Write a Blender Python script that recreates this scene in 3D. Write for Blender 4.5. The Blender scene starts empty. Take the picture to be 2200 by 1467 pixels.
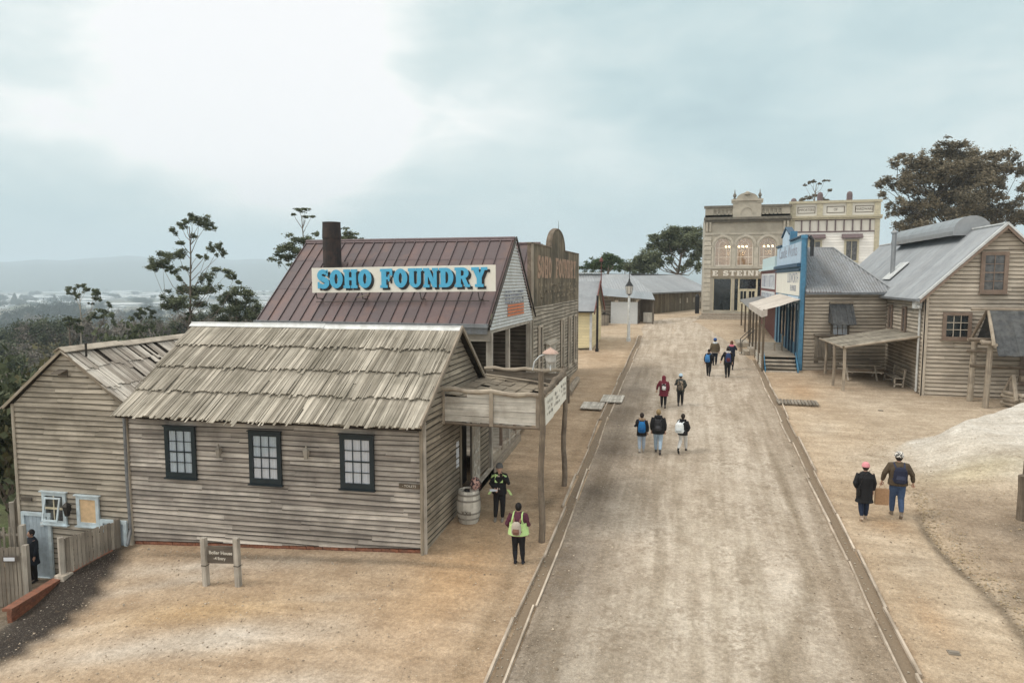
import bpy, math, random
import numpy as np
from mathutils import Vector, Matrix
from mathutils.geometry import tessellate_polygon
random.seed(7); rng = np.random.default_rng(7)
S = bpy.context.scene; COL = S.collection
R = math.radians
# ---------------------------------------------------------------- camera
YAW = R(14.56); PIT = R(5.2); CAMZ = 8.0
cam = bpy.data.objects.new('camera', bpy.data.cameras.new('camera')); COL.objects.link(cam)
cam.location = (0, 0, CAMZ); cam.rotation_euler = (R(90) - PIT, 0, YAW)
cam.data.sensor_width = 36; cam.data.lens = 24; cam.data.clip_end = 20000; cam.data.clip_start = .1
S.camera = cam
# ---------------------------------------------------------------- light
SUN_EL, SUN_AZ = R(50), R(-112)      # azimuth from +Y towards -X
sd = bpy.data.lights.new('sun', 'SUN'); sun = bpy.data.objects.new('sun', sd); COL.objects.link(sun)
sd.energy = 1.45; sd.angle = R(16); sd.color = (1, .93, .83)
sv = Vector((math.sin(SUN_AZ) * math.cos(SUN_EL), math.cos(SUN_AZ) * math.cos(SUN_EL), math.sin(SUN_EL)))
sun.rotation_euler = sv.to_track_quat('Z', 'Y').to_euler()
W = bpy.data.worlds.new('World'); S.world = W; W.use_nodes = True
S.view_settings.view_transform = 'Standard'; S.view_settings.look = 'None'
S.view_settings.exposure = 0.1; S.view_settings.gamma = 1
S.cycles.use_denoising = True; S.cycles.denoising_prefilter = 'ACCURATE'; S.cycles.max_bounces = 6; S.cycles.volume_bounces = 1
S.cycles.transparent_max_bounces = 12; S.cycles.use_adaptive_sampling = True
S.render.engine = 'CYCLES'

class NT:
    """small node-tree helper"""
    def __init__(s, nt): s.t = nt; s.n = nt.nodes; s.l = nt.links
    def add(s, kind, ins=None, **kw):
        nd = s.n.new(kind)
        for k, v in kw.items(): setattr(nd, k, v)
        for k, v in (ins or {}).items():
            i = nd.inputs[k]
            if isinstance(v, tuple) and len(v) == 2 and hasattr(v[0], 'outputs'): s.l.new(v[0].outputs[v[1]], i)
            elif hasattr(v, 'outputs'): s.l.new(v.outputs[0], i)
            else: i.default_value = v
        return nd
    def math(s, op, a, b=0.0, c=0.0, clamp=False):
        nd = s.n.new('ShaderNodeMath'); nd.operation = op; nd.use_clamp = clamp
        for i, v in enumerate((a, b, c)):
            if hasattr(v, 'outputs'): s.l.new(v.outputs[0], nd.inputs[i])
            elif isinstance(v, tuple): s.l.new(v[0].outputs[v[1]], nd.inputs[i])
            else: nd.inputs[i].default_value = v
        return nd
    def mix(s, f, a, b, mode='MIX'):
        nd = s.n.new('ShaderNodeMix'); nd.data_type = 'RGBA'; nd.blend_type = mode; nd.clamp_factor = True
        for i, v in ((0, f), (6, a), (7, b)):
            if hasattr(v, 'outputs'):
                o = v.outputs[2] if v.bl_idname == 'ShaderNodeMix' else v.outputs[0]
                s.l.new(o, nd.inputs[i])
            elif isinstance(v, tuple) and hasattr(v[0], 'outputs'): s.l.new(v[0].outputs[v[1]], nd.inputs[i])
            elif i == 0: nd.inputs[0].default_value = v
            else: nd.inputs[i].default_value = (*v, 1) if len(v) == 3 else v
        return nd
    def ramp(s, f, *stops):
        nd = s.n.new('ShaderNodeValToRGB'); e = nd.color_ramp.elements
        while len(e) < len(stops): e.new(.5)
        for i, (p, c) in enumerate(stops):
            e[i].position = p; e[i].color = (c, c, c, 1) if isinstance(c, (int, float)) else (*c, 1)
        if isinstance(f, tuple): s.l.new(f[0].outputs[f[1]], nd.inputs[0])
        else: s.l.new(f.outputs[0], nd.inputs[0])
        return nd

def world():
    n = NT(W.node_tree); n.n.clear()
    sky = n.add('ShaderNodeTexSky', sky_type='NISHITA', sun_disc=False, sun_elevation=SUN_EL, sun_rotation=SUN_AZ,
                altitude=400, air_density=1, dust_density=3)
    skys = n.mix(1.0, (sky, 0), (.1, .1, .1), 'MULTIPLY')
    tc = n.add('ShaderNodeTexCoord')
    mp = n.add('ShaderNodeMapping', {'Vector': (tc, 'Generated'), 'Scale': (1, 1, 2.6)})
    sx = n.add('ShaderNodeSeparateXYZ', {'Vector': (tc, 'Generated')})
    n1 = n.add('ShaderNodeTexNoise', {'Vector': mp, 'Scale': 1.9, 'Detail': 5.0, 'Roughness': .48, 'Distortion': .35})
    n2 = n.add('ShaderNodeTexNoise', {'Vector': mp, 'Scale': 5.5, 'Detail': 6.0, 'Roughness': .55, 'Distortion': .5})
    n3 = n.add('ShaderNodeTexNoise', {'Vector': mp, 'Scale': 15., 'Detail': 5.0, 'Roughness': .6})
    f = n.math('ADD', n.math('MULTIPLY', (n1, 0), .62), n.math('ADD', n.math('MULTIPLY', (n2, 0), .30), n.math('MULTIPLY', (n3, 0), .08)))
    # the thin bright part of the cloud deck, ahead and to the left
    def lobe(px, py, k, lo):
        v = Vector((-math.sin(YAW) * math.cos(PIT), math.cos(YAW) * math.cos(PIT), -math.sin(PIT)))
        r = Vector((math.cos(YAW), math.sin(YAW), 0)); u = r.cross(v)
        d = (v + r * (px - 1100) / 1467 - u * (py - 733) / 1467).normalized()
        dt = n.add('ShaderNodeVectorMath', {0: (tc, 'Generated'), 1: tuple(d)}, operation='DOT_PRODUCT')
        m = n.add('ShaderNodeMapRange', {'Value': (dt, 'Value'), 'From Min': lo, 'From Max': 1.0, 'To Max': k})
        m.interpolation_type = 'SMOOTHSTEP'
        return m
    L = n.math('ADD', lobe(430, -60, .21, .91), n.math('ADD', lobe(560, 150, .13, .972), lobe(690, 250, .11, .988)))
    L = n.math('ADD', L, lobe(120, 60, .07, .965))
    L = n.math('SUBTRACT', L, lobe(60, 330, .11, .95)); L = n.math('ADD', L, lobe(620, 290, .06, .992))
    L = n.math('SUBTRACT', L, lobe(1480, 330, .05, .975))
    f = n.math('ADD', f, L)
    c = n.ramp(f, (.36, (.45, .585, .62)), (.47, (.55, .70, .72)), (.56, (.67, .78, .78)), (.655, (.81, .89, .88)), (.74, (1.05, 1.05, 1.02)))
    c.color_ramp.interpolation = 'B_SPLINE'
    # an overcast zenith is about 2.5 times as bright as the horizon; extra brightness is added behind the camera to fill the front walls
    z = n.add('ShaderNodeMapRange', {'Value': (sx, 'Z'), 'From Min': .45, 'From Max': .9, 'To Min': 0.0, 'To Max': 1.0}); z.interpolation_type = 'SMOOTHSTEP'
    bk = n.add('ShaderNodeMapRange', {'Value': (sx, 'Y'), 'From Min': .1, 'From Max': -.7, 'To Min': 0.0, 'To Max': 1.0}); bk.interpolation_type = 'SMOOTHSTEP'
    c2 = n.mix(z, c, (1.62, 1.56, 1.46))
    c2 = n.mix(n.math('MULTIPLY', bk, .9), c2, (1.5, 1.45, 1.36))
    hz = n.add('ShaderNodeMapRange', {'Value': (sx, 'Z'), 'From Min': -.02, 'From Max': .16, 'To Min': .6, 'To Max': 0.0})
    c3 = n.mix(hz, c2, (.50, .615, .655))
    c4 = n.mix(.93, skys, c3)
    bg = n.add('ShaderNodeBackground', {'Strength': 1.0}); n.l.new(c4.outputs[2], bg.inputs[0])
    o = n.add('ShaderNodeOutputWorld'); n.l.new(bg.outputs[0], o.inputs[0])
world()

# ---------------------------------------------------------------- terrain
def sst(t): t = np.clip(t, 0, 1); return t * t * (3 - 2 * t)
WALLY = [11.9, 13.65, 14.75]; WALLX = [-15.2, -15.6, -15.15]
def T(x, y):
    x = np.asarray(x, float); y = np.asarray(y, float)
    z = .067 * np.minimum(y, 62.) - .043 * np.clip(-6.5 - x, 0, 13)
    z = z - .115 * np.clip(-11.5 - x, 0, 8) * sst((15.2 - y) / 3)
    xw = np.interp(y, WALLY, WALLX)
    wd = np.where(y > 11.9, .12, .12 + (11.9 - y) * 1.3)
    m = sst((xw - .12 - x) / wd)
    m = m * (y < 120)
    z = z * (1 - m) + (-.45 - .03 * np.clip(-15.5 - x, 0, 5)) * m
    s = np.clip(-19.6 - x, 0, None)
    z = z - .088 * np.minimum(s, 250) - .13 * np.clip(s - 250, 0, 300)
    z = z - .05 * np.clip(y - 95, 0, None) * sst((y - 95) / 60)
    z = z - .05 * np.clip(-y - 10, 0, 300)
    dg = (y - 28.2) - (x - 8.07) * 1.06
    z = z + (.75 + .05 * np.sin(x * 3.1 + y) * np.sin(y * 2.3)) * sst(-dg / 1.8) * sst((x - 7.2) / 3) * sst((y - 21.5) / 4)      # gravel mound on the right
    z = z - .06 * np.exp(-((x - 6.35) / .22) ** 2) * sst((24 - y) / 2) * sst((y - 6) / 2)
    k = np.clip(-(z + 40) / 14, 0, None)
    z = np.where(z < -40, -40 - 14 * (1 - np.exp(-k)), z)
    return z
def Tz(x, y): return float(T(x, y))
_f = Vector((-math.sin(YAW) * math.cos(PIT), math.cos(YAW) * math.cos(PIT), -math.sin(PIT)))
_r = Vector((math.cos(YAW), math.sin(YAW), 0)); _u = _r.cross(_f)
def pt(px, py, d):
    """point seen at the photograph's (px, py), d metres in front of the camera"""
    return Vector((0, 0, CAMZ)) + (_f + _r * ((px - 1100) / 1467) - _u * ((py - 733.5) / 1467)) * d

# ---------------------------------------------------------------- mesh builder
Z_ = Vector((0, 0, 1))
ORG = {}
class MB:
    def __init__(s): s.v = []; s.f = []; s.uv = []; s.t = []
    def face(s, pts, uv=None, tint=.5):
        b = len(s.v); s.v += [tuple(p) for p in pts]; s.f.append(tuple(range(b, b + len(pts))))
        if uv is None:
            p0 = Vector(pts[0]); e = Vector(pts[1]) - p0; L = e.length or 1; e = e / L
            nn = e.cross(Vector(pts[-1]) - p0); g = nn.cross(e); g = g.normalized() if g.length > 1e-9 else Vector((0, 0, 1))
            uv = [((Vector(p) - p0).dot(e), (Vector(p) - p0).dot(g)) for p in pts]
        s.uv += uv; s.t.append(tint)
    def box(s, o, a, b, c, tint=None):
        """box from corner o with edge vectors a, b, c; grain runs along the longest"""
        o, a, b, c = map(Vector, (o, a, b, c)); tint = random.random() if tint is None else tint
        if a.cross(b).dot(c) < 0: o = o + a; a = -a
        P = lambda i, j, k: o + a * i + b * j + c * k
        L = max((a, b, c), key=lambda q: q.length).normalized(); ou, ov = random.random() * 50, random.random() * 50
        for q in (((0,0,0),(0,1,0),(1,1,0),(1,0,0)), ((0,0,1),(1,0,1),(1,1,1),(0,1,1)), ((0,0,0),(1,0,0),(1,0,1),(0,0,1)),
                  ((0,1,0),(0,1,1),(1,1,1),(1,1,0)), ((0,0,0),(0,0,1),(0,1,1),(0,1,0)), ((1,0,0),(1,1,0),(1,1,1),(1,0,1))):
            ps = [P(*i) for i in q]; nn = (ps[1] - ps[0]).cross(ps[2] - ps[0]).normalized(); g = nn.cross(L)
            if g.length < .1: g = nn.orthogonal(); l2 = nn.cross(g)
            else: l2 = L
            s.face(ps, [(p.dot(l2) + ou, p.dot(g) + ov) for p in ps], tint)
    def cbox(s, x0, x1, y0, y1, z0, z1, tint=None): s.box((x0, y0, z0), (x1 - x0, 0, 0), (0, y1 - y0, 0), (0, 0, z1 - z0), tint)
    def tube(s, pts, rad, n=8, cap=True, tint=None, sq=None):
        pts = [Vector(p) for p in pts]; tint = random.random() if tint is None else tint
        if not hasattr(rad, '__len__'): rad = [rad] * len(pts)
        b = len(s.v); ov = random.random() * 50; length = 0
        up = Vector((0, 0, 1)) if abs((pts[-1] - pts[0]).normalized().z) < .9 else Vector((1, 0, 0))
        rows = []
        for i, p in enumerate(pts):
            d = (pts[min(i + 1, len(pts) - 1)] - pts[max(i - 1, 0)]).normalized()
            x = d.cross(up).normalized(); y = x.cross(d)
            if i: length += (p - pts[i - 1]).length
            rr = rad[i] if hasattr(rad[i], '__len__') else (rad[i], rad[i])
            rows.append([(p + x * (math.cos(k * 2 * math.pi / n) * rr[0]) + y * (math.sin(k * 2 * math.pi / n) * rr[1]), length) for k in range(n)])
        for i in range(len(pts) - 1):
            for k in range(n):
                k2 = (k + 1) % n; a, b2, c, d2 = rows[i][k], rows[i][k2], rows[i + 1][k2], rows[i + 1][k]
                w = .12
                s.face([a[0], b2[0], c[0], d2[0]], [(a[1], ov + k * w), (b2[1], ov + (k + 1) * w), (c[1], ov + (k + 1) * w), (d2[1], ov + k * w)], tint)
        if cap:
            s.face([q[0] for q in rows[0]][::-1], None, tint); s.face([q[0] for q in rows[-1]], None, tint)
    def lathe(s, c, prof, n=16, tint=.5, a0=0):
        c = Vector(c)
        for i in range(len(prof) - 1):
            for k in range(n):
                t0, t1 = a0 + k * 2 * math.pi / n, a0 + (k + 1) * 2 * math.pi / n
                P = lambda r, z, t: c + Vector((r * math.cos(t), r * math.sin(t), z))
                (r0, z0), (r1, z1) = prof[i], prof[i + 1]
                if r0 < 1e-5: ps = [P(0, z0, 0), P(r1, z1, t1), P(r1, z1, t0)][::-1]
                elif r1 < 1e-5: ps = [P(r0, z0, t0), P(r0, z0, t1), P(0, z1, 0)]
                else: ps = [P(r0, z0, t0), P(r0, z0, t1), P(r1, z1, t1), P(r1, z1, t0)]
                s.face(ps, [(q.z, k * .1) for q in ps], tint)
    def prism(s, loops, o, u, v, depth, tint=.5, back=True):
        """outline (first loop) with holes, in the plane o+u*a+v*b, pushed out along u x v by depth"""
        o, u, v = map(Vector, (o, u, v)); n = u.cross(v).normalized() * depth
        P = lambda q, k: o + u * q[0] + v * q[1] + n * k
        flat = [q for l in loops for q in l]
        tris = tessellate_polygon([[Vector((q[0], q[1], 0)) for q in l] for l in loops])
        for t in tris:
            q = [flat[i] for i in t]
            if (q[1][0]-q[0][0])*(q[2][1]-q[0][1]) - (q[1][1]-q[0][1])*(q[2][0]-q[0][0]) < 0: q = q[::-1]
            s.face([P(p, 1) for p in q], [(p[0], p[1]) for p in q], tint)
            if back: s.face([P(p, 0) for p in q][::-1], [(p[0], p[1]) for p in q][::-1], tint)
        for li, l in enumerate(loops):
            ar = sum(l[i][0] * l[(i+1) % len(l)][1] - l[(i+1) % len(l)][0] * l[i][1] for i in range(len(l)))
            l = l if (ar > 0) == (li == 0) else l[::-1]
            for i in range(len(l)):
                a, b = l[i], l[(i + 1) % len(l)]
                s.face([P(a, 0), P(b, 0), P(b, 1), P(a, 1)], None, tint)
    def corr(s, poly, ax, pitch=.076, amp=.011, per=4, tint=None, smooth=True):
        """corrugated sheet over a convex planar polygon; ax = direction across the ribs"""
        poly = [Vector(p) for p in poly]; ax = Vector(ax).normalized()
        n = (poly[1] - poly[0]).cross(poly[2] - poly[0]).normalized()
        if n.z < -.05: n = -n
        ax = (ax - n * ax.dot(n)).normalized(); w = n.cross(ax); o = poly[0]
        q = [((p - o).dot(ax), (p - o).dot(w)) for p in poly]; a0, a1 = min(p[0] for p in q), max(p[0] for p in q)
        N = max(2, int((a1 - a0) / pitch * per)); prev = None; tint0 = random.random() if tint is None else tint
        for i in range(N + 1):
            a = a0 + (a1 - a0) * i / N; a = min(max(a, a0 + 1e-5), a1 - 1e-5); vs = []
            for j in range(len(q)):
                p, r = q[j], q[(j + 1) % len(q)]
                if (p[0] - a) * (r[0] - a) <= 0 and abs(p[0] - r[0]) > 1e-9: vs.append(p[1] + (r[1] - p[1]) * (a - p[0]) / (r[0] - p[0]))
            if not vs: continue
            lo, hi = min(vs), max(vs); h = amp * math.sin(2 * math.pi * (a - a0) / pitch)
            cur = (a, lo, hi, h)
            if prev:
                P = lambda a, b, h: o + ax * a + w * b + n * h
                sheet = int(a / .76); t = (math.sin(sheet * 12.9898 + tint0 * 7) * 43758.5) % 1
                s.face([P(prev[0], prev[1], prev[3]), P(cur[0], cur[1], cur[3]), P(cur[0], cur[2], cur[3]), P(prev[0], prev[2], prev[3])],
                       [(prev[0], prev[1]), (cur[0], cur[1]), (cur[0], cur[2]), (prev[0], prev[2])], t)
            prev = cur
    def clap(s, O, U, N, poly, pitch=.14, lap=.022, seg=(1.6, 3.6), wob=.006, back=True, tilt=.004):
        """lapped weatherboards over a convex polygon given as (u, z)"""
        O, U, N = map(Vector, (O, U, N)); z0 = min(p[1] for p in poly); z1 = max(p[1] for p in poly)
        def clip(P, f):
            out = []
            for i in range(len(P)):
                a, b = P[i], P[(i + 1) % len(P)]; fa, fb = f(a), f(b)
                if fa >= 0: out.append(a)
                if (fa > 0 > fb) or (fa < 0 < fb):
                    t = fa / (fa - fb); out.append((a[0] + (b[0] - a[0]) * t, a[1] + (b[1] - a[1]) * t))
            return out
        flip = U.cross(Vector((0, 0, 1))).dot(N) < 0
        def emit(ps, uv, t):
            if flip: ps = ps[::-1]; uv = uv[::-1]
            s.face(ps, uv, t)
        if back: emit([O + U * p[0] + Vector((0, 0, p[1])) - N * .015 for p in poly], [(p[0], p[1]) for p in poly], .5)
        r = 0; zr = z0
        while zr < z1 - .004:
            zt = min(zr + pitch, z1); band = clip(clip(poly, lambda p: p[1] - zr), lambda p: zt + .006 - p[1])
            if len(band) > 2:
                u0 = min(p[0] for p in band); u1 = max(p[0] for p in band); cuts = [u0 - 1]; c = u0 + random.uniform(*seg) * random.random()
                while c < u1: cuts.append(c); c += random.uniform(*seg)
                cuts.append(u1 + 1); wl = lap * random.uniform(.8, 1.25)
                for i in range(len(cuts) - 1):
                    g = .002
                    pc = clip(clip(band, lambda p: p[0] - cuts[i] - g), lambda p: cuts[i + 1] - g - p[0])
                    if len(pc) < 3: continue
                    t = random.random(); ou, ov = random.random() * 40, random.random() * 40; tl = random.uniform(-1, 1) * tilt
                    um = (min(p[0] for p in pc) + max(p[0] for p in pc)) / 2
                    def P3(p, extra=0):
                        off = wl * (1 - (p[1] - zr) / pitch) + extra
                        return O + U * p[0] + Vector((0, 0, p[1] + wob * math.sin(p[0] * 1.1 + r * .9) + tl * (p[0] - um))) + N * off
                    emit([P3(p) for p in pc], [(p[0] + ou, p[1] + ov) for p in pc], t)
                    lo = [p for p in pc if p[1] < zr + .004]
                    if len(lo) >= 2:
                        a = min(lo); b = max(lo); A, B = P3(a), P3(b)
                        ed = random.uniform(.14, .27) * pitch; dk = -random.uniform(.7, 1.1); q = N * .0012  # lower-edge strip: lap shadow line painted in, together with moisture stain
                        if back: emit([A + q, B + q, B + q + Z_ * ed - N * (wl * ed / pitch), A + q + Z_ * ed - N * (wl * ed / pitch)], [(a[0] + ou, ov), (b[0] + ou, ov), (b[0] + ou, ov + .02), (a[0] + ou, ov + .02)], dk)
                        k = N * -(wl - .001)
                        emit([A + k, B + k, B, A], [(a[0] + ou, ov), (b[0] + ou, ov), (b[0] + ou, ov + .02), (a[0] + ou, ov + .02)], t)
            zr += pitch; r += 1
    def shakes(s, O, U, V, L, H, rows=4, w=(.07, .15), gap=.01, skip=0.0, rag=.09, lift=.05, skew=.0, trim=None):
        """split shingles: rows of loose boards running up a slope. O eave corner, U along eave, V up the slope"""
        O, U, V = map(Vector, (O, U, V)); N = U.cross(V).normalized()
        if N.z < 0: N = -N
        rl = H / rows
        for r in range(rows):
            u = 0.0; group = 0
            while u < L:
                ww = random.uniform(*w)
                if random.random() < skip: u += ww * random.uniform(.5, 1.3); continue
                if random.random() < .12: group = random.uniform(-1, 1) * rag * .5
                v0 = r * rl - random.uniform(0, rag) * random.random() - max(0, group) * .8 + (.0 if r else -.04)
                if random.random() < .05: v0 -= rag * .8
                v1 = min((r + 1) * rl + .1, H)
                uu = min(ww - gap, L - u)
                if trim:
                    hi = trim((u + uu / 2)); 
                    if v0 > hi: u += ww; continue
                    v1 = min(v1, hi)
                th = random.uniform(.012, .022); lf = lift + random.uniform(-.012, .022)
                sk = random.uniform(-1, 1) * .02 + skew
                a = O + U * u + V * v0 + N * lf; top = O + U * (u + sk) + V * v1 + N * .012
                s.box(a, U * uu, top - a, N * -th)
                u += ww
    def build(s, name, mat, parent=None, smooth=False, origin=None):
        v = np.array(s.v, dtype=np.float32)
        if parent is not None: org = ORG[parent.name]
        elif origin is not None: org = np.array(origin, np.float32)
        else: org = np.array([(v[:,0].min()+v[:,0].max())/2, (v[:,1].min()+v[:,1].max())/2, v[:,2].min()])
        me = bpy.data.meshes.new(name)
        lens = np.array([len(f) for f in s.f], np.int32); loops = np.concatenate([np.array(f, np.int32) for f in s.f])
        me.vertices.add(len(v)); me.vertices.foreach_set('co', (v - org).astype(np.float32).ravel())
        me.loops.add(len(loops)); me.loops.foreach_set('vertex_index', loops)
        me.polygons.add(len(lens)); me.polygons.foreach_set('loop_start', np.concatenate([[0], np.cumsum(lens)[:-1]]).astype(np.int32))
        me.uv_layers.new(name='UVMap').data.foreach_set('uv', np.array(s.uv, np.float32).ravel())
        me.attributes.new('tint', 'FLOAT', 'FACE').data.foreach_set('value', np.array(s.t, np.float32))
        me.update(calc_edges=True); me.validate()
        if smooth:
            me.polygons.foreach_set('use_smooth', np.ones(len(me.polygons), bool))
        me.materials.append(mat)
        o = bpy.data.objects.new(name, me); COL.objects.link(o)
        if parent is not None: o.parent = parent; ORG[o.name] = org
        else: o.location = org; ORG[o.name] = org
        return o
def tag(o, label=None, cat=None, group=None, kind=None):
    if label: o['label'] = label
    if cat: o['category'] = cat
    if group: o['group'] = group
    if kind: o['kind'] = kind
    return o
def thing(name, loc, label, cat, group=None):
    o = bpy.data.objects.new(name, None); COL.objects.link(o); o.location = loc; o.empty_display_size = .2
    ORG[o.name] = np.array(loc, np.float32); return tag(o, label, cat, group)
def copy_tree(o, loc=None, rz=0, parent=None, scale=None):
    c = o.copy(); COL.objects.link(c)
    if parent is not None: c.parent = parent; c.matrix_parent_inverse = o.matrix_parent_inverse
    if loc is not None: c.location = loc; c.rotation_euler = (0, 0, rz)
    if scale: c.scale = scale
    for ch in list(o.children): copy_tree(ch, parent=c)
    return c
def text(name, body, size, o, u, v, mat, parent, extrude=.004, offset=0, align='CENTER', sx=1.0):
    cu = bpy.data.curves.new(name, 'FONT'); cu.body = body; cu.size = size; cu.extrude = extrude; cu.offset = offset
    cu.align_x = align; cu.align_y = 'CENTER'; cu.materials.append(mat)
    ob = bpy.data.objects.new(name, cu); COL.objects.link(ob)
    u, v = Vector(u).normalized(), Vector(v).normalized(); n = u.cross(v)
    loc = Vector(o)
    m = Matrix(((u.x * sx, v.x, n.x, loc.x), (u.y * sx, v.y, n.y, loc.y), (u.z * sx, v.z, n.z, loc.z), (0, 0, 0, 1)))
    if parent is not None:
        m = Matrix.Translation(-Vector(ORG[parent.name])) @ m; ob.parent = parent
    me = bpy.data.meshes.new_from_object(ob); r = bpy.data.objects.new(name, me); COL.objects.link(r); r.parent = ob.parent; r.matrix_basis = m
    bpy.data.objects.remove(ob); bpy.data.curves.remove(cu)
    return r

# ---------------------------------------------------------------- materials
MATS = {}
def newmat(name):
    m = bpy.data.materials.new(name); m.use_nodes = True; n = NT(m.node_tree); n.n.clear()
    o = n.add('ShaderNodeOutputMaterial'); b = n.add('ShaderNodeBsdfPrincipled'); n.l.new(b.outputs[0], o.inputs[0])
    MATS[name] = m; return m, n, b
def setc(n, b, c, key='Base Color'):
    if hasattr(c, 'outputs'): n.l.new(c.outputs[2] if c.bl_idname == 'ShaderNodeMix' else c.outputs[0], b.inputs[key])
    else: b.inputs[key].default_value = (*c, 1)
def wood(name, c1, c2, stain=(.05, .042, .035), amt=.55, bump=.25, rough=.85, grain=(1.2, 45), spot=1.3, lo=.42):
    m, n, b = newmat(name)
    uv = n.add('ShaderNodeUVMap'); mp = n.add('ShaderNodeMapping', {'Vector': uv, 'Scale': (grain[0], grain[1], 1)})
    g = n.add('ShaderNodeTexNoise', {'Vector': mp, 'Scale': 1.0, 'Detail': 5.0, 'Roughness': .65})
    mp2 = n.add('ShaderNodeMapping', {'Vector': uv, 'Scale': (.45, 7, 1)})
    g2 = n.add('ShaderNodeTexNoise', {'Vector': mp2, 'Scale': 1.0, 'Detail': 4.0, 'Roughness': .6})
    at = n.add('ShaderNodeAttribute', attribute_name='tint'); tc = n.add('ShaderNodeTexCoord')
    bl = n.add('ShaderNodeTexNoise', {'Vector': (tc, 'Object'), 'Scale': spot, 'Detail': 5.0, 'Roughness': .6})
    base = n.mix((at, 'Fac'), c1, c2)
    gr = n.ramp(g, (.3, .55), (.62, 1.12)); base = n.mix(.75, base, (gr, 0), 'MULTIPLY')
    gr2 = n.ramp(g2, (.35, .62), (.6, 1.1)); base = n.mix(.8, base, (gr2, 0), 'MULTIPLY')
    f = n.ramp(bl, (lo, 0.0), (lo + .26, 1.0)); f = n.math('MULTIPLY', f, amt)
    base = n.mix(f, base, stain)
    base = n.mix(n.math('MULTIPLY', n.math('LESS_THAN', (at, 'Fac'), -.01), n.math('MULTIPLY', n.math('ABSOLUTE', (at, 'Fac')), .85)), base, tuple(q * .42 for q in stain))  # negative tint darkens the edge strip: painted lap shadow plus stain
    setc(n, b, base); b.inputs['Roughness'].default_value = rough; b.inputs['Specular IOR Level'].default_value = .25
    bp = n.add('ShaderNodeBump', {'Height': g, 'Strength': bump, 'Distance': .01}); n.l.new(bp.outputs[0], b.inputs['Normal'])
    return m
def plain(name, c, rough=.6, metal=0.0, noise=.25, scale=6., spec=.4, bump=0.0, dirt=None, dirt_amt=.5, coat=0):
    m, n, b = newmat(name); tc = n.add('ShaderNodeTexCoord')
    t = n.add('ShaderNodeTexNoise', {'Vector': (tc, 'Object'), 'Scale': scale, 'Detail': 6.0, 'Roughness': .6})
    r = n.ramp(t, (.3, 1 - noise), (.7, 1 + noise * .4)); c2 = n.mix(1.0, c, (r, 0), 'MULTIPLY')
    at = n.add('ShaderNodeAttribute', attribute_name='tint'); tr = n.ramp((at, 'Fac'), (0, .88), (1, 1.1)); c2 = n.mix(1.0, c2, (tr, 0), 'MULTIPLY')
    if dirt:
        t2 = n.add('ShaderNodeTexNoise', {'Vector': (tc, 'Object'), 'Scale': scale * .35, 'Detail': 7.0, 'Roughness': .7})
        c2 = n.mix(n.math('MULTIPLY', n.ramp(t2, (.45, 0.), (.68, 1.)), dirt_amt), c2, dirt)
    setc(n, b, c2); b.inputs['Roughness'].default_value = rough; b.inputs['Metallic'].default_value = metal
    b.inputs['Specular IOR Level'].default_value = spec; b.inputs['Coat Weight'].default_value = coat
    if bump:
        bp = n.add('ShaderNodeBump', {'Height': t, 'Strength': bump, 'Distance': .02}); n.l.new(bp.outputs[0], b.inputs['Normal'])
    return m
def glass(name, tint=(.75, .82, .85), refl=.16):
    m = bpy.data.materials.new(name); m.use_nodes = True; n = NT(m.node_tree); n.n.clear()
    o = n.add('ShaderNodeOutputMaterial'); t = n.add('ShaderNodeBsdfTransparent', {'Color': (*tint, 1)})
    g = n.add('ShaderNodeBsdfGlossy', {'Color': (1, 1, 1, 1), 'Roughness': .03}); x = n.add('ShaderNodeMixShader', {0: refl})
    n.l.new(t.outputs[0], x.inputs[1]); n.l.new(g.outputs[0], x.inputs[2]); n.l.new(x.outputs[0], o.inputs[0]); return m
def emit(name, c, s):
    m = bpy.data.materials.new(name); m.use_nodes = True; n = NT(m.node_tree); n.n.clear()
    o = n.add('ShaderNodeOutputMaterial'); e = n.add('ShaderNodeEmission', {'Color': (*c, 1), 'Strength': s}); n.l.new(e.outputs[0], o.inputs[0]); return m
M = {}
M['board_grey'] = wood('board_grey', (.36, .32, .28), (.66, .605, .535), stain=(.10, .088, .08), amt=.62, spot=.9)
M['board_olive'] = wood('board_olive', (.40, .355, .29), (.51, .455, .375), stain=(.09, .075, .055), amt=.5, spot=.9)
M['board_side'] = wood('board_side', (.28, .235, .18), (.39, .335, .26), stain=(.06, .05, .038), amt=.5, spot=.9)
M['board_tan'] = wood('board_tan', (.50, .44, .36), (.63, .56, .465), stain=(.17, .14, .11), amt=.45, spot=.8)
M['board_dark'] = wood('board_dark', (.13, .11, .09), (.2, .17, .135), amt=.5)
M['shake'] = wood('shake', (.225, .20, .16), (.545, .50, .42), stain=(.10, .09, .065), amt=.5, grain=(2, 60), spot=1.1, bump=.5)
M['shake_pale'] = wood('shake_pale', (.32, .28, .235), (.74, .69, .61), stain=(.13, .10, .08), amt=.4, grain=(2, 60), spot=1.8, bump=.5)
M['under'] = wood('under', (.03, .025, .02), (.05, .04, .03))
M['log'] = wood('log', (.17, .135, .10), (.27, .22, .17), stain=(.05, .04, .03), amt=.6, spot=3, bump=.5)
M['log_pale'] = wood('log_pale', (.33, .28, .22), (.45, .39, .31), stain=(.13, .10, .08), amt=.5, spot=3, bump=.4)
M['post'] = wood('post', (.36, .33, .28), (.5, .46, .40), stain=(.16, .14, .12), amt=.5, spot=2)
M['picket'] = wood('picket', (.22, .19, .155), (.36, .32, .265), stain=(.09, .08, .065), amt=.5, spot=2)
M['plank'] = wood('plank', (.42, .37, .30), (.56, .50, .42), stain=(.16, .13, .10), amt=.6, spot=3)
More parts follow.
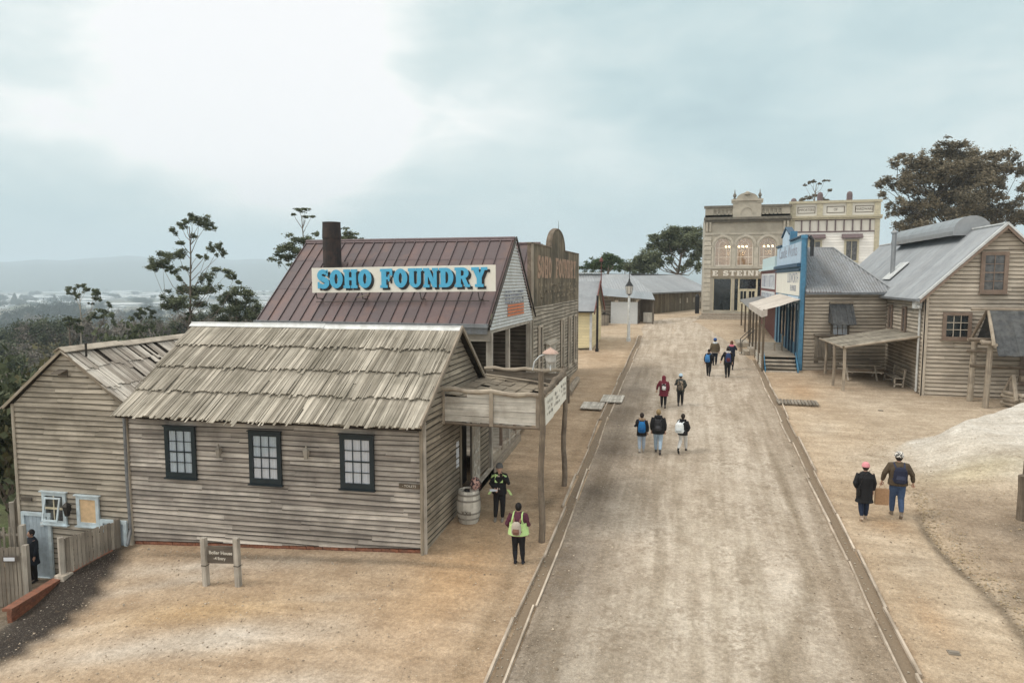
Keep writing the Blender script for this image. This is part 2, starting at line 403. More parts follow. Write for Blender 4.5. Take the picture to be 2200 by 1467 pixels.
M['kerbwood'] = wood('kerbwood', (0.460, 0.380, 0.299), (0.667, 0.575, 0.471), stain=(.17, .13, .09), amt=.7, spot=1.5)
M['signwood'] = wood('signwood', (.56, .53, .47), (.72, .69, .62), stain=(.25, .22, .18), amt=.6, spot=2)
M['facade_top'] = wood('facade_top', (.17, .14, .10), (.30, .25, .18), stain=(.05, .048, .038), amt=.75, spot=.7, lo=.36)
M['sheddark'] = wood('sheddark', (.15, .125, .09), (.26, .22, .16), stain=(.07, .06, .04), amt=.5, spot=.6)
M['white_paint'] = plain('white_paint', (.68, .71, .72), dirt=(.38, .34, .28), dirt_amt=.35)
M['pale_blue'] = plain('pale_blue', (.53, .63, .68), dirt=(.33, .31, .28), dirt_amt=.4)
M['cream'] = plain('cream', (.66, .60, .44), dirt=(.35, .3, .2), dirt_amt=.25)
M['door_blue'] = plain('door_blue', (.42, .50, .56))
M['green_black'] = plain('green_black', (.014, .024, .03), rough=.4)
M['black'] = plain('black', (.012, .012, .013), rough=.5)
M['iron'] = plain('iron', (.05, .045, .04), rough=.5, metal=.6)
M['curtain'] = plain('curtain', (.66, .69, .74), noise=0, scale=1)
M['brick'] = plain('brick', (.27, .11, .065), scale=14, noise=.4, dirt=(.12, .08, .06), bump=.4)
M['gal'] = plain('gal', (0.310, 0.329, 0.347), rough=.42, metal=.35, noise=.18, scale=2.2, dirt=(.36, .36, .36), dirt_amt=.35)
M['gal_white'] = plain('gal_white', (.62, .64, .64), rough=.5, metal=.15, noise=.2, dirt=(.3, .3, .27), dirt_amt=.4)
M['gal_old'] = plain('gal_old', (0.230, 0.246, 0.264), rough=.5, metal=.3, noise=.3, dirt=(.16, .15, .14), dirt_amt=.5)
M['bark'] = plain('bark', (.075, .08, .085), rough=.8, noise=.5, scale=5, dirt=(.16, .16, .15), bump=.6)
M['skin'] = plain('skin', (.55, .33, .24), noise=.1)
M['brown_frame'] = plain('brown_frame', (.215, .16, .125), dirt=(.14, .09, .06))
M['glass'] = glass('glass', (.93, .95, .97), .10); M['glass_dark'] = plain('glass_dark', (.02, .026, .03), rough=.08, spec=.8, noise=.5, scale=2)
M['glass_grey'] = plain('glass_grey', (.10, .10, .10), rough=.12, spec=.7, noise=.9, scale=5)
M['bulb'] = emit('bulb', (1, .72, .32), 9.0)
M['ochre'] = plain('ochre', (.43, .395, .325), noise=.2, scale=1.2, dirt=(.2, .18, .14), dirt_amt=.55, bump=.1)
M['ochre_lt'] = plain('ochre_lt', (.50, .465, .39), noise=.15, dirt=(.25, .22, .17), dirt_amt=.4)
M['ochre_dk'] = plain('ochre_dk', (.17, .155, .125), noise=.4, scale=3, dirt=(.08, .08, .07))
M['stone_step'] = plain('stone_step', (.36, .31, .25), noise=.3, bump=.2)
M['maroon'] = plain('maroon', (.16, .05, .045))
M['mauve'] = plain('mauve', (.16, .12, .125))
M['blue'] = plain('blue', (.07, .23, .38), noise=.2, dirt=(.05, .12, .2))
M['blue_dk'] = plain('blue_dk', (.03, .075, .13))
M['blue_mid'] = plain('blue_mid', (.12, .26, .37))
M['blue_lt'] = plain('blue_lt', (.50, .64, .78), noise=.15, dirt=(.35, .45, .55))
M['canvas'] = plain('canvas', (.56, .51, .45), noise=.15, scale=4, dirt=(.35, .28, .25), dirt_amt=.5)
M['ink'] = plain('ink', (.03, .035, .04)); M['ink_soft'] = plain('ink_soft', (.30, .32, .40)); M['ink_faint'] = plain('ink_faint', (.5, .48, .44)); M['ink_brown'] = plain('ink_brown', (.12, .09, .06))
M['ply'] = plain('ply', (.62, .44, .26), noise=.2, scale=8)
M['letter_blue'] = plain('letter_blue', (.085, .42, .66), rough=.5, noise=.12)
M['letter_pink'] = plain('letter_pink', (.42, .27, .19), noise=.5, scale=9, dirt=(.2, .16, .11), dirt_amt=.8)
M['letter_grey'] = plain('letter_grey', (.34, .28, .2), noise=.5, scale=9, dirt=(.14, .12, .09), dirt_amt=.9)
M['letter_white'] = plain('letter_white', (.72, .68, .60), noise=.2)
M['orange'] = plain('orange', (.62, .20, .09), noise=.2)
M['sign_cream'] = plain('sign_cream', (.80, .78, .70), rough=.5, noise=.06, scale=3, dirt=(.45, .3, .2), dirt_amt=.10)
M['yellow'] = plain('yellow', (.75, .50, .05), noise=.1)
M['rubble'] = plain('rubble', (.28, .25, .21), noise=.5, scale=4, bump=.5)
def roofmetal():
    m, n, b = newmat('rust_roof'); tc = n.add('ShaderNodeTexCoord'); at = n.add('ShaderNodeAttribute', attribute_name='tint')
    a = n.add('ShaderNodeTexNoise', {'Vector': (tc, 'Object'), 'Scale': 1.4, 'Detail': 6.0, 'Roughness': .6})
    a2 = n.add('ShaderNodeTexNoise', {'Vector': (tc, 'Object'), 'Scale': 7.0, 'Detail': 5.0, 'Roughness': .7})
    c = n.mix((at, 'Fac'), (.085, .066, .07), (.125, .085, .084))
    c = n.mix(n.math('MULTIPLY', n.ramp(a, (.5, 0.), (.72, 1.)), .4), c, (.22, .12, .085))
    c = n.mix(n.math('MULTIPLY', n.ramp(a2, (.45, 0.), (.7, 1.)), .3), c, (.07, .05, .055))
    setc(n, b, c); b.inputs['Roughness'].default_value = .45; b.inputs['Metallic'].default_value = .25; M['rust_roof'] = m
roofmetal()
def rustpipe():
    m, n, b = newmat('rust_pipe'); tc = n.add('ShaderNodeTexCoord')
    a = n.add('ShaderNodeTexNoise', {'Vector': (tc, 'Object'), 'Scale': 3., 'Detail': 7.0, 'Roughness': .7})
    setc(n, b, n.mix(n.ramp(a, (.4, 0.), (.65, 1.)), (.02, .017, .018), (.055, .034, .028))); b.inputs['Roughness'].default_value = .8; M['rust_pipe'] = m
rustpipe()
def flat(name, c, rough=.8):
    if name not in M: M[name] = plain(name, c, rough=rough, noise=.18, scale=25, spec=.2)
    return M[name]
def leafmat(name, c1, c2, c3=None):
    m, n, b = newmat(name); at = n.add('ShaderNodeAttribute', attribute_name='tint')
    c = n.mix((at, 'Fac'), c1, c2)
    setc(n, b, c); b.inputs['Roughness'].default_value = .75; b.inputs['Specular IOR Level'].default_value = .2
    M[name] = m; return m
leafmat('leaf_gum', (.045, .06, .036), (.21, .235, .14)); leafmat('leaf_green', (.035, .065, .03), (.10, .145, .06))
leafmat('leaf_brown', (.08, .072, .05), (.26, .22, .15)); leafmat('leaf_olive', (.08, .078, .04), (.19, .175, .095))
leafmat('leaf_far', (.03, .045, .035), (.055, .07, .05)); leafmat('leaf_bare', (.13, .115, .10), (.25, .225, .19))
leafmat('leaf_dark', (.035, .048, .028), (.11, .125, .07))
M['trunk'] = wood('trunk', (.16, .13, .105), (.24, .20, .16), bump=.4); M['trunk_dark'] = wood('trunk_dark', (.05, .042, .035), (.09, .075, .06)); M['trunk_pale'] = wood('trunk_pale', (.34, .30, .25), (.45, .40, .34), bump=.3)
M['frost'] = plain('frost', (.6, .58, .54)); M['buff'] = plain('buff', (.50, .46, .34)); M['white_clap'] = plain('white_clap', (.84, .83, .79), noise=.05); M['room'] = plain('room', (.52, .40, .30))
def metre(m_, n, scale, detail=5., rough=.6, vec=None):
    return n.add('ShaderNodeTexNoise', {'Vector': vec, 'Scale': scale, 'Detail': detail, 'Roughness': rough})
def groundmat(name, road=False):
    m, n, b = newmat(name); tc = n.add('ShaderNodeTexCoord'); at = n.add('ShaderNodeAttribute', attribute_name='gc')
    V = (tc, 'Object')
    a = metre(m, n, .35, 6., .6, V); a2 = metre(m, n, 1.9, 6., .65, V); a3 = metre(m, n, 11., 5., .7, V); a4 = metre(m, n, 55., 3., .6, V)
    c = n.mix(1.0, (at, 'Color'), (n.ramp(a, (.3, (.86, .84, .82)), (.7, (1.12, 1.14, 1.17))), 0), 'MULTIPLY')
    c = n.mix(1.0, c, (n.ramp(a2, (.32, (.83, .81, .79)), (.68, (1.12, 1.13, 1.14))), 0), 'MULTIPLY')
    c = n.mix(1.0, c, (n.ramp(a3, (.34, .76), (.66, 1.18)), 0), 'MULTIPLY')
    c = n.mix(1.0, c, (n.ramp(a4, (.3, .74), (.7, 1.2)), 0), 'MULTIPLY')
    mr = n.add('ShaderNodeMapping', {'Vector': V, 'Rotation': (0, 0, R(-26)), 'Scale': (.22, 1.6, 1)})
    if not road: ms = metre(m, n, 1.5, 6., .68, mr); c = n.mix(1.0, c, (n.ramp(ms, (.32, (.84, .82, .80)), (.66, (1.13, 1.14, 1.16))), 0), 'MULTIPLY')
    if road:
        mp = n.add('ShaderNodeMapping', {'Vector': V, 'Scale': (2.2, .13, 1)}); tr = metre(m, n, 1.6, 4., .55, mp)
        c = n.mix(1.0, c, (n.ramp(tr, (.36, (.82, .80, .77)), (.62, (1.10, 1.10, 1.11))), 0), 'MULTIPLY')
        mp2 = n.add('ShaderNodeMapping', {'Vector': V, 'Scale': (1.0, .55, 1)})
        pa = metre(m, n, 1.15, 7., .72, mp2); pb = metre(m, n, 6.5, 5., .7, V)
        f = n.math('MULTIPLY', n.ramp(pa, (.47, 0.), (.57, 1.)), n.ramp(pb, (.46, 0.), (.56, 1.)))
        c = n.mix(n.math('MULTIPLY', f, .55), c, (.20, .155, .11))
    else:
        pa = metre(m, n, 8.5, 6., .75, V); pb = metre(m, n, .8, 4., .6, V)
        f = n.math('MULTIPLY', n.ramp(pa, (.56, 0.), (.66, 1.)), n.ramp(pb, (.45, 0.), (.6, 1.)))
        c = n.mix(n.math('MULTIPLY', f, .35), c, (.24, .17, .11))
    cl = metre(m, n, 24., 4., .75, V); c = n.mix(n.math('MULTIPLY', n.ramp(cl, (.58, 0.), (.66, 1.)), .38), c, (.20, .15, .10)); c = n.mix(n.math('MULTIPLY', n.ramp(cl, (.34, 1.), (.42, 0.)), .35), c, (.64, .56, .46))
    vo = n.add('ShaderNodeTexVoronoi', {'Vector': V, 'Scale': 26.}); st = n.math('LESS_THAN', (vo, 'Distance'), .13)
    sel = n.math('GREATER_THAN', metre(m, n, 3.1, 2., .5, V), .56)
    c = n.mix(n.math('MULTIPLY', n.math('MULTIPLY', st, sel), .5), c, (.62, .55, .46))
    setc(n, b, c); b.inputs['Roughness'].default_value = .9; b.inputs['Specular IOR Level'].default_value = .15
    h = n.math('ADD', n.math('MULTIPLY', a3, .7), n.math('MULTIPLY', a4, .25))
    bp = n.add('ShaderNodeBump', {'Height': h, 'Strength': .55, 'Distance': .05}); n.l.new(bp.outputs[0], b.inputs['Normal'])
    M[name] = m
groundmat('groundmat'); groundmat('roadmat', True)
# ================================================================ ground
def grid_mesh(name, X, Y, Z, colr, mat, kind='structure'):
    r, c = X.shape; v = np.stack([X, Y, Z], -1).reshape(-1, 3).astype(np.float32)
    idx = np.arange(r * c).reshape(r, c); q = np.stack([idx[:-1, :-1], idx[:-1, 1:], idx[1:, 1:], idx[1:, :-1]], -1).reshape(-1, 4)
    me = bpy.data.meshes.new(name); me.vertices.add(len(v)); me.vertices.foreach_set('co', v.ravel())
    me.loops.add(q.size); me.loops.foreach_set('vertex_index', q.ravel().astype(np.int32))
    me.polygons.add(len(q)); me.polygons.foreach_set('loop_start', (np.arange(len(q)) * 4).astype(np.int32))
    me.update(calc_edges=True); me.validate()
    me.polygons.foreach_set('use_smooth', np.ones(len(q), bool))
    a = me.attributes.new('gc', 'FLOAT_COLOR', 'POINT'); cc = np.ones((r * c, 4), np.float32); cc[:, :3] = colr.reshape(-1, 3); a.data.foreach_set('color', cc.ravel())
    me.materials.append(mat); o = bpy.data.objects.new(name, me); COL.objects.link(o); o['kind'] = kind; return o
def blend(c, col, m):
    return c * (1 - m[..., None]) + np.array(col) * m[..., None]
def bl(x, y, cx, cy, rx, ry, rot=0, p=1.0):
    c, s = math.cos(R(rot)), math.sin(R(rot)); dx, dy = x - cx, y - cy
    u = (dx * c + dy * s) / rx; v = (-dx * s + dy * c) / ry
    return np.exp(-(u * u + v * v) ** p)
SAND = (.405, .30, .20); PALE = (.46, .375, .275); WHITE = (.57, .52, .45)
def gcol(x, y):
    c = np.ones(x.shape + (3,)) * np.array(SAND)
    n1 = np.sin(x * 1.7 + 2.1 * np.sin(y * .9)) * np.sin(y * 1.3 + 1.7 * np.sin(x * .8)); n2 = np.sin(x * .53 + y * .31 + 1.3 * np.sin(y * .41))
    c = blend(c, PALE, np.clip(.30 + .3 * n1 + .25 * n2, 0, 1) * .55)
    c = blend(c, PALE, sst((y - 40) / 16) * .75)                             # the square further up
    # front left: pale washed streaks running down the slope
    for cx, cy, rx, ry, rot, k in ((-11.6, 14.4, 2.3, .38, 12, .9), (-12.4, 13.4, 2.0, .28, 20, .6), (-9.3, 11.5, 2.6, .55, 15, .75), (-11.3, 10.6, 2.4, .35, 18, .7),
                                   (-7.0, 10.2, 2.2, .6, 25, .6), (-5.2, 12.3, 1.2, .5, 40, .3), (-12.9, 11.4, 1.3, .25, 25, .5), (-8.2, 13.2, 1.6, .2, 15, .35)):
        c = blend(c, WHITE, bl(x, y, cx, cy, rx, ry, rot) * k * (.75 + .25 * n1))
    c = blend(c, (.52, .36, .19), bl(x, y, -10.2, 12.4, 2.2, .5, 18) * .6)
    c = blend(c, (.47, .29, .14), bl(x, y, -5.2, 15.2, 1.2, 3.2) * .55)
    c = blend(c, (.09, .075, .055), bl(x, y, -9.5, 15.0, 5.4, .16, 3.5, 2) * .6)          # darker strip along the brick base
    # dark soil bank beside the retaining wall
    xw = np.interp(y, [10.2, 11.9, 13.65, 14.75, 15.3], [-14.6, -15.1, -15.5, -15.05, -14.8])
    wid = np.interp(y, [9.4, 10.6, 12.0, 13.6, 14.6, 15.2], [1.1, 1.9, 2.2, 1.95, 1.1, .35]) * (1 + .03 * np.sin(y * 5) + .05 * np.sin(y * 11 + x * 3))
    m = sst((xw + wid - x) / .9) * (x > xw - 1.2) * sst((y - 9.3) / 1.2) * sst((15.35 - y) / .4)
    c = blend(c, (.022, .019, .018), m * .97)
    yard = sst((xw - x) / .3) * (y > 11.2) * (y < 17) * (x > -19.6)
    c = blend(c, (.17, .14, .105), yard * .85)
    c = blend(c, (.36, .32, .26), bl(x, y, -16.2, 11.3, .8, .8) * .9)
    # right side
    r = sst((x - 4.2) / .2)
    c = blend(c, (.44, .345, .24), r * sst((40 - y) / 10) * .75)
    for cx, cy, rx, ry, rot, k in ((5.6, 17.5, .9, 2.4, 8, .6), (5.0, 12.5, .5, 2.0, 5, .5), (6.2, 24.5, 1.3, 1.6, 0, .6), (5.4, 30, .8, 2.6, -10, .5), (8.5, 34.5, 3.0, .9, 5, .4)): c = blend(c, (.52, .455, .365), bl(x, y, cx, cy, rx, ry, rot) * k * (.7 + .3 * n1))
    for cx, cy, rx, ry, rot, k in ((5.3, 20.2, .5, .7, 0, .5), (5.0, 15.2, .35, .9, 0, .45), (8.3, 37.6, 1.6, .8, 10, .6), (5.6, 36.0, .7, 2.0, 0, .4)): c = blend(c, (.40, .25, .13), bl(x, y, cx, cy, rx, ry, rot) * k)
    c = blend(c, (.47, .40, .31), r * sst((y - 17) / 6) * sst((x - 5.2) / 3) * .6)
    dg = (y - 28.2) - (x - 8.07) * 1.06 + .25 * np.sin(x * 2.1)
    c = blend(c, (.58, .55, .49), sst(-dg / .35) * sst((y - 23.2 - .3 * np.sin(x * 1.7)) / 1.6) * sst((x - 6.9) / 1.6) * .95)
    c = blend(c, (.52, .47, .39), bl(x, y, 9.0, 26.0, 2.6, 1.6, 0) * .8)
    c = blend(c, (.40, .34, .20), bl(x, y, 9.2, 24.3, 1.8, .7, 10) * .6)
    rill = 6.35 + .18 * np.sin(y * .9)
    c = blend(c, (.29, .225, .16), sst((x - rill) / 1.2) * sst((23.6 - y) / 1.5) * .95)
    c = blend(c, (.10, .08, .055), np.exp(-((x - rill) / .13) ** 2) * sst((22 - y) / 2) * .75)
    c = blend(c, (.12, .095, .07), bl(x, y, 8.9, 20.3, .9, .7) * .85)
    c = blend(c, (.13, .10, .07), bl(x, y, 7.2, 16.6, .9, .35, 30) * .6)
    # gutters' muddy margins, darker ground near walls
    c = blend(c, (.30, .22, .14), np.exp(-((x + 3.9) / .18) ** 2) * .6 * (y < 54))
    c = blend(c, (.14, .105, .07), bl(x, y, -4.05, 19.6, .25, .5, -30) * .9)
    c = blend(c, (.10, .085, .06), sst((7.6 - np.abs(x + 9.6) * 1.9) / 6) * sst((y - 15.6) / .4) * sst((22.5 - y) / 1) * .0)
    c = blend(c, (.18, .13, .09), sst((x - 6.6) / .6) * sst((y - 38.5) / 3) * sst((46 - y) / 1) * (x < 11.2) * .75)
    # beyond the buildings on the left: grassy slope, then the plain
    g = sst((-19.8 - x) / .8); c = blend(c, (.085, .11, .045), g)
    c = blend(c, (.12, .125, .07), g * np.clip(.5 + .5 * n1, 0, 1) * .6)
    far = sst((np.hypot(x, y) - 240) / 200); c = blend(c, (.115, .125, .085), far)
    f2 = sst((np.hypot(x, y) - 700) / 500) * np.clip(.5 + .7 * np.sin(x * .011 + 1) * np.sin(y * .017), 0, 1); c = blend(c, (.20, .19, .155), f2)
    return c
def polar():
    th = np.concatenate([np.linspace(-75, 30, 760, endpoint=False), np.linspace(30, 285, 90)])   # clockwise angle is negative: measured from +Y towards -X
    th = np.radians(-th) * -1
    rr = np.concatenate([[.5, 3.0], 6.0 * 1.0085 ** np.arange(0, 400), 6.0 * 1.0085 ** 399 * 1.05 ** np.arange(1, 76)])
    TH, RR = np.meshgrid(th, rr); X = RR * np.sin(TH); Y = RR * np.cos(TH)
    return grid_mesh('ground', X, Y, T(X, Y), gcol(X, Y), M['groundmat'])
gr = polar()
def road():
    ys = np.concatenate([np.arange(-12, 54, .22), np.arange(54, 96, .5)])
    xl = np.interp(ys, [-12, 11, 17, 31, 54, 58, 64, 69, 74, 80, 96], [-3.02, -3.03, -3.07, -3.30, -3.40, -3.9, -3.4, -2.0, 1.0, 6., 16.])
    xr = np.interp(ys, [-12, 44, 54, 58, 64, 69, 74, 80, 96], [3.86, 3.86, 2.4, 1.6, .4, .9, 3.2, 9., 19.])
    K = 34; t = np.linspace(0, 1, K)[None, :]; X = xl[:, None] * (1 - t) + xr[:, None] * t; Y = np.repeat(ys[:, None], K, 1)
    c = np.ones(X.shape + (3,)) * np.array((.42, .358, .285))
    n1 = np.sin(X * 1.1 + 2 * np.sin(Y * .23)); c = blend(c, (.53, .47, .39), np.clip(.4 + .3 * n1, 0, 1) * np.exp(-((X - 1.2) / 2.2) ** 2) * .9)
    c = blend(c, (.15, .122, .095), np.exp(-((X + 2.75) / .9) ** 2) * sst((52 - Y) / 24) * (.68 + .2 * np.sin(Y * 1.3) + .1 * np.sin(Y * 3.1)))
    c = blend(c, (.30, .245, .185), np.exp(-((X - 3.7) / .5) ** 2) * .6)
    c = blend(c, (.36, .32, .26), bl(X, Y, -1.6, 11.5, 1.3, 3.5) * .5); c = blend(c, (.22, .165, .11), bl(X, Y, 2.9, 10.6, .9, 1.6, 20) * .6); c = blend(c, (.27, .205, .14), bl(X, Y, 3.2, 15.5, .35, 3.2, 6) * .5); c = blend(c, (.5, .44, .35), bl(X, Y, .6, 17, 1.2, 6, 0) * .35)
    cv = np.interp(Y, [9, 11.6, 13.2, 14.9, 16.6, 19.4, 24.0, 30], [1.2, 1.5, 1.95, 2.45, 2.85, 3.0, 3.05, 2.9]); cw = np.interp(Y, [9, 13, 17, 25], [.55, .3, .14, .10])
    c = blend(c, (.22, .175, .12), np.exp(-((X - cv) / cw) ** 2) * .62 * sst((29 - Y) / 5))
    for xt, k in ((-1.1, .28), (.35, .3), (2.2, .35), (3.1, .25)):
        c = blend(c, (.27, .21, .15), np.exp(-((X - xt - .12 * np.sin(Y * .3)) / .13) ** 2) * k * (.6 + .4 * np.sin(Y * .8 + xt * 5)) * sst((40 - Y) / 14))
    c = blend(c, (.50, .43, .345), sst((Y - 38) / 14) * .6)
    Z = T(X, Y) + .012 + .007 * np.sin(X * 7.3 + 2 * np.sin(Y * 1.1)) * np.sin(Y * 1.9 + X) - .012 * sum(np.exp(-((X - q - .12 * np.sin(Y * .3)) / .1) ** 2) for q in (-1.1, .35, 2.2)) + .035 * (1 - (2 * t - 1) ** 2) * sst((56 - Y) / 4)
    return grid_mesh('road', X, Y, Z, c, M['roadmat'])
road()
XL = lambda y: float(np.interp(y, [-3, 11, 17, 31, 54], [-3.02, -3.03, -3.07, -3.30, -3.40]))
def kerbs():
    for side, y1 in ((-1, 53.8), (1, 44.6)):
        wv = lambda y: .022 * math.sin(y * .8) + .012 * math.sin(y * 2.3 + side)
        ed = (lambda y: (XL(y) - .33 + wv(y), XL(y) + wv(y + 1))) if side < 0 else (lambda y: (3.84 + wv(y), 4.17 + wv(y + 1.5)))
        mb = MB(); y = -3.0
        dirt = MB()
        while y < y1:
            L = min(random.uniform(2.2, 4.2), y1 - y); 
            x0, x1 = ed(y + L / 2); sx = (ed(y + L)[0] - ed(y)[0])
            for k, xa in enumerate((x0 - .02, x1 - .035)):
                j = random.uniform(-.02, .02); j2 = random.uniform(-.02, .02); w = .04 + .02 * random.random(); ya = y + (.6 if k else 0)
                z0, z1 = Tz(xa, ya), Tz(xa, ya + L); h = .065 + random.uniform(-.035, .02)
                outer = (k == 0) == (side < 0)
                if outer: h += .03
                mb.box((xa + j, ya + .01, z0 - .06), (j2 - j + sx, L - .02, z1 - z0), (w, 0, 0), (0, 0, .06 + h))
            dirt.face([(x0 + .05, y, Tz(x0, y) + .02), (x1 - .03, y, Tz(x1, y) + .02), (x1 - .03, y + L, Tz(x1, y + L) + .02), (x0 + .05, y + L, Tz(x0, y + L) + .02)])
            y += L
        k = mb.build('kerb', M['kerbwood']); k['kind'] = 'structure'
        d = dirt.build('kerb_channel', flat('channel_dirt', (.215, .165, .115)), parent=k)
kerbs()
def stones():
    mb = MB()
    def st(x, y, s, z=None):
        z = Tz(x, y) if z is None else z; c = Vector((x, y, z + s * .25)); q = [c + Vector((random.uniform(.6, 1) * s * math.cos(a), random.uniform(.6, 1) * s * math.sin(a), random.uniform(-.2, .2) * s)) for a in (0, 1.3, 2.5, 3.8, 5.0)]
        top = c + Vector((random.uniform(-.3, .3) * s, random.uniform(-.3, .3) * s, s * random.uniform(.4, .7))); t = random.random()
        for i in range(5): mb.face([q[i], q[(i + 1) % 5], top], None, t)
    for _ in range(2200):
        a = random.random()
        if a < .22: x, y = -3.3 + random.gauss(0, .09), random.uniform(9, 50)
        elif a < .4: x, y = 4.0 + random.gauss(0, .09), random.uniform(9, 44)
        elif a < .62: y = random.uniform(9, 23); x = 6.4 + .18 * math.sin(y * .9) + abs(random.gauss(0, .5))
        elif a < .645: x, y = -15.0 + random.expovariate(1.0), random.uniform(10.5, 15)
        elif a < .85: x, y = random.uniform(7, 13), random.uniform(22, 31)
        elif a < .9: x, y = random.uniform(-14.6, -6.6), 15.0 - abs(random.gauss(0, .2))
        else: x, y = random.uniform(-3.4, 4), random.uniform(9, 40)
        st(x, y, random.uniform(.008, .03) * (1.6 if random.random() < .05 else 1), Tz(x, y) + (.03 if -3.4 < x < 4 else 0))
    tag(mb.build('pebbles', flat('pebble', (.36, .32, .26))), 'loose pale pebbles scattered along gutters and rills of the sandy ground', 'pebbles', kind='stuff')
    mb = MB()
    for _ in range(5200):
        a = random.random(); y = 9 + 21 * random.random() ** 1.6
        if a < .45: x = random.uniform(-3.0, 3.8)
        elif a < .75: x = random.uniform(4.2, 9.5)
        else: x = random.uniform(-14, -3.5); y = random.uniform(9.2, 15.2 if x < -6.3 else 24)
        if random.random() < .3: x += random.gauss(0, .1)
        st(x, y, random.uniform(.010, .030) * (1.5 if random.random() < .06 else 1), Tz(x, y) + (.028 if -3.0 < x < 3.8 else 0))
    leafmat('clod', (.17, .13, .09), (.52, .44, .34))
    tag(mb.build('clods', M['clod']), 'small earth clods and stones scattered over the road and verges', 'clods', kind='stuff')
    mb = MB()
    for _ in range(1500):
        y = random.uniform(9, 24) if random.random() < .7 else random.uniform(9, 30)
        x = (6.4 + .18 * math.sin(y * .9) + abs(random.gauss(0, .35))) if random.random() < .75 else random.uniform(6.5, 10)
        z = Tz(x, y) + .012; a = random.uniform(0, 6.3); L = random.uniform(.03, .09); w = .015 + .01 * random.random()
        d = Vector((math.cos(a), math.sin(a), random.uniform(0, .4))) * L; e = Vector((-math.sin(a), math.cos(a), random.uniform(-.3, .6))) * w
        p = Vector((x, y, z)); mb.face([p, p + d * .5 + e, p + d, p + d * .5 - e])
    leafmat('litter', (.17, .12, .07), (.46, .36, .22))
    tag(mb.build('leaf_litter', M['litter']), 'dry leaf litter along the rill at the right', 'leaf litter', kind='stuff')
stones()

# ================================================================ shared building pieces
def pframe(mb, o, u, v, n, w, h, t, d, tint=None, sill=0, head=0, bottom=None):
    """a rectangular frame of four members; o = lower left corner"""
    o, u, v, n = map(Vector, (o, u, v, n)); bt = bottom or t
    mb.box(o + v * bt, u * t, v * (h - t - bt), n * d, tint); mb.box(o + v * bt + u * (w - t), u * t, v * (h - t - bt), n * d, tint)
    mb.box(o, u * w, v * bt, n * d, tint); mb.box(o + v * (h - t), u * w, v * t, n * d, tint)
    if sill: mb.box(o - u * sill - v * .035, u * (w + 2 * sill), v * .033, n * (d + .05), tint)
    if head: mb.box(o - u * head + v * (h + .001), u * (w + 2 * head), v * .03, n * (d + .04), tint)
def window(parent, o, u, n, w, h, frame, nx=2, ny=4, t=.09, d=.075, bar=.018, sill=.04, head=0, inner='curtain', label=None, barmat=None, bottom=None, recess=.03, gl='glass'):
    """window > pane, glazing bars, curtain; o = lower-left corner on the wall face"""
    o, u, n = map(Vector, (o, u, n)); v = Vector((0, 0, 1)); mb = MB()
    pframe(mb, o, u, v, n, w, h, t, d, .5, sill, head, bottom); bt = bottom or t
    f = mb.build('window', frame, parent); 
    if label: f['label'] = label
    iw, ih = w - 2 * t, h - t - bt; b = MB(); bo = o + u * t + v * bt
    for i in range(1, nx): b.box(bo + u * (iw * i / nx - bar / 2) + n * recess, u * bar, v * ih, n * .018, .5)
    for j in range(1, ny):
        th = bar * (1.9 if (ny % 2 == 0 and j == ny // 2) else 1); b.box(bo + v * (ih * j / ny - th / 2) + n * (recess + .002), u * iw, v * th, n * .02, .5)
    if b.v: b.build('glazing_bar', barmat or frame, f)
    c = MB()
    if inner == 'curtain':
        K = 26; mid = .5
        for i in range(K):
            a0, a1 = i / K, (i + 1) / K; f0 = .012 + .007 * math.sin(a0 * 31) - .006 * (abs(a0 - mid) < .1); f1 = .012 + .007 * math.sin(a1 * 31) - .006 * (abs(a1 - mid) < .1)
            c.face([bo + u * iw * a0 + n * f0, bo + u * iw * a1 + n * f1, bo + u * iw * a1 + v * ih + n * f1, bo + u * iw * a0 + v * ih + n * f0], None, .4 + .3 * math.sin(i * 2.1))
        c.build('curtain', M['curtain'], f)
        g = MB(); g.box(bo + n * (recess - .003), u * iw, v * ih, n * .002, .5); g.build('pane', M[gl], f)
    else:
        c.box(bo + n * (recess - .022), u * iw, v * ih, n * .012, .5); c.build('pane', M[inner], f)
    return f
def gable(z_e, z_r, a, b, base_l, base_r):
    return [(a, base_l), (b, base_r), (b, z_e), ((a + b) / 2, z_r), (a, z_e)]
def pipe(parent, pts, r=.04, mat='gal_white', name='downpipe'):
    mb = MB(); mb.tube(pts, r, 8); return mb.build(name, M[mat], parent, True)
X, Y, Z = Vector((1, 0, 0)), Vector((0, 1, 0)), Vector((0, 0, 1))

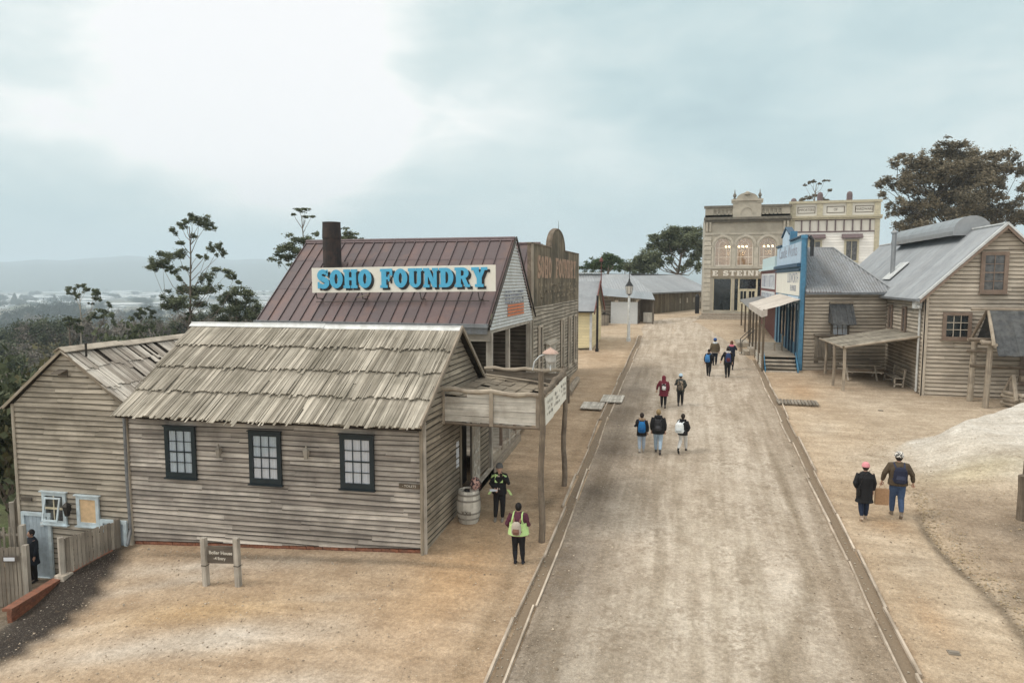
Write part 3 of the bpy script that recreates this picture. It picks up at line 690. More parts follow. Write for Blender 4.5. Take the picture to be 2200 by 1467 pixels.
# ================================================================ weatherboard cottage with shingle roof (front left)
def cottage():
    t = thing('weatherboard_cottage', (-10.6, 18, .8), 'grey weatherboard cottage with ragged shingle roof and three black framed windows', 'cottage')
    U = Vector((-math.cos(R(3.5)), -math.sin(R(3.5)), 0)); N = Vector((math.sin(R(3.5)), -math.cos(R(3.5)), 0)); O = Vector((-6.4, 15.72, 0))
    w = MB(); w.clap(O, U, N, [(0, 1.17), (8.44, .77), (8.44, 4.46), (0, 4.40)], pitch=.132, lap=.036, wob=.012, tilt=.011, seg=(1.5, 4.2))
    w.box(O + N * -.02 + Z * .95, U * .02 - U * .11, N * .06, Z * 3.5)
    w.build('wall', M['board_grey'], t)
    # side wall to the street, with gable
    s = MB(); So = Vector((-6.4, 0, 0)); 
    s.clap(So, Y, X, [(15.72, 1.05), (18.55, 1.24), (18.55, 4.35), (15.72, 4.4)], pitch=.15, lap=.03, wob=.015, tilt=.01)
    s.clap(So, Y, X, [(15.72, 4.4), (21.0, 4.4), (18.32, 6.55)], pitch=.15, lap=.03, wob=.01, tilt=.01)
    s.clap(So, Y, X, [(20.55, 1.75), (21.5, 1.8), (21.5, 4.38), (20.55, 4.38)], pitch=.15, lap=.02)
    s.box((-6.44, 15.6, 1.0), (.07, 0, 0), (0, .1, 0), (0, 0, 3.45)); s.box((-6.42, 18.5, 1.2), (.08, 0, 0), (0, .1, 0), (0, 0, 3.2))
    s.build('side_wall', M['board_side'], t)
    b = MB()
    for r in range(7):      # brick base under the front wall
        u = -.02 + (r % 2) * .11
        while u < 8.3:
            z = 1.17 - .41 * u / 8.62 - .02 - (r + 1) * .077
            b.box(O + U * u + N * (.005 + random.uniform(-.008, .012)) + Z * z, U * .222, N * -.1, Z * .067); u += .234
    b.build('brick_base', M['brick'], t)
    d = MB(); d.cbox(-14.7, -7.0, 16.0, 21.0, .9, 4.3); d.build('inner_fill', M['under'], t)  # near-black block added; its colour carries the shade of the door recess
    d = MB(); d.box((-6.9, 18.64, 1.2), (.1, 0, 0), (0, 1.0, 0), (0, 0, 2.9)); d.box((-6.45, 18.6, 1.15), (.05, 0, 0), (0, .06, 0), (0, 0, 3.2)); d.box((-6.45, 19.68, 1.15), (.05, 0, 0), (0, .06, 0), (0, 0, 3.2))
    dr = d.build('door', M['board_dark'], t)
    h = MB(); h.lathe((-6.78, 19.45, 2.2), [(0, 0), (.03, .01), (.035, .04), (0, .06)], 8); h.build('handle', M['iron'], dr)
    n_ = MB(); n_.box((-6.385, 18.2, 2.6), (.012, 0, 0), (0, .22, 0), (0, 0, .75)); n_.build('door_notice', M['curtain'], t)
    p = MB(); p.box((-6.42, 19.75, 1.55), (.03, 0, 0), (0, .8, 0), (0, 0, 2.8)); pp = p.build('notice_board', M['plank'], t)
    q = MB()
    for i in range(64):
        yy = random.uniform(19.78, 20.4); zz = random.uniform(1.6, 4.1); q.box((-6.388 + .0007 * i * .2, yy, zz), (.003, 0, 0), (0, random.uniform(.06, .16), random.uniform(-.01, .01)), (0, 0, random.uniform(.05, .13)))
    q.build('pasted_notice', M['signwood'], pp)
    bm = MB(); bm.box((-6.42, 19.7, 1.3), (.16, 0, 0), (0, 2.0, .1), (0, 0, .28)); bm.build('plinth_beam', M['plank'], t)
    # roof
    r = MB(); e = Vector((-6.20, 15.14, 4.42)); V = Vector((0, 3.2, 2.2)); Hs = V.length; V = V / Hs
    e2 = e + U * 9.05; Ur = U
    r.box(e + Z * -.05, U * 8.5, V * Hs, V.cross(U).normalized() * -.03 if V.cross(U).z > 0 else V.cross(U).normalized() * .03)
    e3 = Vector((-6.20, 21.1, 4.5)); V3 = (Vector((-6.20, 18.36, 6.62)) - e3); r.box(e3 + Z * -.06, U * 8.6, V3, Z * .03)
    r.build('roof_boards', M['under'], t)
    k = MB(); k.shakes(e, U, V, 8.52, Hs - .02, rows=4, w=(.035, .095), gap=.008, rag=.15, lift=.075, skew=0, skip=.02)
    k.shakes(e + V * .02, U, V, 8.52, Hs - .04, rows=8, w=(.09, .17), gap=.0, rag=.03, lift=.018)
    rf = k.build('roof', M['shake'], t)
    k2 = MB(); k2.shakes(e3, -U * -1, V3.normalized(), 8.6, V3.length, rows=4, w=(.1, .2)); k2.build('rear_roof', M['shake'], t)
    c = MB(); P = e + V * Hs + Z * .03
    for a, bb, dz in ((0, 4.25, 0), (4.2, 8.62, .02)):
        c.box(P + U * a + Z * dz, U * (bb - a), V * -.16 + Z * -.01, Z * .012); c.box(P + U * a + Z * dz, U * (bb - a), Vector((0, .15, -.09)), Z * .012)
        c.tube([P + U * a + Z * (dz + .015), P + U * bb + Z * (dz + .015)], .02, 6)
    c.build('ridge_cap', M['gal_white'], t)
    bg = MB(); bg.box(e + X * .03 + Z * -.02, V * Hs, X * -.05, V.cross(X).normalized() * -.12); bg.box(Vector((-6.17, 18.36, 6.64)), Vector((0, 2.75, -2.15)), X * -.05, Z * -.12)
    bg.build('bargeboard', M['log_pale'], t)
    # windows
    for u0, z0 in ((6.34, 2.66), (3.84, 2.63), (1.27, 2.65)):
        f = window(t, O + U * (u0 + .92) + N * .05 + Z * z0, -U, N, .92, 1.40, M['green_black'], 3, 4, t=.115, d=.06, bar=.02, sill=.03, head=.02, bottom=.15)
    for u0, z0 in ((5.62, 3.33), (3.10, 3.40)):
        l = MB(); c0 = O + U * u0 + N * .14 + Z * z0
        l.lathe(c0, [(.055, 0), (.085, .2)], 4, .6, R(45)); l.lathe(c0 + Z * .2, [(.1, 0), (.03, .07), (.02, .12), (0, .13)], 4, .3, R(45)); l.lathe(c0 - Z * .02, [(0, 0), (.06, 0), (.06, .02)], 4, .3, R(45)); l.box(c0 - N * .14 + Z * .05 - U * .03, U * .06, N * .1, Z * .12)
        l.build('wall_lantern', M['post'], t)
    a = MB(); a.box(O + U * .62 + N * .03 + Z * 2.86, -U * .54, N * .03, Z * -.12); a.build('arrow_board', M['log'], t)
    text('lettering', '- TOILETS', .085, O + U * .35 + N * .064 + Z * 2.80, -U, Z, M['letter_white'], t, .002)
    pipe(t, [O + U * 8.47 + N * .1 + Z * 4.35, O + U * 8.49 + N * .09 + Z * 2.5, O + U * 8.46 + N * .09 + Z * 1.1, O + U * 8.4 + N * .3 + Z * .75], .045, 'gal_old')
    return t
cottage()

def awning():
    t = thing('street_awning', (-5, 19, 1.1), 'rough pole awning with boarded sign panels at the cottage street door', 'awning')
    posts = [(-3.62, 17.0, 5.66), (-3.76, 21.1, 5.28)]
    for x, y, zt in posts:
        g = Tz(x, y); mb = MB(); n = 9
        mb.tube([(x + .03 * math.sin(i * 1.3), y + .02 * math.cos(i * 1.7), g - .1 + (zt - g + .1) * i / n) for i in range(n + 1)], [.088 - .002 * i for i in range(n + 1)], 10)
        mb.build('post', M['log'], t, True)
    def rail(a, b, r, nm='rail', m='log_pale', sag=.03):
        mb = MB(); a, b = Vector(a), Vector(b); n = 8
        mb.tube([a + (b - a) * (i / n) + Vector((.0, .01 * math.sin(i * 2), sag * math.sin(i * 1.9))) for i in range(n + 1)], [r * (1 + .12 * math.sin(i * 2.3)) for i in range(n + 1)], 9); mb.build(nm, M[m], t, True)
    rail((-6.4, 17.15, 5.06), (-3.66, 17.1, 4.99), .065); rail((-3.62, 17.0, 5.02), (-3.74, 21.15, 5.16), .085, m='log', sag=.05); rail((-6.4, 21.1, 5.12), (-3.72, 21.1, 5.13), .06)
    rail((-6.4, 17.15, 4.14), (-3.66, 17.1, 4.13), .04, m='log', sag=.01)
    p = MB()
    for i in range(5): 
        for a, b in ((-6.36, -5.06), (-4.98, -3.72)):
            if i == 4 and a < -6: 
                p.box((-5.7, 17.16, 4.2 + i * .165), (.62, 0, 0), (0, .02, 0), (0, 0, .09)); continue
            p.box((a, 17.14 + random.uniform(0, .012), 4.2 + i * .165), (b - a, 0, random.uniform(-.01, .01)), (0, .022, 0), (0, 0, .16))
    p.build('sign_panel', M['signwood'], t)
    for x in (-6.42, -5.06, -3.8): m = MB(); m.box((x, 17.08, 4.12), (.1, 0, 0), (0, .05, 0), (0, 0, .9)); m.build('panel_batten', M['log_pale'], t)
    s = MB(); 
    for i in range(3): s.box((-3.60 - .05 * i, 17.25 + i * 1.28, 4.18 + .02 * i), (-.02, 1.24, .02), (.02, 0, 0), (0, 0, .72))
    sp = s.build('street_sign_panel', M['sign_cream'], t)
    for i in range(3):
        o = Vector((-3.575 - .05 * i, 17.87 + i * 1.28, 4.6 + .02 * i))
        q = MB()
        for j in range(26):
            q.box(o + Y * random.uniform(-.4, .35) + Z * (random.choice((-.2, -.05, .1)) + random.uniform(0, .02)), Y * random.uniform(.03, .07), X * .003, Z * random.uniform(.05, .1))
        q.build('faded_lettering', M['ink_faint'], sp)
    # weathered little roof between the rails
    r = MB(); r.box((-6.38, 17.3, 4.86), (2.55, 0, -.42), (0, 3.7, 0), (0, 0, .02)); r.build('roof_boards', M['under'], t)
    k = MB(); k.shakes((-3.84, 17.25, 4.50), Y, Vector((-2.53, 0, .42)).normalized(), 3.75, 2.5, rows=7, w=(.16, .34), gap=.02, skip=.10, rag=.07, lift=.035); k.build('shingle_roof', M['board_side'], t)
    b2 = MB(); b2.tube([(-6.3, 20.6, 5.0), (-4.8, 20.9, 4.8), (-3.8, 21.0, 4.62)], .03, 6); b2.build('brace', M['log_pale'], t)
    back = MB()
    for i in range(4): back.box((-6.35, 21.12, 4.25 + i * .2), (2.5, 0, 0), (0, .02, 0), (0, 0, .19))
    back.build('back_panel', M['board_dark'], t)
    l = thing('globe_lamp', (-4.5, 21.0, 5.2), 'pale glass lantern on a curved white bracket above the awning rail', 'lamp')
    g = MB(); g.lathe((-4.2, 21.0, 5.32), [(.05, 0), (.15, .1), (.20, .36)], 8, .6); g.build('lamp_glass', flat('frost', (.6, .58, .54)), l, True)
    g = MB(); g.lathe((-4.2, 21.0, 5.68), [(.27, 0), (.22, .06), (.1, .13), (.03, .17), (0, .2)], 8, .5); g.build('hood', flat('hoodc', (.5, .36, .30)), l, True)
    g = MB(); g.tube([(-4.78, 21.0, 5.12), (-4.72, 21.0, 5.4), (-4.55, 21.0, 5.58), (-4.3, 21.0, 5.68)], .022, 8); g.tube([(-4.2, 21, 5.13), (-4.2, 21, 5.33)], .02, 6); g.build('bracket', M['white_paint'], l, True)
awning()

# ================================================================ side-gabled board building at far left
def side_house():
    t = thing('board_house', (-16.9, 18, -.5), 'tall olive brown board house with pale blue door and windows beside the fence', 'house')
    a = R(3.5); U = Vector((-math.cos(a), -math.sin(a), 0)); N = Vector((math.sin(a), -math.cos(a), 0)); O = Vector((-14.9, 15.16, 0)); Wd = 3.55
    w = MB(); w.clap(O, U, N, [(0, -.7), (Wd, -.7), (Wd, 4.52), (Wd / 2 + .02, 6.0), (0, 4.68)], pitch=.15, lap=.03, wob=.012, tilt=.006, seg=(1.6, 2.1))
    w.box(O + Z * -.7 - N * .02, -U * -.02 + U * -.12, N * .07, Z * 5.35); w.box(O + U * Wd + Z * -.7 - N * .02, U * .09, N * .07, Z * 5.2)
    w.build('wall', M['board_olive'], t)
    s = MB(); back = Vector((-math.sin(a), math.cos(a), 0)); s.clap(O + U * Wd, back, U, [(0, -1.2), (6, -1.2), (6, 4.5), (0, 4.5)], pitch=.15, lap=.03); s.build('side_wall', M['board_olive'], t)
    for side in (0, 1):
        e = (O + U * (-.22) + Z * 4.60 if side == 0 else O + U * (Wd + .25) + Z * 4.40) + N * .15
        ridge = O + U * (Wd / 2) + Z * 6.05 + N * .15; V = ridge - e; H = V.length; V = V / H
        r = MB(); r.box(e - Z * .05, back * 5.6, V * H, Z * .02); r.build('roof_boards', M['under'], t)
        k = MB(); k.shakes(e, back, V, 5.6, H, rows=3, w=(.08, .2), gap=.018, skip=.11, rag=.16, lift=.045); k.build('roof' if side == 0 else 'far_roof', M['shake_pale'], t)
    c = MB(); rp = O + U * (Wd / 2) + Z * 6.1 + N * .2
    for x0, x1, dz in ((0, 2.1, .03), (2.1, 5.4, 0)): 
        c.box(rp + back * x0 + Z * dz, back * (x1 - x0), U * -.2 - Z * .12, Z * .025); c.box(rp + back * x0 + Z * dz, back * (x1 - x0), U * .2 - Z * .12, Z * .025)
    c.build('ridge_board', M['plank'], t)
    p = MB(); q = rp + back * .55 - U * .35 - Z * .25; p.tube([q, q + Z * .36], .03, 8); p.lathe(q + Z * .36, [(.05, 0), (.05, .02), (0, .03)], 8); p.build('vent_pipe', M['iron'], t)
    bg = MB(); bg.box(O + U * -.2 + N * .12 + Z * 4.5, U * (Wd / 2 + .2) + Z * 1.5, N * .04, Z * .1); bg.box(O + U * (Wd + .25) + N * .12 + Z * 4.35, U * (-Wd / 2 - .25) + Z * 1.65, N * .04, Z * .1); bg.build('bargeboard', M['board_side'], t)
    h = MB(); h.box(O + U * 2.0 + N * .03 + Z * 5.5, -U * .3, N * .26 - Z * .08, Z * .02); h.box(O + U * 2.0 + N * .03 + Z * 5.3, -U * .3, N * .02, Z * .2); h.build('hatch', M['board_dark'], t)
    # openings (u measured from the right corner going left)
    def W_(u, z): return O + U * u + N * .045 + Z * z
    window(t, W_(2.75, 1.1), -U, N, .78, .92, M['pale_blue'], 2, 2, t=.1, d=.05, bar=.03, sill=.05, head=.05, inner='glass_grey', barmat=M['cream'], label='pale blue window with an open hopper sash')
    o = MB(); b0 = W_(2.62, 1.24) + N * .06; tl = N * .16 + Z * .62; pframe(o, b0 + N * .14, -U, (Z * .64 - N * .14).normalized(), N, .52, .66, .045, .03, .5); o.build('sash', M['pale_blue'], t)
    window(t, W_(1.62, 1.12), -U, N, .72, .86, M['pale_blue'], 1, 1, t=.1, d=.05, sill=.04, head=.05, inner='ply', label='window boarded up with pale plywood')
    for u0, wd, hh in ((3.48, .98, 2.0), (.88, .85, 1.95)):
        d = MB(); pframe(d, W_(u0, -.6), -U, Z, N, wd, hh, .1, .06, .5); fr = d.build('door_frame', M['pale_blue'], t)
        d = MB(); 
        for i in range(6): d.box(W_(u0 - .1 - i * (wd - .2) / 6, -.58) - N * .012, -U * ((wd - .2) / 6 - .006), N * .03, Z * (hh - .12), .3 + .1 * (i % 2))
        dd = d.build('door', M['door_blue'], fr)
    n = MB(); n.box(W_(2.86, 1.0) + N * .02, -U * .1, N * .01, Z * .13); n.build('number_plate', M['white_paint'], t); text('digit', 'A', .1, W_(2.81, 1.065) + N * .034, -U, Z, M['ink'], t, .001)
    l = MB(); c0 = W_(1.82, 1.42) + N * .16; l.lathe(c0, [(.06, 0), (.11, .28)], 4, .6, R(45)); l.lathe(c0 + Z * .28, [(.13, 0), (.04, .09), (0, .12)], 4, .3, R(45)); l.box(c0 - N * .15 + Z * .1, U * .05, N * .1, Z * .1); l.build('wall_lantern', M['iron'], t)
    b = MB(); b.box(W_(3.45, 1.72) + N * .01, -U * .34, N * .04, Z * .1); b.build('name_board', M['board_dark'], t)
side_house()

# ---------------------------------------------------------------- yard: retaining wall, fences
def brick_wall():
    t = thing('retaining_wall', (-15.4, 13.3, -.4), 'low red brick retaining wall topped with a sloping brick coping by dark soil', 'wall')
    P = [(-15.2, 11.9, .33), (-15.6, 13.65, .30), (-15.15, 14.78, .62)]
    mb = MB(); cp = MB()
    for (x0, y0, z0), (x1, y1, z1) in zip(P, P[1:]):
        d = Vector((x1 - x0, y1 - y0, 0)); L = d.length; d = d / L; n = Vector((d.y, -d.x, 0)); sl = (z1 - z0) / L
        for r in range(12):
            u = -.11 * (r % 2)
            while u < L:
                a = max(u, 0); b = min(u + .222, L); zt = z0 + sl * a - .075 - r * .077
                if b - a > .03: mb.box(Vector((x0, y0, zt - .067)) + d * a + n * (.0 + random.uniform(-.004, .004)), d * (b - a) + Z * (sl * (b - a)), n * -.11, Z * .067)
                u += .234
        u = 0
        while u < L:
            cp.box(Vector((x0, y0, z0 + sl * u - .07)) + d * u + n * .02, d * min(.105, L - u) + Z * sl * .1, n * -.24, Z * .07); u += .113
    mb.build('brickwork', M['brick'], t); cp.build('coping', M['brick'], t)
    b = MB(); b.cbox(-15.74, -15.44, 13.5, 13.8, -.2, .38); b.build('pier_cap', M['plank'], t)
brick_wall()
def fence(name, p0, p1, z0, z1, h0, h1, label, n=None, posts=(1, 1), gap=.02, w=.085, rails=(.3, .85), face=None):
    t = thing(name, ((p0[0] + p1[0]) / 2, (p0[1] + p1[1]) / 2, min(z0, z1)), label, 'fence'); d = Vector((p1[0] - p0[0], p1[1] - p0[1], 0)); L = d.length; d = d / L; N = Vector((d.y, -d.x, 0)) * (face or 1)
    n = n or int(L / (w + gap)); q = MB()
    for i in range(n):
        f = (i + .5) / n; z = z0 + (z1 - z0) * f; h = h0 + (h1 - h0) * f + random.uniform(-.015, .015); lean = random.uniform(-.015, .015)
        q.box(Vector((p0[0], p0[1], z)) + d * (L * f - w / 2) + N * .03, d * w, N * .018, Z * h + d * lean)
    q.build('pickets', M['picket'], t); r = MB()
    for k in rails: r.box(Vector((p0[0], p0[1], z0 + h0 * k)), d * L + Z * ((z1 + h1 * k) - (z0 + h0 * k)), N * .03, Z * .07)
    r.build('rail', M['picket'], t)
    for k, e in enumerate((p0, p1)):
        if posts[k]:
            z, h = (z0, h0) if k == 0 else (z1, h1); m = MB(); m.box(Vector((e[0], e[1], z - .1)) - d * .06 - N * .06, d * .12, N * .12, Z * (h + .14)); m.build('post', M['post' if k == 0 else 'picket'], t)
    return t
fence('picket_fence', (-15.66, 13.68), (-15.16, 14.98), .28, .64, 1.02, .74, 'picket fence climbing on the brick wall up to the downpipe', n=15, w=.075, face=1)
f1 = fence('picket_fence', (-16.5, 13.4), (-18.1, 12.95), -.46, -.5, 1.58, 1.58, 'tall grey picket fence with a small white notice, by the yard gate', n=16, w=.082, gap=.02, face=-1)
nb = MB(); nb.box((-16.62, 13.26, .76), (-.36, -.1, 0), (.02, -.02, 0), (0, 0, .15)); nbp = nb.build('notice', M['board_dark'], f1)
nb = MB(); nb.box((-16.66, 13.225, .79), (-.27, -.075, 0), (.01, -.01, 0), (0, 0, .09)); nb.build('notice_face', M['curtain'], nbp)
fence('yard_gate', (-16.35, 14.35), (-15.45, 14.95), -.55, -.4, 1.5, 1.45, 'open plank gate standing between the fences', n=9, w=.085, face=1)
fence('rear_fence', (-17.6, 14.25), (-19.3, 13.9), -.5, -.6, 1.75, 1.8, 'rail fence behind the tall picket fence at the left edge', n=12, w=.05, gap=.08, face=-1)
fence('yard_fence', (-19.0, 15.1), (-20.6, 16.6), -.6, -.8, 2.1, 2.1, 'dark paling fence running back beside the olive brown house', n=14, w=.06, gap=.05)
y_ = MB(); y_.box((-17.55, 13.0, -.48), (-.5, -.12, 0), (0, .02, .0), (-.01, .06, .4)); 
yo = tag(y_.build('caution_board', M['yellow']), 'small yellow warning board on the ground at the left edge', 'warning board')
rp = MB()
for i in range(46):
    x, y = random.uniform(-21.6, -19.4), random.uniform(15.5, 18.5); s = random.uniform(.15, .45); z = Tz(x, y) + random.uniform(0, .9)
    a = random.uniform(0, 3); rp.box((x, y, z), (s * math.cos(a), s * math.sin(a), s * .2), (-s * math.sin(a) * .8, s * math.cos(a) * .8, .1 * s), (0, -.1 * s, s * .35))
tag(rp.build('rubble_heap', M['rubble']), 'heap of broken stone slabs at the left edge beside the house', 'rubble', kind='stuff')

def post_sign():
    t = thing('entry_sign', (-10.7, 13.5, .7), 'timber direction sign reading Boiler House between two square posts', 'sign')
    a, b = Vector((-11.05, 13.42, .70)), Vector((-10.22, 13.5, .74))
    for p, lean in ((a, -.03), (b, -.02)):
        m = MB(); m.box(p + Vector((-.06, -.06, -.1)), X * .12, Y * .12, Z * 1.28 + X * lean); m.build('post', M['post'], t)
        c = MB(); c.box(p + Vector((-.066 + lean * .45, -.066, .5)), X * .132, Y * .132, Z * .018); c.build('strap', M['iron'], t)
    d = (b - a); m = MB(); m.box(a + d * .09 + Z * .56 + Y * -.02, d * .83, Y * .045, Z * .42); pn = m.build('sign_board', M['board_dark'], t)
    u = d.normalized(); c = a + d * .5 + Y * -.03
    text('lettering', 'Boiler House', .115, c + Z * .82, u, Z, M['letter_white'], pn, .002, .002); text('lettering', '-4 Entry', .095, c + Z * .68 - X * .03, u, Z, M['letter_white'], pn, .002, .002)
post_sign()
# ================================================================ slab lettering
def arc(cx, cy, rx, ry, a0, a1, n=14): return [(cx + rx * math.cos(R(a0 + (a1 - a0) * i / n)), cy + ry * math.sin(R(a0 + (a1 - a0) * i / n))) for i in range(n + 1)]
def rc(x0, x1, y0, y1): return [[(x0, y0), (x1, y0), (x1, y1), (x0, y1)]]
def glyph(ch):
    """polygons (each a list of loops) of a fat slab letter in a 1-high box, and its width"""
    s, t = .27, .15
    if ch == 'O': return [[arc(.40, .5, .40, .5, 0, 360, 28)[:-1], arc(.40, .5, .10, .27, 0, 360, 20)[:-1]]], .80
    if ch == 'H': return [rc(.07, .34, 0, 1), rc(.5, .77, 0, 1), rc(.3, .54, .42, .58), rc(0, .4, 0, t), rc(0, .4, 1 - t, 1), rc(.44, .84, 0, t), rc(.44, .84, 1 - t, 1)], .84
    if ch == 'F': return [rc(.07, .36, 0, 1), rc(0, .44, 0, t), rc(0, .72, 1 - t, 1), rc(.56, .72, .64, 1), rc(.3, .52, .44, .58), rc(.46, .56, .34, .68)], .74
    if ch == 'E': return [rc(.07, .36, 0, 1), rc(0, .74, 0, t), rc(0, .72, 1 - t, 1), rc(.56, .72, .66, 1), rc(.58, .74, 0, .32), rc(.3, .52, .44, .58), rc(.46, .56, .34, .68)], .76
    if ch == 'U': return [rc(.07, .34, .3, 1), rc(.52, .74, .3, 1), rc(0, .42, 1 - t, 1), rc(.44, .82, 1 - t, 1), [arc(.405, .34, .335, .34, 180, 360) + arc(.43, .34, .09, .17, 360, 180)]], .82
    if ch == 'N': return [rc(.08, .27, 0, 1), rc(.58, .77, 0, 1), [[(.08, 1), (.34, 1), (.77, 0), (.55, 0)]], rc(0, .36, 0, t), rc(0, .3, 1 - t, 1), rc(.5, .85, 1 - t, 1)], .86
    if ch == 'D': return [[[(0, 0), (.4, 0)] + arc(.4, .5, .4, .5, -90, 90)[1:-1] + [(.4, 1), (0, 1), (0, 1 - t), (.08, 1 - t), (.08, t), (0, t)], [(.36, .2), (.36, .8)] + arc(.4, .5, .12, .3, 90, -90)]], .82
    if ch == 'R': return [[[(0, 0), (.42, 0), (.42, t), (.35, t), (.35, .42), (.45, .42)] + arc(.45, .71, .33, .29, -90, 90)[1:-1] + [(.45, 1), (0, 1), (0, 1 - t), (.08, 1 - t), (.08, t), (0, t)], [(.35, .58), (.35, .85)] + arc(.42, .715, .1, .135, 90, -90)], [[(.4, .44), (.62, .44), (.76, .14), (.86, .14), (.86, 0), (.58, 0)]]], .88
    if ch == 'Y': return [rc(.3, .57, 0, .5), rc(.2, .67, 0, t), [[(.05, 1), (.34, 1), (.57, .45), (.3, .42)]], [[(.6, 1), (.8, 1), (.55, .42), (.36, .45)]], rc(0, .42, 1 - t, 1), rc(.52, .88, 1 - t, 1)], .88
    if ch == 'S':
        sp = arc(.36, .71, .22, .19, 20, 250, 18) + arc(.36, .29, .24, .19, 70, -160, 18); out, inn = [], []
        for i, p in enumerate(sp):
            a, b = sp[max(i - 1, 0)], sp[min(i + 1, len(sp) - 1)]; dx, dy = b[0] - a[0], b[1] - a[1]; L = math.hypot(dx, dy) or 1; h = .10 + .045 * math.sin(math.pi * i / (len(sp) - 1))
            out.append((p[0] - dy / L * h, p[1] + dx / L * h)); inn.append((p[0] + dy / L * h, p[1] - dx / L * h))
        q = [[[out[i], out[i + 1], inn[i + 1], inn[i]]] for i in range(len(sp) - 1)]
        return q + [rc(.54, .66, .66, 1.0), rc(.02, .15, 0, .36)], .72
    if ch == 'T': return [rc(.26, .54, 0, 1), rc(.16, .64, 0, t), rc(0, .8, 1 - t, 1), rc(0, .13, .68, 1), rc(.67, .8, .68, 1)], .8
    if ch == 'I': return [rc(.08, .36, 0, 1), rc(0, .44, 0, t), rc(0, .44, 1 - t, 1)], .44
    if ch == 'L': return [rc(.07, .36, 0, 1), rc(0, .44, 1 - t, 1), rc(0, .72, 0, t), rc(.56, .72, 0, .36)], .74
    if ch == "'": return [[[(.05, .68), (.15, .68), (.22, 1), (0, 1)]]], .24
    return [], .42
def slab(mb, st, o, u, v, h, width=None, depth=.006, sp=.06, tint=.5):
    gs = [glyph(c) for c in st]; tot = sum(g[1] + sp for g in gs) - sp; sx = (width / tot) if width else h; x = 0; k = 0
    u, v, o = Vector(u), Vector(v), Vector(o)
    for polys, w in gs:
        for loops in polys:
            mb.prism([[((p[0] + x) * sx, p[1] * h) for p in l] for l in loops], o, u, v, depth + k * .0007, tint, back=False); k = (k + 1) % 9
        x += w + sp

# ================================================================ foundry (rust roof) and its false front
def seam_roof(t, name, x0, x1, ye, ze, yr, zr, mat, step=.43):
    """standing-seam slope between eave (ye, ze) and ridge (yr, zr)"""
    V = Vector((0, yr - ye, zr - ze)); H = V.length; V = V / H; N = X.cross(V); N = N if N.z > 0 else -N; mb = MB(); x = x0
    while x < x1 - .02:
        w = min(step, x1 - x)
        for a, b in ((0, H * .38), (H * .38, H * .74), (H * .74, H)):
            j = .004 * (a > 0) + random.uniform(0, .003); q = [Vector((x, ye, ze)) + V * a + N * (.006 + j), Vector((x + w, ye, ze)) + V * a + N * (.006 + j), Vector((x + w, ye, ze)) + V * b + N * .004, Vector((x, ye, ze)) + V * b + N * .004]
            mb.face(q, None, random.random())
        mb.box(Vector((x - .014, ye, ze)) + N * .004, X * .028, V * H, N * .045, 0); x += step
    mb.box(Vector((x0, ye, ze)) - N * .03, X * (x1 - x0), V * H, N * .028, .2)
    return mb.build(name, M[mat], t)
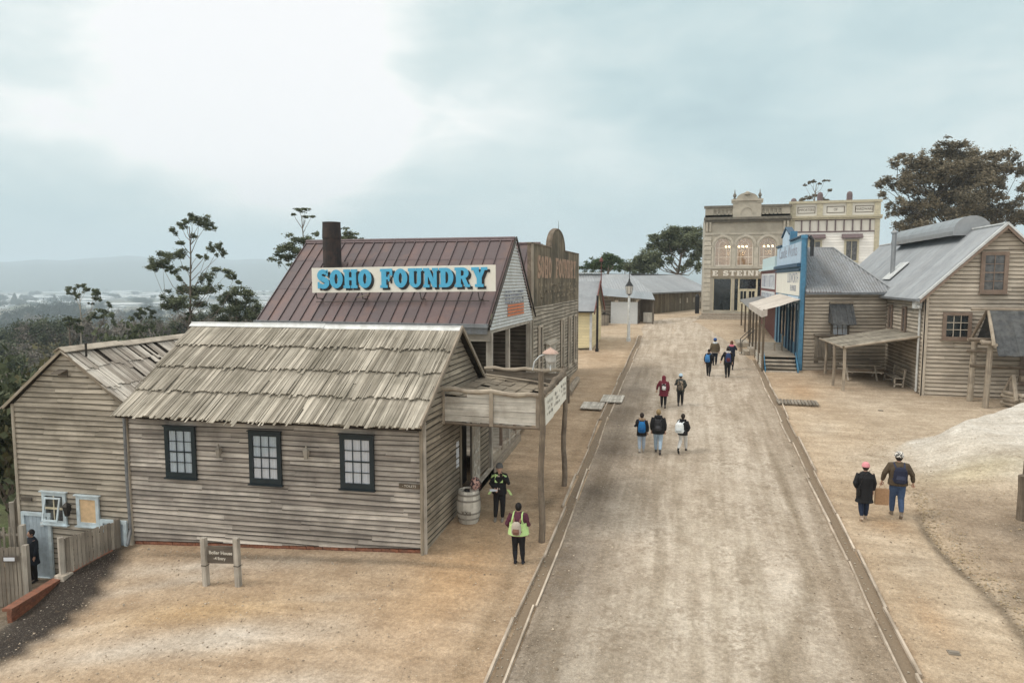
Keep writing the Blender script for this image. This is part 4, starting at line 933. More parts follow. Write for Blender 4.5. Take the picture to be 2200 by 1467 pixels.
def foundry():
    t = thing('foundry_shed', (-10.6, 26, 1.7), 'foundry building with rusty seamed metal roof over an open deck with posts', 'building')
    seam_roof(t, 'roof', -15.05, -6.38, 21.42, 6.50, 24.95, 9.50, 'rust_roof')
    seam_roof(t, 'rear_slope', -15.05, -6.38, 28.2, 6.55, 24.95, 9.50, 'rust_roof', .8)
    seam_roof(t, 'second_roof', -15.0, -6.6, 28.1, 6.55, 31.0, 9.62, 'rust_roof'); seam_roof(t, 'second_rear_slope', -15.0, -6.6, 34, 6.6, 31.0, 9.62, 'rust_roof', .8)
    r = MB(); r.tube([(-15.1, 24.95, 9.53), (-6.36, 24.95, 9.53)], .06, 8); r.box((-15.08, 24.83, 9.44), X * 8.7, (0, .12, .08), Z * .015); r.tube([(-15, 31, 9.65), (-6.7, 31, 9.65)], .06, 8); r.build('ridge_cap', M['mauve'], t)
    g = MB(); g.box((-15.1, 21.28, 6.42), X * 8.74, Y * .14, Z * .12); g.box((-15.1, 21.4, 6.2), X * 8.7, Y * .04, Z * .24); g.build('gutter', M['gal_old'], t)
    c = MB(); c.corr([(-6.36, 21.55, 6.3), (-6.36, 28.0, 6.3), (-6.36, 24.95, 9.44)], Z, pitch=.115, amp=.022, per=6); c.build('gable_sheeting', M['gal_white'], t, False)
    e = MB()
    for a, b in (((-6.33, 21.4, 6.42), (-6.33, 24.95, 9.5)), ((-6.33, 24.95, 9.5), (-6.33, 28.25, 6.42))):
        d = Vector(b) - Vector(a); e.box(Vector(a), d, X * .05, Z * .09)
    e.build('bargeboard', M['iron'], t)
    tx = MB()
    for i in range(120):    # small faded stencilled rows
        row = i % 4; tx.box((-6.325, random.uniform(23.3, 26.1), 7.52 - row * .13), X * .006, Y * random.uniform(.04, .1), Z * .06)
    tx.build('stencil_rows', M['ink_soft'], t)
    ob = MB()
    for i in range(4): ob.box((-6.335, 23.75 + .04 * (i % 2), 6.66 + i * .115), X * .012, Y * (2.5 - .08 * (i % 2)), Z * .075)
    ob.build('orange_band', M['orange'], t)
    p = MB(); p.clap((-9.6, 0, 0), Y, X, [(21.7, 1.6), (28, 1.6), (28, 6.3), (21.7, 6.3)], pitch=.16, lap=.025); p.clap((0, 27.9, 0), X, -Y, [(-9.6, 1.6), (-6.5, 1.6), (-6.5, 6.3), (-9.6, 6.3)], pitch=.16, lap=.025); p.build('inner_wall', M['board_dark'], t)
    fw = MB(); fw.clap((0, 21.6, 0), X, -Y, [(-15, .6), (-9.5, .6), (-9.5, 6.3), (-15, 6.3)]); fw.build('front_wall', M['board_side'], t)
    bm = MB(); bm.box((-9.6, 21.55, 5.95), X * 3.25, Y * .12, Z * .36); bm.box((-6.5, 21.6, 6.2), X * .12, Y * 6.4, Z * .12); bm.build('beam', M['post'], t)
    for y, w in ((21.62, .19), (24.2, .14), (27.4, .2)):
        m = MB(); m.box((-6.52, y, 1.5), X * w, Y * w, Z * 4.75 + X * random.uniform(-.02, .02)); m.build('post', M['post'], t)
    for y in (23.2, 25.2):
        m = MB(); m.box((-6.5, y, 1.9), X * .1, Y * .1, Z * .95); m.build('rail_post', M['brown_frame'], t)
    d = MB()
    for i in range(28): d.box((-9.6, 21.6 + i * .225, 2.0), X * 3.2, Y * .215, Z * .06)
    d.build('deck', M['plank'], t)
    b = MB(); b.box((-6.46, 19.9, 1.3), X * .2, (0, 5.6, .42), Z * .24); b.box((-6.5, 21.6, 1.55), X * .08, (0, 4.4, .25), Z * .42); b.build('deck_beam', M['log_pale'], t)
    s = MB(); s.lathe((-13.03, 23.3, 7.9), [(.34, 0), (.335, 1.6), (.35, 1.62), (.33, 2.2), (.345, 2.22), (.30, 2.22), (.3, 1.7), (0, 1.6)], 24); st = s.build('chimney_stack', M['rust_pipe'], t, True)
    f = MB(); f.box((-13.5, 22.75, 7.78), X * .95, (0, .9, .78), Z * .1); f.build('flashing', M['rust_roof'], st)
    # roof sign
    q = thing('roof_sign', (-9.7, 22, 7.5), 'long cream SOHO FOUNDRY sign with blue slab letters on the rusty roof', 'sign')
    m = MB(); m.box((-13.12, 21.98, 7.52), X * 6.84 + Z * .08, Y * .05, Z * .88); m.build('sign_board', M['sign_cream'], q)
    m = MB(); slab(m, 'SOHO FOUNDRY', (-12.80, 21.965, 7.60), X + Z * .012, Z, .66, 6.34, .004, .045); m.build('letter_shadow', M['black'], q)
    m = MB(); slab(m, 'SOHO FOUNDRY', (-12.89, 21.955, 7.67), X + Z * .012, Z, .66, 6.34, .006, .045); m.build('letters', M['letter_blue'], q)
    for x in (-13.0, -11.2, -9.0, -6.9):
        m = MB(); m.tube([(x, 22.02, 7.56), (x + .05, 22.02, 7.32), (x + .1, 22.3, 7.3)], .02, 6); m.tube([(x, 22.02, 8.3), (x, 22.9, 7.8)], .015, 6); m.build('bracket', M['iron'], q)
    m = MB(); m.tube([(-13.0, 22.02, 7.2), (-6.5, 22.02, 7.28)], .015, 6); m.build('conduit', M['iron'], q)
    m = MB(); m.box((-11.35, 21.95, 7.34), (.5, -.1, .12), Y * .03, Z * .03); m.build('lamp_arm', M['log_pale'], q)
foundry()
def facade():
    t = thing('false_front', (-6.6, 34, 2.3), 'tall weathered false front with faded red SOHO FOUNDRY lettering and rounded crest', 'building')
    w = MB(); w.clap((-6.4, 0, 0), Y, X, [(27.95, 1.8), (40.0, 2.55), (40.0, 6.84), (27.95, 6.84)], pitch=.17, lap=.035, wob=.02, tilt=.01, seg=(1, 3)); w.box((-6.42, 27.9, 1.7), X * .08, Y * .14, Z * 7.8); w.box((-6.42, 39.92, 2.5), X * .08, Y * .12, Z * 7.0)
    w.build('wall', M['board_olive'], t)
    u = MB(); y = 28.0; L = []
    while y < 39.95:
        wd = random.uniform(.17, .26); wd = min(wd, 40 - y); yc = y + wd / 2; top = 9.48 - (.06 if yc > 38 else 0)
        if 31.85 < yc < 35.45: top = 9.45 + .95 * math.sqrt(max(0, 1 - ((yc - 33.65) / 1.8) ** 2))
        u.box((-6.42 + random.uniform(-.006, .006), y, 6.82), Y * (wd - .006), X * .05, Z * (top - 6.82)); y += wd
    u.build('parapet_boards', M['facade_top'], t)
    b = MB(); b.cbox(-6.62, -6.34, 27.9, 31.9, 9.47, 9.53); b.cbox(-6.62, -6.34, 35.4, 40.05, 9.44, 9.5); b.tube([(-6.48, 33.65 - 1.84 * math.cos(R(a)), 9.46 + 1.0 * math.sin(R(a))) for a in range(0, 181, 10)], [(.14, .05)] * 19, 8); b.cbox(-6.6, -6.43, 27.95, 40, 6.8, 9.46)
    b.build('capping', M['log'], t)
    m = MB(); slab(m, 'SOHO', (-6.365, 28.85, 8.05), Y, Z, .98, 3.1, .006); slab(m, 'FOUNDRY', (-6.365, 33.0, 8.05), Y, Z, .98, 6.1, .006); m.build('faded_letters', M['letter_pink'], t)
    m = MB()
    for i in range(150): m.box((-6.366, random.uniform(29.2, 39.2), random.choice((7.66, 7.36, 7.1)) + random.uniform(0, .04)), X * .008, Y * random.uniform(.05, .16), Z * random.uniform(.06, .17))
    m.build('ghost_lettering', M['letter_grey'], t)
    for i, (y0, z0, h) in enumerate(((29.0, 2.7, 3.3), (34.4, 3.1, 2.9), (36.6, 3.25, 2.75), (38.4, 3.3, 2.7))):
        window(t, Vector((-6.345, y0, z0)), Y, X, .72, h, M['board_tan'], 1, 2, t=.1, d=.07, inner='glass_dark')
    d = MB()
    for k, y0 in enumerate((30.6, 31.75)): 
        d.box((-6.35, y0, 2.1), Y * 1.12, X * .05, Z * 2.9)
    dr = d.build('double_door', M['signwood'], t)
    h = MB()
    for y0 in (30.62, 32.3):
        for z0 in (2.6, 4.5): h.box((-6.31, y0, z0), Y * .5, X * .015, Z * .06)
    h.build('strap_hinge', M['iron'], dr)
    v = MB(); v.box((-6.38, 30.5, 5.05), Y * 2.5, X * .25 - Z * .1, Z * .05); v.build('door_hood', M['board_olive'], t)
    f = MB(); f.tube([(-6.9, 36.5, 9.4), (-6.9, 36.5, 11.1)], [.03, .008], 6); f.build('spike', M['iron'], t)
    l = MB(); l.tube([(-5.75, 33.2, Tz(-5.75, 33.2) + .17), (-5.8, 36.4, Tz(-5.8, 36.4) + .17)], [.19, .16], 12); tag(l.build('log', M['log_pale'], None, True), 'thick bare log lying along the foot of the false front', 'log')
    h = thing('hitching_post', (-5.6, 33.0, 2.2), 'rough hitching post rising beside the log at the false front', 'post')
    m = MB(); m.tube([(-5.5, 31.8, 2.0), (-5.52, 31.8, 3.3)], .09, 8); m.build('post_shaft', M['log'], h, True)
    m = MB(); m.tube([(-5.52, 31.75, 3.2), (-5.52, 31.85, 3.42)], [.1, .05], 8); m.build('post_top', M['log'], h, True)
facade()

def cream_shop():
    t = thing('cream_shop', (-9, 49, 3.2), 'small cream weatherboard shop with grey roof and maroon bargeboard beyond the false front', 'shop')
    w = MB(); w.clap((0, 46.8, 0), X, -Y, [(-12, 3.0), (-6.5, 3.3), (-6.5, 5.95), (-12, 5.95)], pitch=.19, lap=.02, tilt=0, wob=0); w.clap((-6.5, 0, 0), Y, X, [(46.8, 3.2), (52, 3.5), (52, 5.9), (49.4, 7.8), (46.8, 5.9)], pitch=.19, lap=.02, tilt=0, wob=0); w.build('wall', flat('cream_wall', (.78, .69, .44)), t)
    r = MB(); r.corr([(-12, 46.5, 5.8), (-6.25, 46.5, 5.8), (-6.25, 49.4, 7.85), (-12, 49.4, 7.85)], X, per=4); r.corr([(-12, 49.4, 7.85), (-6.25, 49.4, 7.85), (-6.25, 52.3, 5.8), (-12, 52.3, 5.8)], X, per=4); r.build('roof', M['gal'], t)
    b = MB(); b.box((-6.28, 46.5, 5.62), (0, 2.9, 2.06), X * .06, Z * .24); b.box((-6.28, 52.3, 5.62), (0, -2.9, 2.06), X * .06, Z * .24); b.build('bargeboard', M['maroon'], t)
    g = MB(); g.box((-12, 46.4, 5.72), X * 5.7, Y * .12, Z * .1); g.build('gutter', M['black'], t)
    c = MB(); c.cbox(-6.62, -6.46, 46.72, 46.88, 3.1, 5.9); c.build('corner_board', M['white_paint'], t)
    h = MB(); h.tube([(-6.2, 49.4, 7.7), (-6.2, 49.4, 9.3)], [.05, .015], 6); h.lathe((-6.2, 49.4, 9.2), [(0, 0), (.14, .1), (.1, .25), (0, .4)], 8); h.build('finial', M['maroon'], t)
    p = thing('verandah_post', (-6.1, 47.6, 3.2), 'black verandah post in front of the cream shop', 'post')
    m = MB(); m.cbox(-6.1, -5.96, 46.2, 46.34, 3.0, 6.9); m.build('post_shaft', M['black'], p); m = MB(); m.cbox(-6.14, -5.92, 46.16, 46.38, 3.0, 3.3); m.build('post_base', M['black'], p)
cream_shop()
def shed_row():
    t = thing('long_shed', (-5, 78, 4.1), 'long low dark board shed with pale grey iron roof across the end of the street', 'shed')
    A, B, C = Vector((-17, 73.2, 0)), Vector((-4.2, 77.2, 0)), Vector((2.6, 96, 0)); wl, rf, gt, lv = MB(), MB(), MB(), MB()
    bis = Vector((-.62, .95, 0)); bA = Vector((-.3, .954, 0)); bC = Vector((-.94, .34, 0)); back = {0: bA, 1: bis, 2: bC}; P = [A, B, C]
    for i in (0, 1):
        a, b = P[i], P[i + 1]; d = (b - a); L = d.length; d = d / L; n = Vector((d.y, -d.x, 0)); u = 0
        while u < L: wd = random.uniform(.22, .3); wl.box(a + d * u + n * random.uniform(0, .008) + Z * 3.2, d * (wd - .012), n * .03, Z * 3.5); u += wd
        e0, e1 = a - back[i] * .45 + Z * 6.52, b - back[i + 1] * .45 + Z * 6.52; r0, r1 = a + back[i] * 4.2 + Z * 8.68, b + back[i + 1] * 4.2 + Z * 8.62
        rf.corr([e0, e1, r1, r0], d, pitch=.3, amp=.02, per=4); rf.corr([r0, r1, b + back[i + 1] * 9 + Z * 6.5, a + back[i] * 9 + Z * 6.5], d, pitch=.3, amp=.016); gt.box(e0 - Z * .14, e1 - e0, n * .1, Z * .11)
        for k in range(5): lv.box(a + d * (L - 1.6 - k * 2.4) + n * .035 + Z * 5.1, d * .4, n * .03, Z * .6)
    wl.build('wall', M['sheddark'], t); rf.build('roof', M['gal'], t); gt.build('gutter', M['gal_old'], t); lv.build('louvre', M['board_tan'], t)
    v = MB(); v.box(A + bA * 4.1 + Z * 8.72 + (B - A) * .35, (B - A) * .3, (0, .8, 0), Z * .08); v.build('ridge_vent', M['gal_white'], t)
    s = thing('corner_kiosk', (-6, 61, 4), 'small board kiosk with pale iron roof and white side wall', 'kiosk')
    m = MB(); m.clap((0, 61.2, 0), X, -Y, [(-10.5, 3.9), (-6.75, 4.0), (-6.75, 6.25), (-10.5, 6.9)], pitch=.3, lap=.015); m.build('wall', M['picket'], s)
    m = MB(); m.box((-6.75, 60.9, 3.9), X * 2.4, (0, .1, 0), Z * 2.1); m.build('white_wall', flat('offwhite', (.60, .62, .62)), s)
    m = MB(); m.box((-4.4, 60.9, 3.9), X * .08, (0, 3, 0), Z * 2.2); m.cbox(-3.15, -3.02, 61, 61.15, 4.0, 6.2); m.cbox(-4.3, -3.1, 63.4, 63.5, 4.0, 6.2); m.build('porch_frame', M['board_dark'], s)
    m = MB(); m.corr([(-8.6, 60.4, 6.65), (-2.9, 60.6, 6.22), (-3.4, 64.5, 6.8), (-8.2, 64.5, 7.2)], X, pitch=.15, amp=.015); m.build('roof', M['gal'], s)
    m = MB(); m.box((-3.95, 61.7, 4.2), X * .75, Y * .5, Z * .85); m.build('counter', M['signwood'], s)
    q = thing('direction_board', (-8.5, 60.3, 6.4), 'pale board showing the letters ON on the kiosk roof', 'sign')
    m = MB(); m.box((-9.6, 60.35, 6.42), X * 1.72, Y * .06, Z * .85); m.build('sign_board', M['signwood'], q); text('lettering', 'ON', .72, (-8.42, 60.32, 6.84), X, Z, M['ink'], q, .004, .02, sx=.8)
    for x in (-8.05, -7.2):
        c = thing('slatted_bin', (x, 59.9, 4), 'grey slatted timber bin under the ON board, ' + ('left of the pair' if x < -8 else 'right of the pair'), 'bin', 'timber bins by the kiosk')
        m = MB()
        for i in range(6): m.box((x - .36 + i * .12, 59.6, Tz(x, 59.6)), X * .11, Y * .05, Z * .95)
        m.cbox(x - .36, x + .36, 59.66, 60.2, 4.0, 4.85); m.build('bin_body', M['picket'], c)
        m = MB(); m.cbox(x - .38, x + .38, 59.56, 60.24, 4.95, 5.0); m.cbox(x - .12, x + .12, 59.7, 60.0, 5.0, 5.12); m.build('lid', M['iron'], c)
shed_row()
def lamp_post():
    t = thing('street_lamp', (-4.32, 51, 3.42), 'white street lamp post with glass lantern at the end of the left kerb', 'lamp post')
    m = MB(); m.lathe((-4.32, 51, 3.4), [(.16, 0), (.16, .25), (.12, .3), (.11, 1.2), (.10, 2.0), (.085, 3.3), (.12, 3.35), (.05, 3.42)], 12); m.build('pole', M['white_paint'], t, True)
    m = MB(); m.lathe((-4.32, 51, 6.82), [(.06, 0), (.1, .05), (.22, .1)], 6); m.lathe((-4.32, 51, 7.5), [(.3, 0), (.2, .16), (.08, .34), (.05, .5), (0, .62)], 6); m.tube([(-4.32, 51, 8.0), (-4.32, 51, 9.3)], [.03, .012], 6)
    for k in range(6): a = R(60 * k); m.tube([(-4.32 + .2 * math.cos(a), 51 + .2 * math.sin(a), 6.92), (-4.32 + .28 * math.cos(a), 51 + .28 * math.sin(a), 7.5)], .010, 4)
    m.build('lantern_frame', M['black'], t)
    m = MB(); m.lathe((-4.32, 51, 6.92), [(.18, 0), (.265, .57)], 6); m.build('lantern_glass', M['frost'], t)
lamp_post()

# ================================================================ stucco two storey shop at the end of the street
def arch_hole(cx, w, z0, zt, n=14):
    r = w / 2; return [(cx - r, z0), (cx + r, z0)] + [(cx + r * math.cos(R(180 * i / n)), zt - r + r * math.sin(R(180 * i / n))) for i in range(n + 1)]
def stucco_shop():
    YF = 70.1; t = thing('stucco_shop', (5.1, 72, 4.7), 'two storey stucco shop with arched lit windows and curved pediment, lettered E STEINFELD', 'shop')
    x0, x1 = 1.3, 9.05; AX = (3.02, 5.08, 7.14)
    holes = [arch_hole(c, 1.52, 9.3, 12.0) for c in AX] + [[(2.22, 4.95), (3.95, 4.95), (3.95, 8.12), (2.22, 8.12)], [(4.15, 4.85), (6.75, 4.85), (6.75, 8.12), (4.15, 8.12)], [(6.95, 4.95), (8.4, 4.95), (8.4, 8.12), (6.95, 8.12)]]
    m = MB(); m.prism([[(x0, 3.9), (x1, 3.9), (x1, 14.3), (x0, 14.3)]] + holes, (0, YF + .3, 0), X, Z, .3); m.cbox(x0, x0 + .3, YF + .3, 82, 4.3, 14.3); m.cbox(x1 - .3, x1, YF + .3, 82, 4.3, 14.3); m.build('facade', M['ochre'], t)
    m = MB(); m.cbox(x0, x1, YF + .3, 82, 14.0, 14.1); m.build('roof', M['gal'], t)
    m = MB(); m.cbox(x0 + .3, x1 - .3, YF + .3, 74.6, 8.5, 8.7); m.cbox(x0 + .3, x1 - .3, 74.6, 74.7, 4.4, 14); m.cbox(x0 + .3, x1 - .3, YF + .3, 74.6, 4.4, 4.8); m.build('interior', M['room'], t)
    l = MB()            # lighter trim: pilasters, arches, string courses
    for a, b in ((x0 - .04, x0 + .62), (x1 - .62, x1 + .04)):
        z = 4.95
        while z < 12.1: l.cbox(a, b, YF - .09, YF - .002, z + .03, z + .42); z += .45
    l.cbox(x0, x1, YF - .06, YF - .002, 12.3, 12.5); l.cbox(x0, x1, YF - .12, YF - .002, 9.02, 9.22)
    for c in AX:
        for ro, ri, dp in ((1.06, .84, .13), (.84, .76, .08)):
            o = [(c + ro * math.cos(R(a)), 11.24 + ro * math.sin(R(a))) for a in range(0, 181, 12)]; i_ = [(c + ri * math.cos(R(a)), 11.24 + ri * math.sin(R(a))) for a in range(180, -1, -12)]
            l.prism([o + i_], (0, YF - .001, 0), X, Z, dp, back=False)
    for a, b in ((x0 + .62, 2.24), (3.80, 4.30), (5.86, 6.36), (7.92, 8.43)): l.cbox(a, b, YF - .1, YF - .003, 11.12, 11.26); l.cbox(a + .06, b - .06, YF - .07, YF - .003, 9.22, 11.12)
    l.build('trim', M['ochre_lt'], t)
    d = MB(); d.cbox(x0 - .12, x1 + .12, YF - .42, YF - .002, 13.72, 13.95); d.cbox(x0 - .05, x1 + .05, YF - .24, YF - .002, 13.5, 13.72); d.cbox(x0 - .12, 3.85, YF - .12, YF + .3, 14.86, 15.1); d.cbox(6.45, x1 + .12, YF - .12, YF + .3, 14.86, 15.1); d.build('cornice', M['ochre_dk'], t)
    for a, b in ((x0 + .1, x0 + .3), (x0 + .4, x0 + .58), (x1 - .58, x1 - .4), (x1 - .3, x1 - .1)):
        m = MB(); m.prism([[(0, 0), (.12, .1), (.2, .5), (.28, .95), (0, .95)]], (a, YF, 12.55), (0, -1, 0), Z, -(b - a)); m.build('corbel', M['ochre_lt'], t)
    p = MB(); p.cbox(x0, x1, YF, YF + .25, 14.0, 14.2); p.cbox(x0, x0 + .75, YF - .04, YF + .25, 14.2, 14.86); p.cbox(x1 - .75, x1, YF - .04, YF + .25, 14.2, 14.86); p.cbox(x0, x1, YF + .12, YF + .25, 14.2, 14.86)
    for a, b in ((2.05, 3.85), (6.45, 8.3)):
        for i in range(6): c = a + (b - a) * i / 5; p.cbox(c - .06, c + .06, YF, YF + .12, 14.2, 14.7)
        for i in range(5): c = a + (b - a) * (i + .5) / 5; p.prism([[(c + .18 * math.cos(R(q)), 14.62 + .16 * math.sin(R(q))) for q in range(0, 181, 20)] + [(c - .18, 14.86), (c + .18, 14.86)]], (0, YF + .1, 0), X, Z, .09, back=False) if False else None
        p.cbox(a - .1, b + .1, YF, YF + .12, 14.7, 14.86)
    p.build('parapet', M['ochre'], t)
    p = MB(); p.cbox(3.85, 6.45, YF - .08, YF + .3, 13.95, 15.5); p.cbox(3.72, 4.3, YF - .14, YF + .3, 15.3, 15.5); p.cbox(6.0, 6.58, YF - .14, YF + .3, 15.3, 15.5); p.cbox(3.7, 6.6, YF - .2, YF + .3, 15.5, 15.66)
    o = [(5.15 + 1.0 * math.cos(R(a)), 15.66 + .62 * math.sin(R(a))) for a in range(0, 181, 12)]; p.prism([o], (0, YF + .25, 0), X, Z, .3); p.lathe((5.15, YF + .05, 16.2), [(.3, -.1), (.28, .08), (.1, .2), (0, .22)], 12)
    p.prism([[(5.15 + .62 * math.cos(R(a)), 14.25 + .72 * math.sin(R(a))) for a in range(0, 181, 15)] + [(5.15 + .5 * math.cos(R(a)), 14.25 + .6 * math.sin(R(a))) for a in range(180, -1, -15)]], (0, YF - .08, 0), X, Z, .05); p.build('pediment', M['ochre'], t)
    for x in (4.0, 6.3):
        m = MB(); m.lathe((x, YF + .1, 15.66), [(.14, 0), (.14, .1), (.06, .14), (.17, .32), (.15, .45), (.06, .6), (.03, .85), (0, 1.0)], 10); m.build('finial', M['ochre_dk'], t, True)
    w = MB(); w.cbox(x0 + .1, x1 - .1, YF - .08, YF - .002, 8.22, 9.0); sb = w.build('sign_fascia', flat('fascia', (.30, .26, .20)), t)
    m = MB(); slab(m, "E STEINFELD", (2.1, YF - .085, 8.33), X, Z, .52, 6.4, .02, .12); m.build('letters', M['letter_white'], sb)
    for c in AX:      # arched windows
        f = MB(); r = .76
        oo = arch_hole(c, 1.52, 9.3, 12.0); ii = arch_hole(c, 1.36, 9.38, 11.92); f.prism([oo, ii], (0, YF + .18, 0), X, Z, .1)
        f.cbox(c - .37, c - .33, YF + .1, YF + .14, 9.38, 11.3); f.cbox(c + .33, c + .37, YF + .1, YF + .14, 9.38, 11.3); f.cbox(c - .7, c + .7, YF + .102, YF + .138, 11.0, 11.05); f.cbox(c - .7, c + .7, YF + .102, YF + .138, 10.12, 10.17); f.cbox(c - .02, c + .02, YF + .1, YF + .14, 11.62, 11.93)
        f.prism([[(c + .37 * math.cos(R(a)), 11.3 + .37 * math.sin(R(a))) for a in range(0, 181, 15)] + [(c + .33 * math.cos(R(a)), 11.3 + .33 * math.sin(R(a))) for a in range(180, -1, -15)]], (0, YF + .14, 0), X, Z, .04)
        wn = f.build('arched_window', M['letter_white'], t)
        g = MB(); g.prism([ii], (0, YF + .16, 0), X, Z, .004); g.build('pane', M['glass'], wn)
    for cx, cy, rr_ in ((3.75, 72.2, .38), (5.0, 72.0, .42), (7.35, 71.6, .46)):
        ch = thing('chandelier', (cx, cy, 11.0), 'lit warm chandelier hanging behind ' + {3.75: 'the left', 5.0: 'the middle', 7.35: 'the right'}[cx] + ' arched window', 'chandelier', 'chandeliers in the stucco shop')
        m = MB(); m.tube([(cx, cy, 11.0), (cx, cy, 13.9)], .015, 5); m.lathe((cx, cy, 10.85), [(0, 0), (.08, .08), (.05, .2), (0, .25)], 8)
        bb = MB()
        for k in range(6):
            a = R(60 * k + 20); q = Vector((cx + rr_ * math.cos(a), cy + rr_ * math.sin(a), 11.15)); m.tube([(cx, cy, 10.95), (cx + rr_ * .6 * math.cos(a), cy + rr_ * .6 * math.sin(a), 10.9), q], .012, 5); bb.lathe(q, [(0, 0), (.06, .03), (.075, .09), (.05, .15), (0, .17)], 8)
        m.build('frame', M['iron'], ch); bb.build('bulbs', M['bulb'], ch)
        L = bpy.data.lights.new('chandelier_light', 'POINT'); L.energy = 55; L.color = (1, .7, .36); L.shadow_soft_size = .3; lo = bpy.data.objects.new('chandelier_light', L); COL.objects.link(lo); lo.parent = ch; lo.location = (0, 0, -.35)
    # shop front
    f = MB()
    for a, b in ((2.22, 3.95), (4.15, 4.62), (6.28, 6.75), (6.95, 8.4)): pframe(f, (a, YF + .2, 4.9), X, Z, -Y, b - a, 3.22, .07, .1, .5)
    sf = f.build('shopfront_frame', M['cream'], t)
    g = MB()
    for a, b in ((2.28, 3.9), (4.2, 4.57), (6.33, 6.7), (7.0, 8.35)): g.box((a, YF + .15, 4.95), X * (b - a), Y * .01, Z * 3.1)
    g.build('pane', M['glass_dark'], sf)
    f = MB(); pframe(f, (4.62, YF + .25, 4.85), X, Z, -Y, 1.66, 3.25, .07, .1, .5); f.cbox(4.69, 6.21, YF + .15, YF + .25, 6.98, 7.06)
    for a in (4.69, 5.46): f.cbox(a, a + .75, YF + .18, YF + .24, 4.9, 6.98)
    dd = f.build('double_door', M['cream'], t)
    g = MB(); g.box((4.7, YF + .21, 7.08), X * 1.5, Y * .008, Z * .95)
    for a in (4.79, 5.09, 5.56, 5.86): g.box((a, YF + .172, 5.8), X * .24, Y * .006, Z * 1.05)
    g.build('pane', M['glass_dark'], dd)
    s = thing('front_steps', (4.6, 69, 4.3), 'wide worn stone steps before the stucco shop', 'steps')
    for i, (a, z) in enumerate(((1.6, -.28), (1.1, -.05), (.6, .17))):
        m = MB(); m.cbox(.75 + i * .2, 9.3, YF - .15 - a, YF + .05, 3.9, 4.52 + z); m.build('step', M['stone_step'], s)
    b = MB(); b.cbox(.55, .95, YF + .3, YF + 1.0, 4.6, 6.3); b.lathe((.75, YF + .6, 6.3), [(.2, 0), (.12, .2), (0, .25)], 8); tag(b.build('dark_board', M['black']), 'dark tall board standing at the left corner of the stucco shop', 'notice board')
stucco_shop()
def hardware_shop():
    YF = 70.5; x0, x1 = 9.1, 16.9; t = thing('timber_shop', (13, 73, 4.8), 'white two storey timber shop with cream parapet panels lettered IMPORTERS OF HARDWARE', 'shop')
    m = MB(); m.clap((0, YF, 0), X, -Y, [(x0, 3.9), (x1, 3.9), (x1, 12.5), (x0, 12.5)], pitch=.26, lap=.03, tilt=0, wob=0, seg=(20, 30)); m.cbox(x0, x1, YF + .05, 80, 3.9, 13.8); m.build('wall', M['white_clap'], t)
    m = MB(); m.cbox(x0, x1, YF - .02, YF + .2, 12.4, 15.2); m.build('parapet', flat('pale_cream', (.76, .74, .67)), t)
    c = MB(); c.cbox(x0 - .1, x1 + .15, YF - .3, YF + .2, 13.75, 13.95); c.cbox(x0 - .1, x1 + .15, YF - .2, YF + .2, 13.6, 13.74); c.cbox(x0 - .1, x1 + .1, YF - .2, YF + .25, 15.12, 15.35)
    for x in (x0, 11.45, 14.0, 16.4): c.cbox(x, x + .5, YF - .12, YF + .1, 13.96, 15.1)
    for a in (x0, x1 - .42): c.cbox(a, a + .42, YF - .1, YF, 4.8, 13.58)
    c.build('trim', M['buff'], t)
    for i in range(9):
        x = 10.15 + i * .74; m = MB(); m.cbox(x - .05, x + .05, YF - .12, YF - .022, 12.55, 13.55); m.build('bracket', M['mauve'], t)
    m = MB(); m.cbox(x0 + .45, x1 - .45, YF - .08, YF - .023, 12.4, 12.52); m.cbox(x0 + .45, x1 - .45, YF - .06, YF - .023, 13.52, 13.58); m.build('string_course', M['mauve'], t)
    for x, s in ((9.75, 'IMPORTERS'), (12.3, 'OF'), (14.75, 'HARDWARE')):
        m = MB(); pframe(m, (x, YF - .021, 14.2), X, Z, -Y, 1.55, .62, .05, .03, .4); p = m.build('lettered_panel', M['ink_brown'], t); text('lettering', s, .34, (x + .775, YF - .03, 14.5), X, Z, M['ink_brown'], p, .002, sx=.78)
    for x in (10.75, 13.95):
        window(t, Vector((x, YF - .045, 9.6)), X, -Y, 1.25, 2.1, M['buff'], 2, 1, t=.16, d=.1, bar=.05, inner='glass_grey')
        m = MB(); m.prism([[(0, 0), (.5, 0), (.5, .08), (.16, .42), (0, .42)]], (x - .25, YF - .03, 11.82), (0, -1, 0), Z, -1.75); m.build('window_hood', M['mauve'], t)
    for x in (9.4, 11.7, 14.25): m = MB(); m.lathe((x, YF + .1, 15.35), [(.26, 0), (.26, .55 if x > 10 else .1), (.2, .75 if x > 10 else .25), (0, .85 if x > 10 else .35)], 10); m.build('urn', M['mauve'], t, True)
hardware_shop()
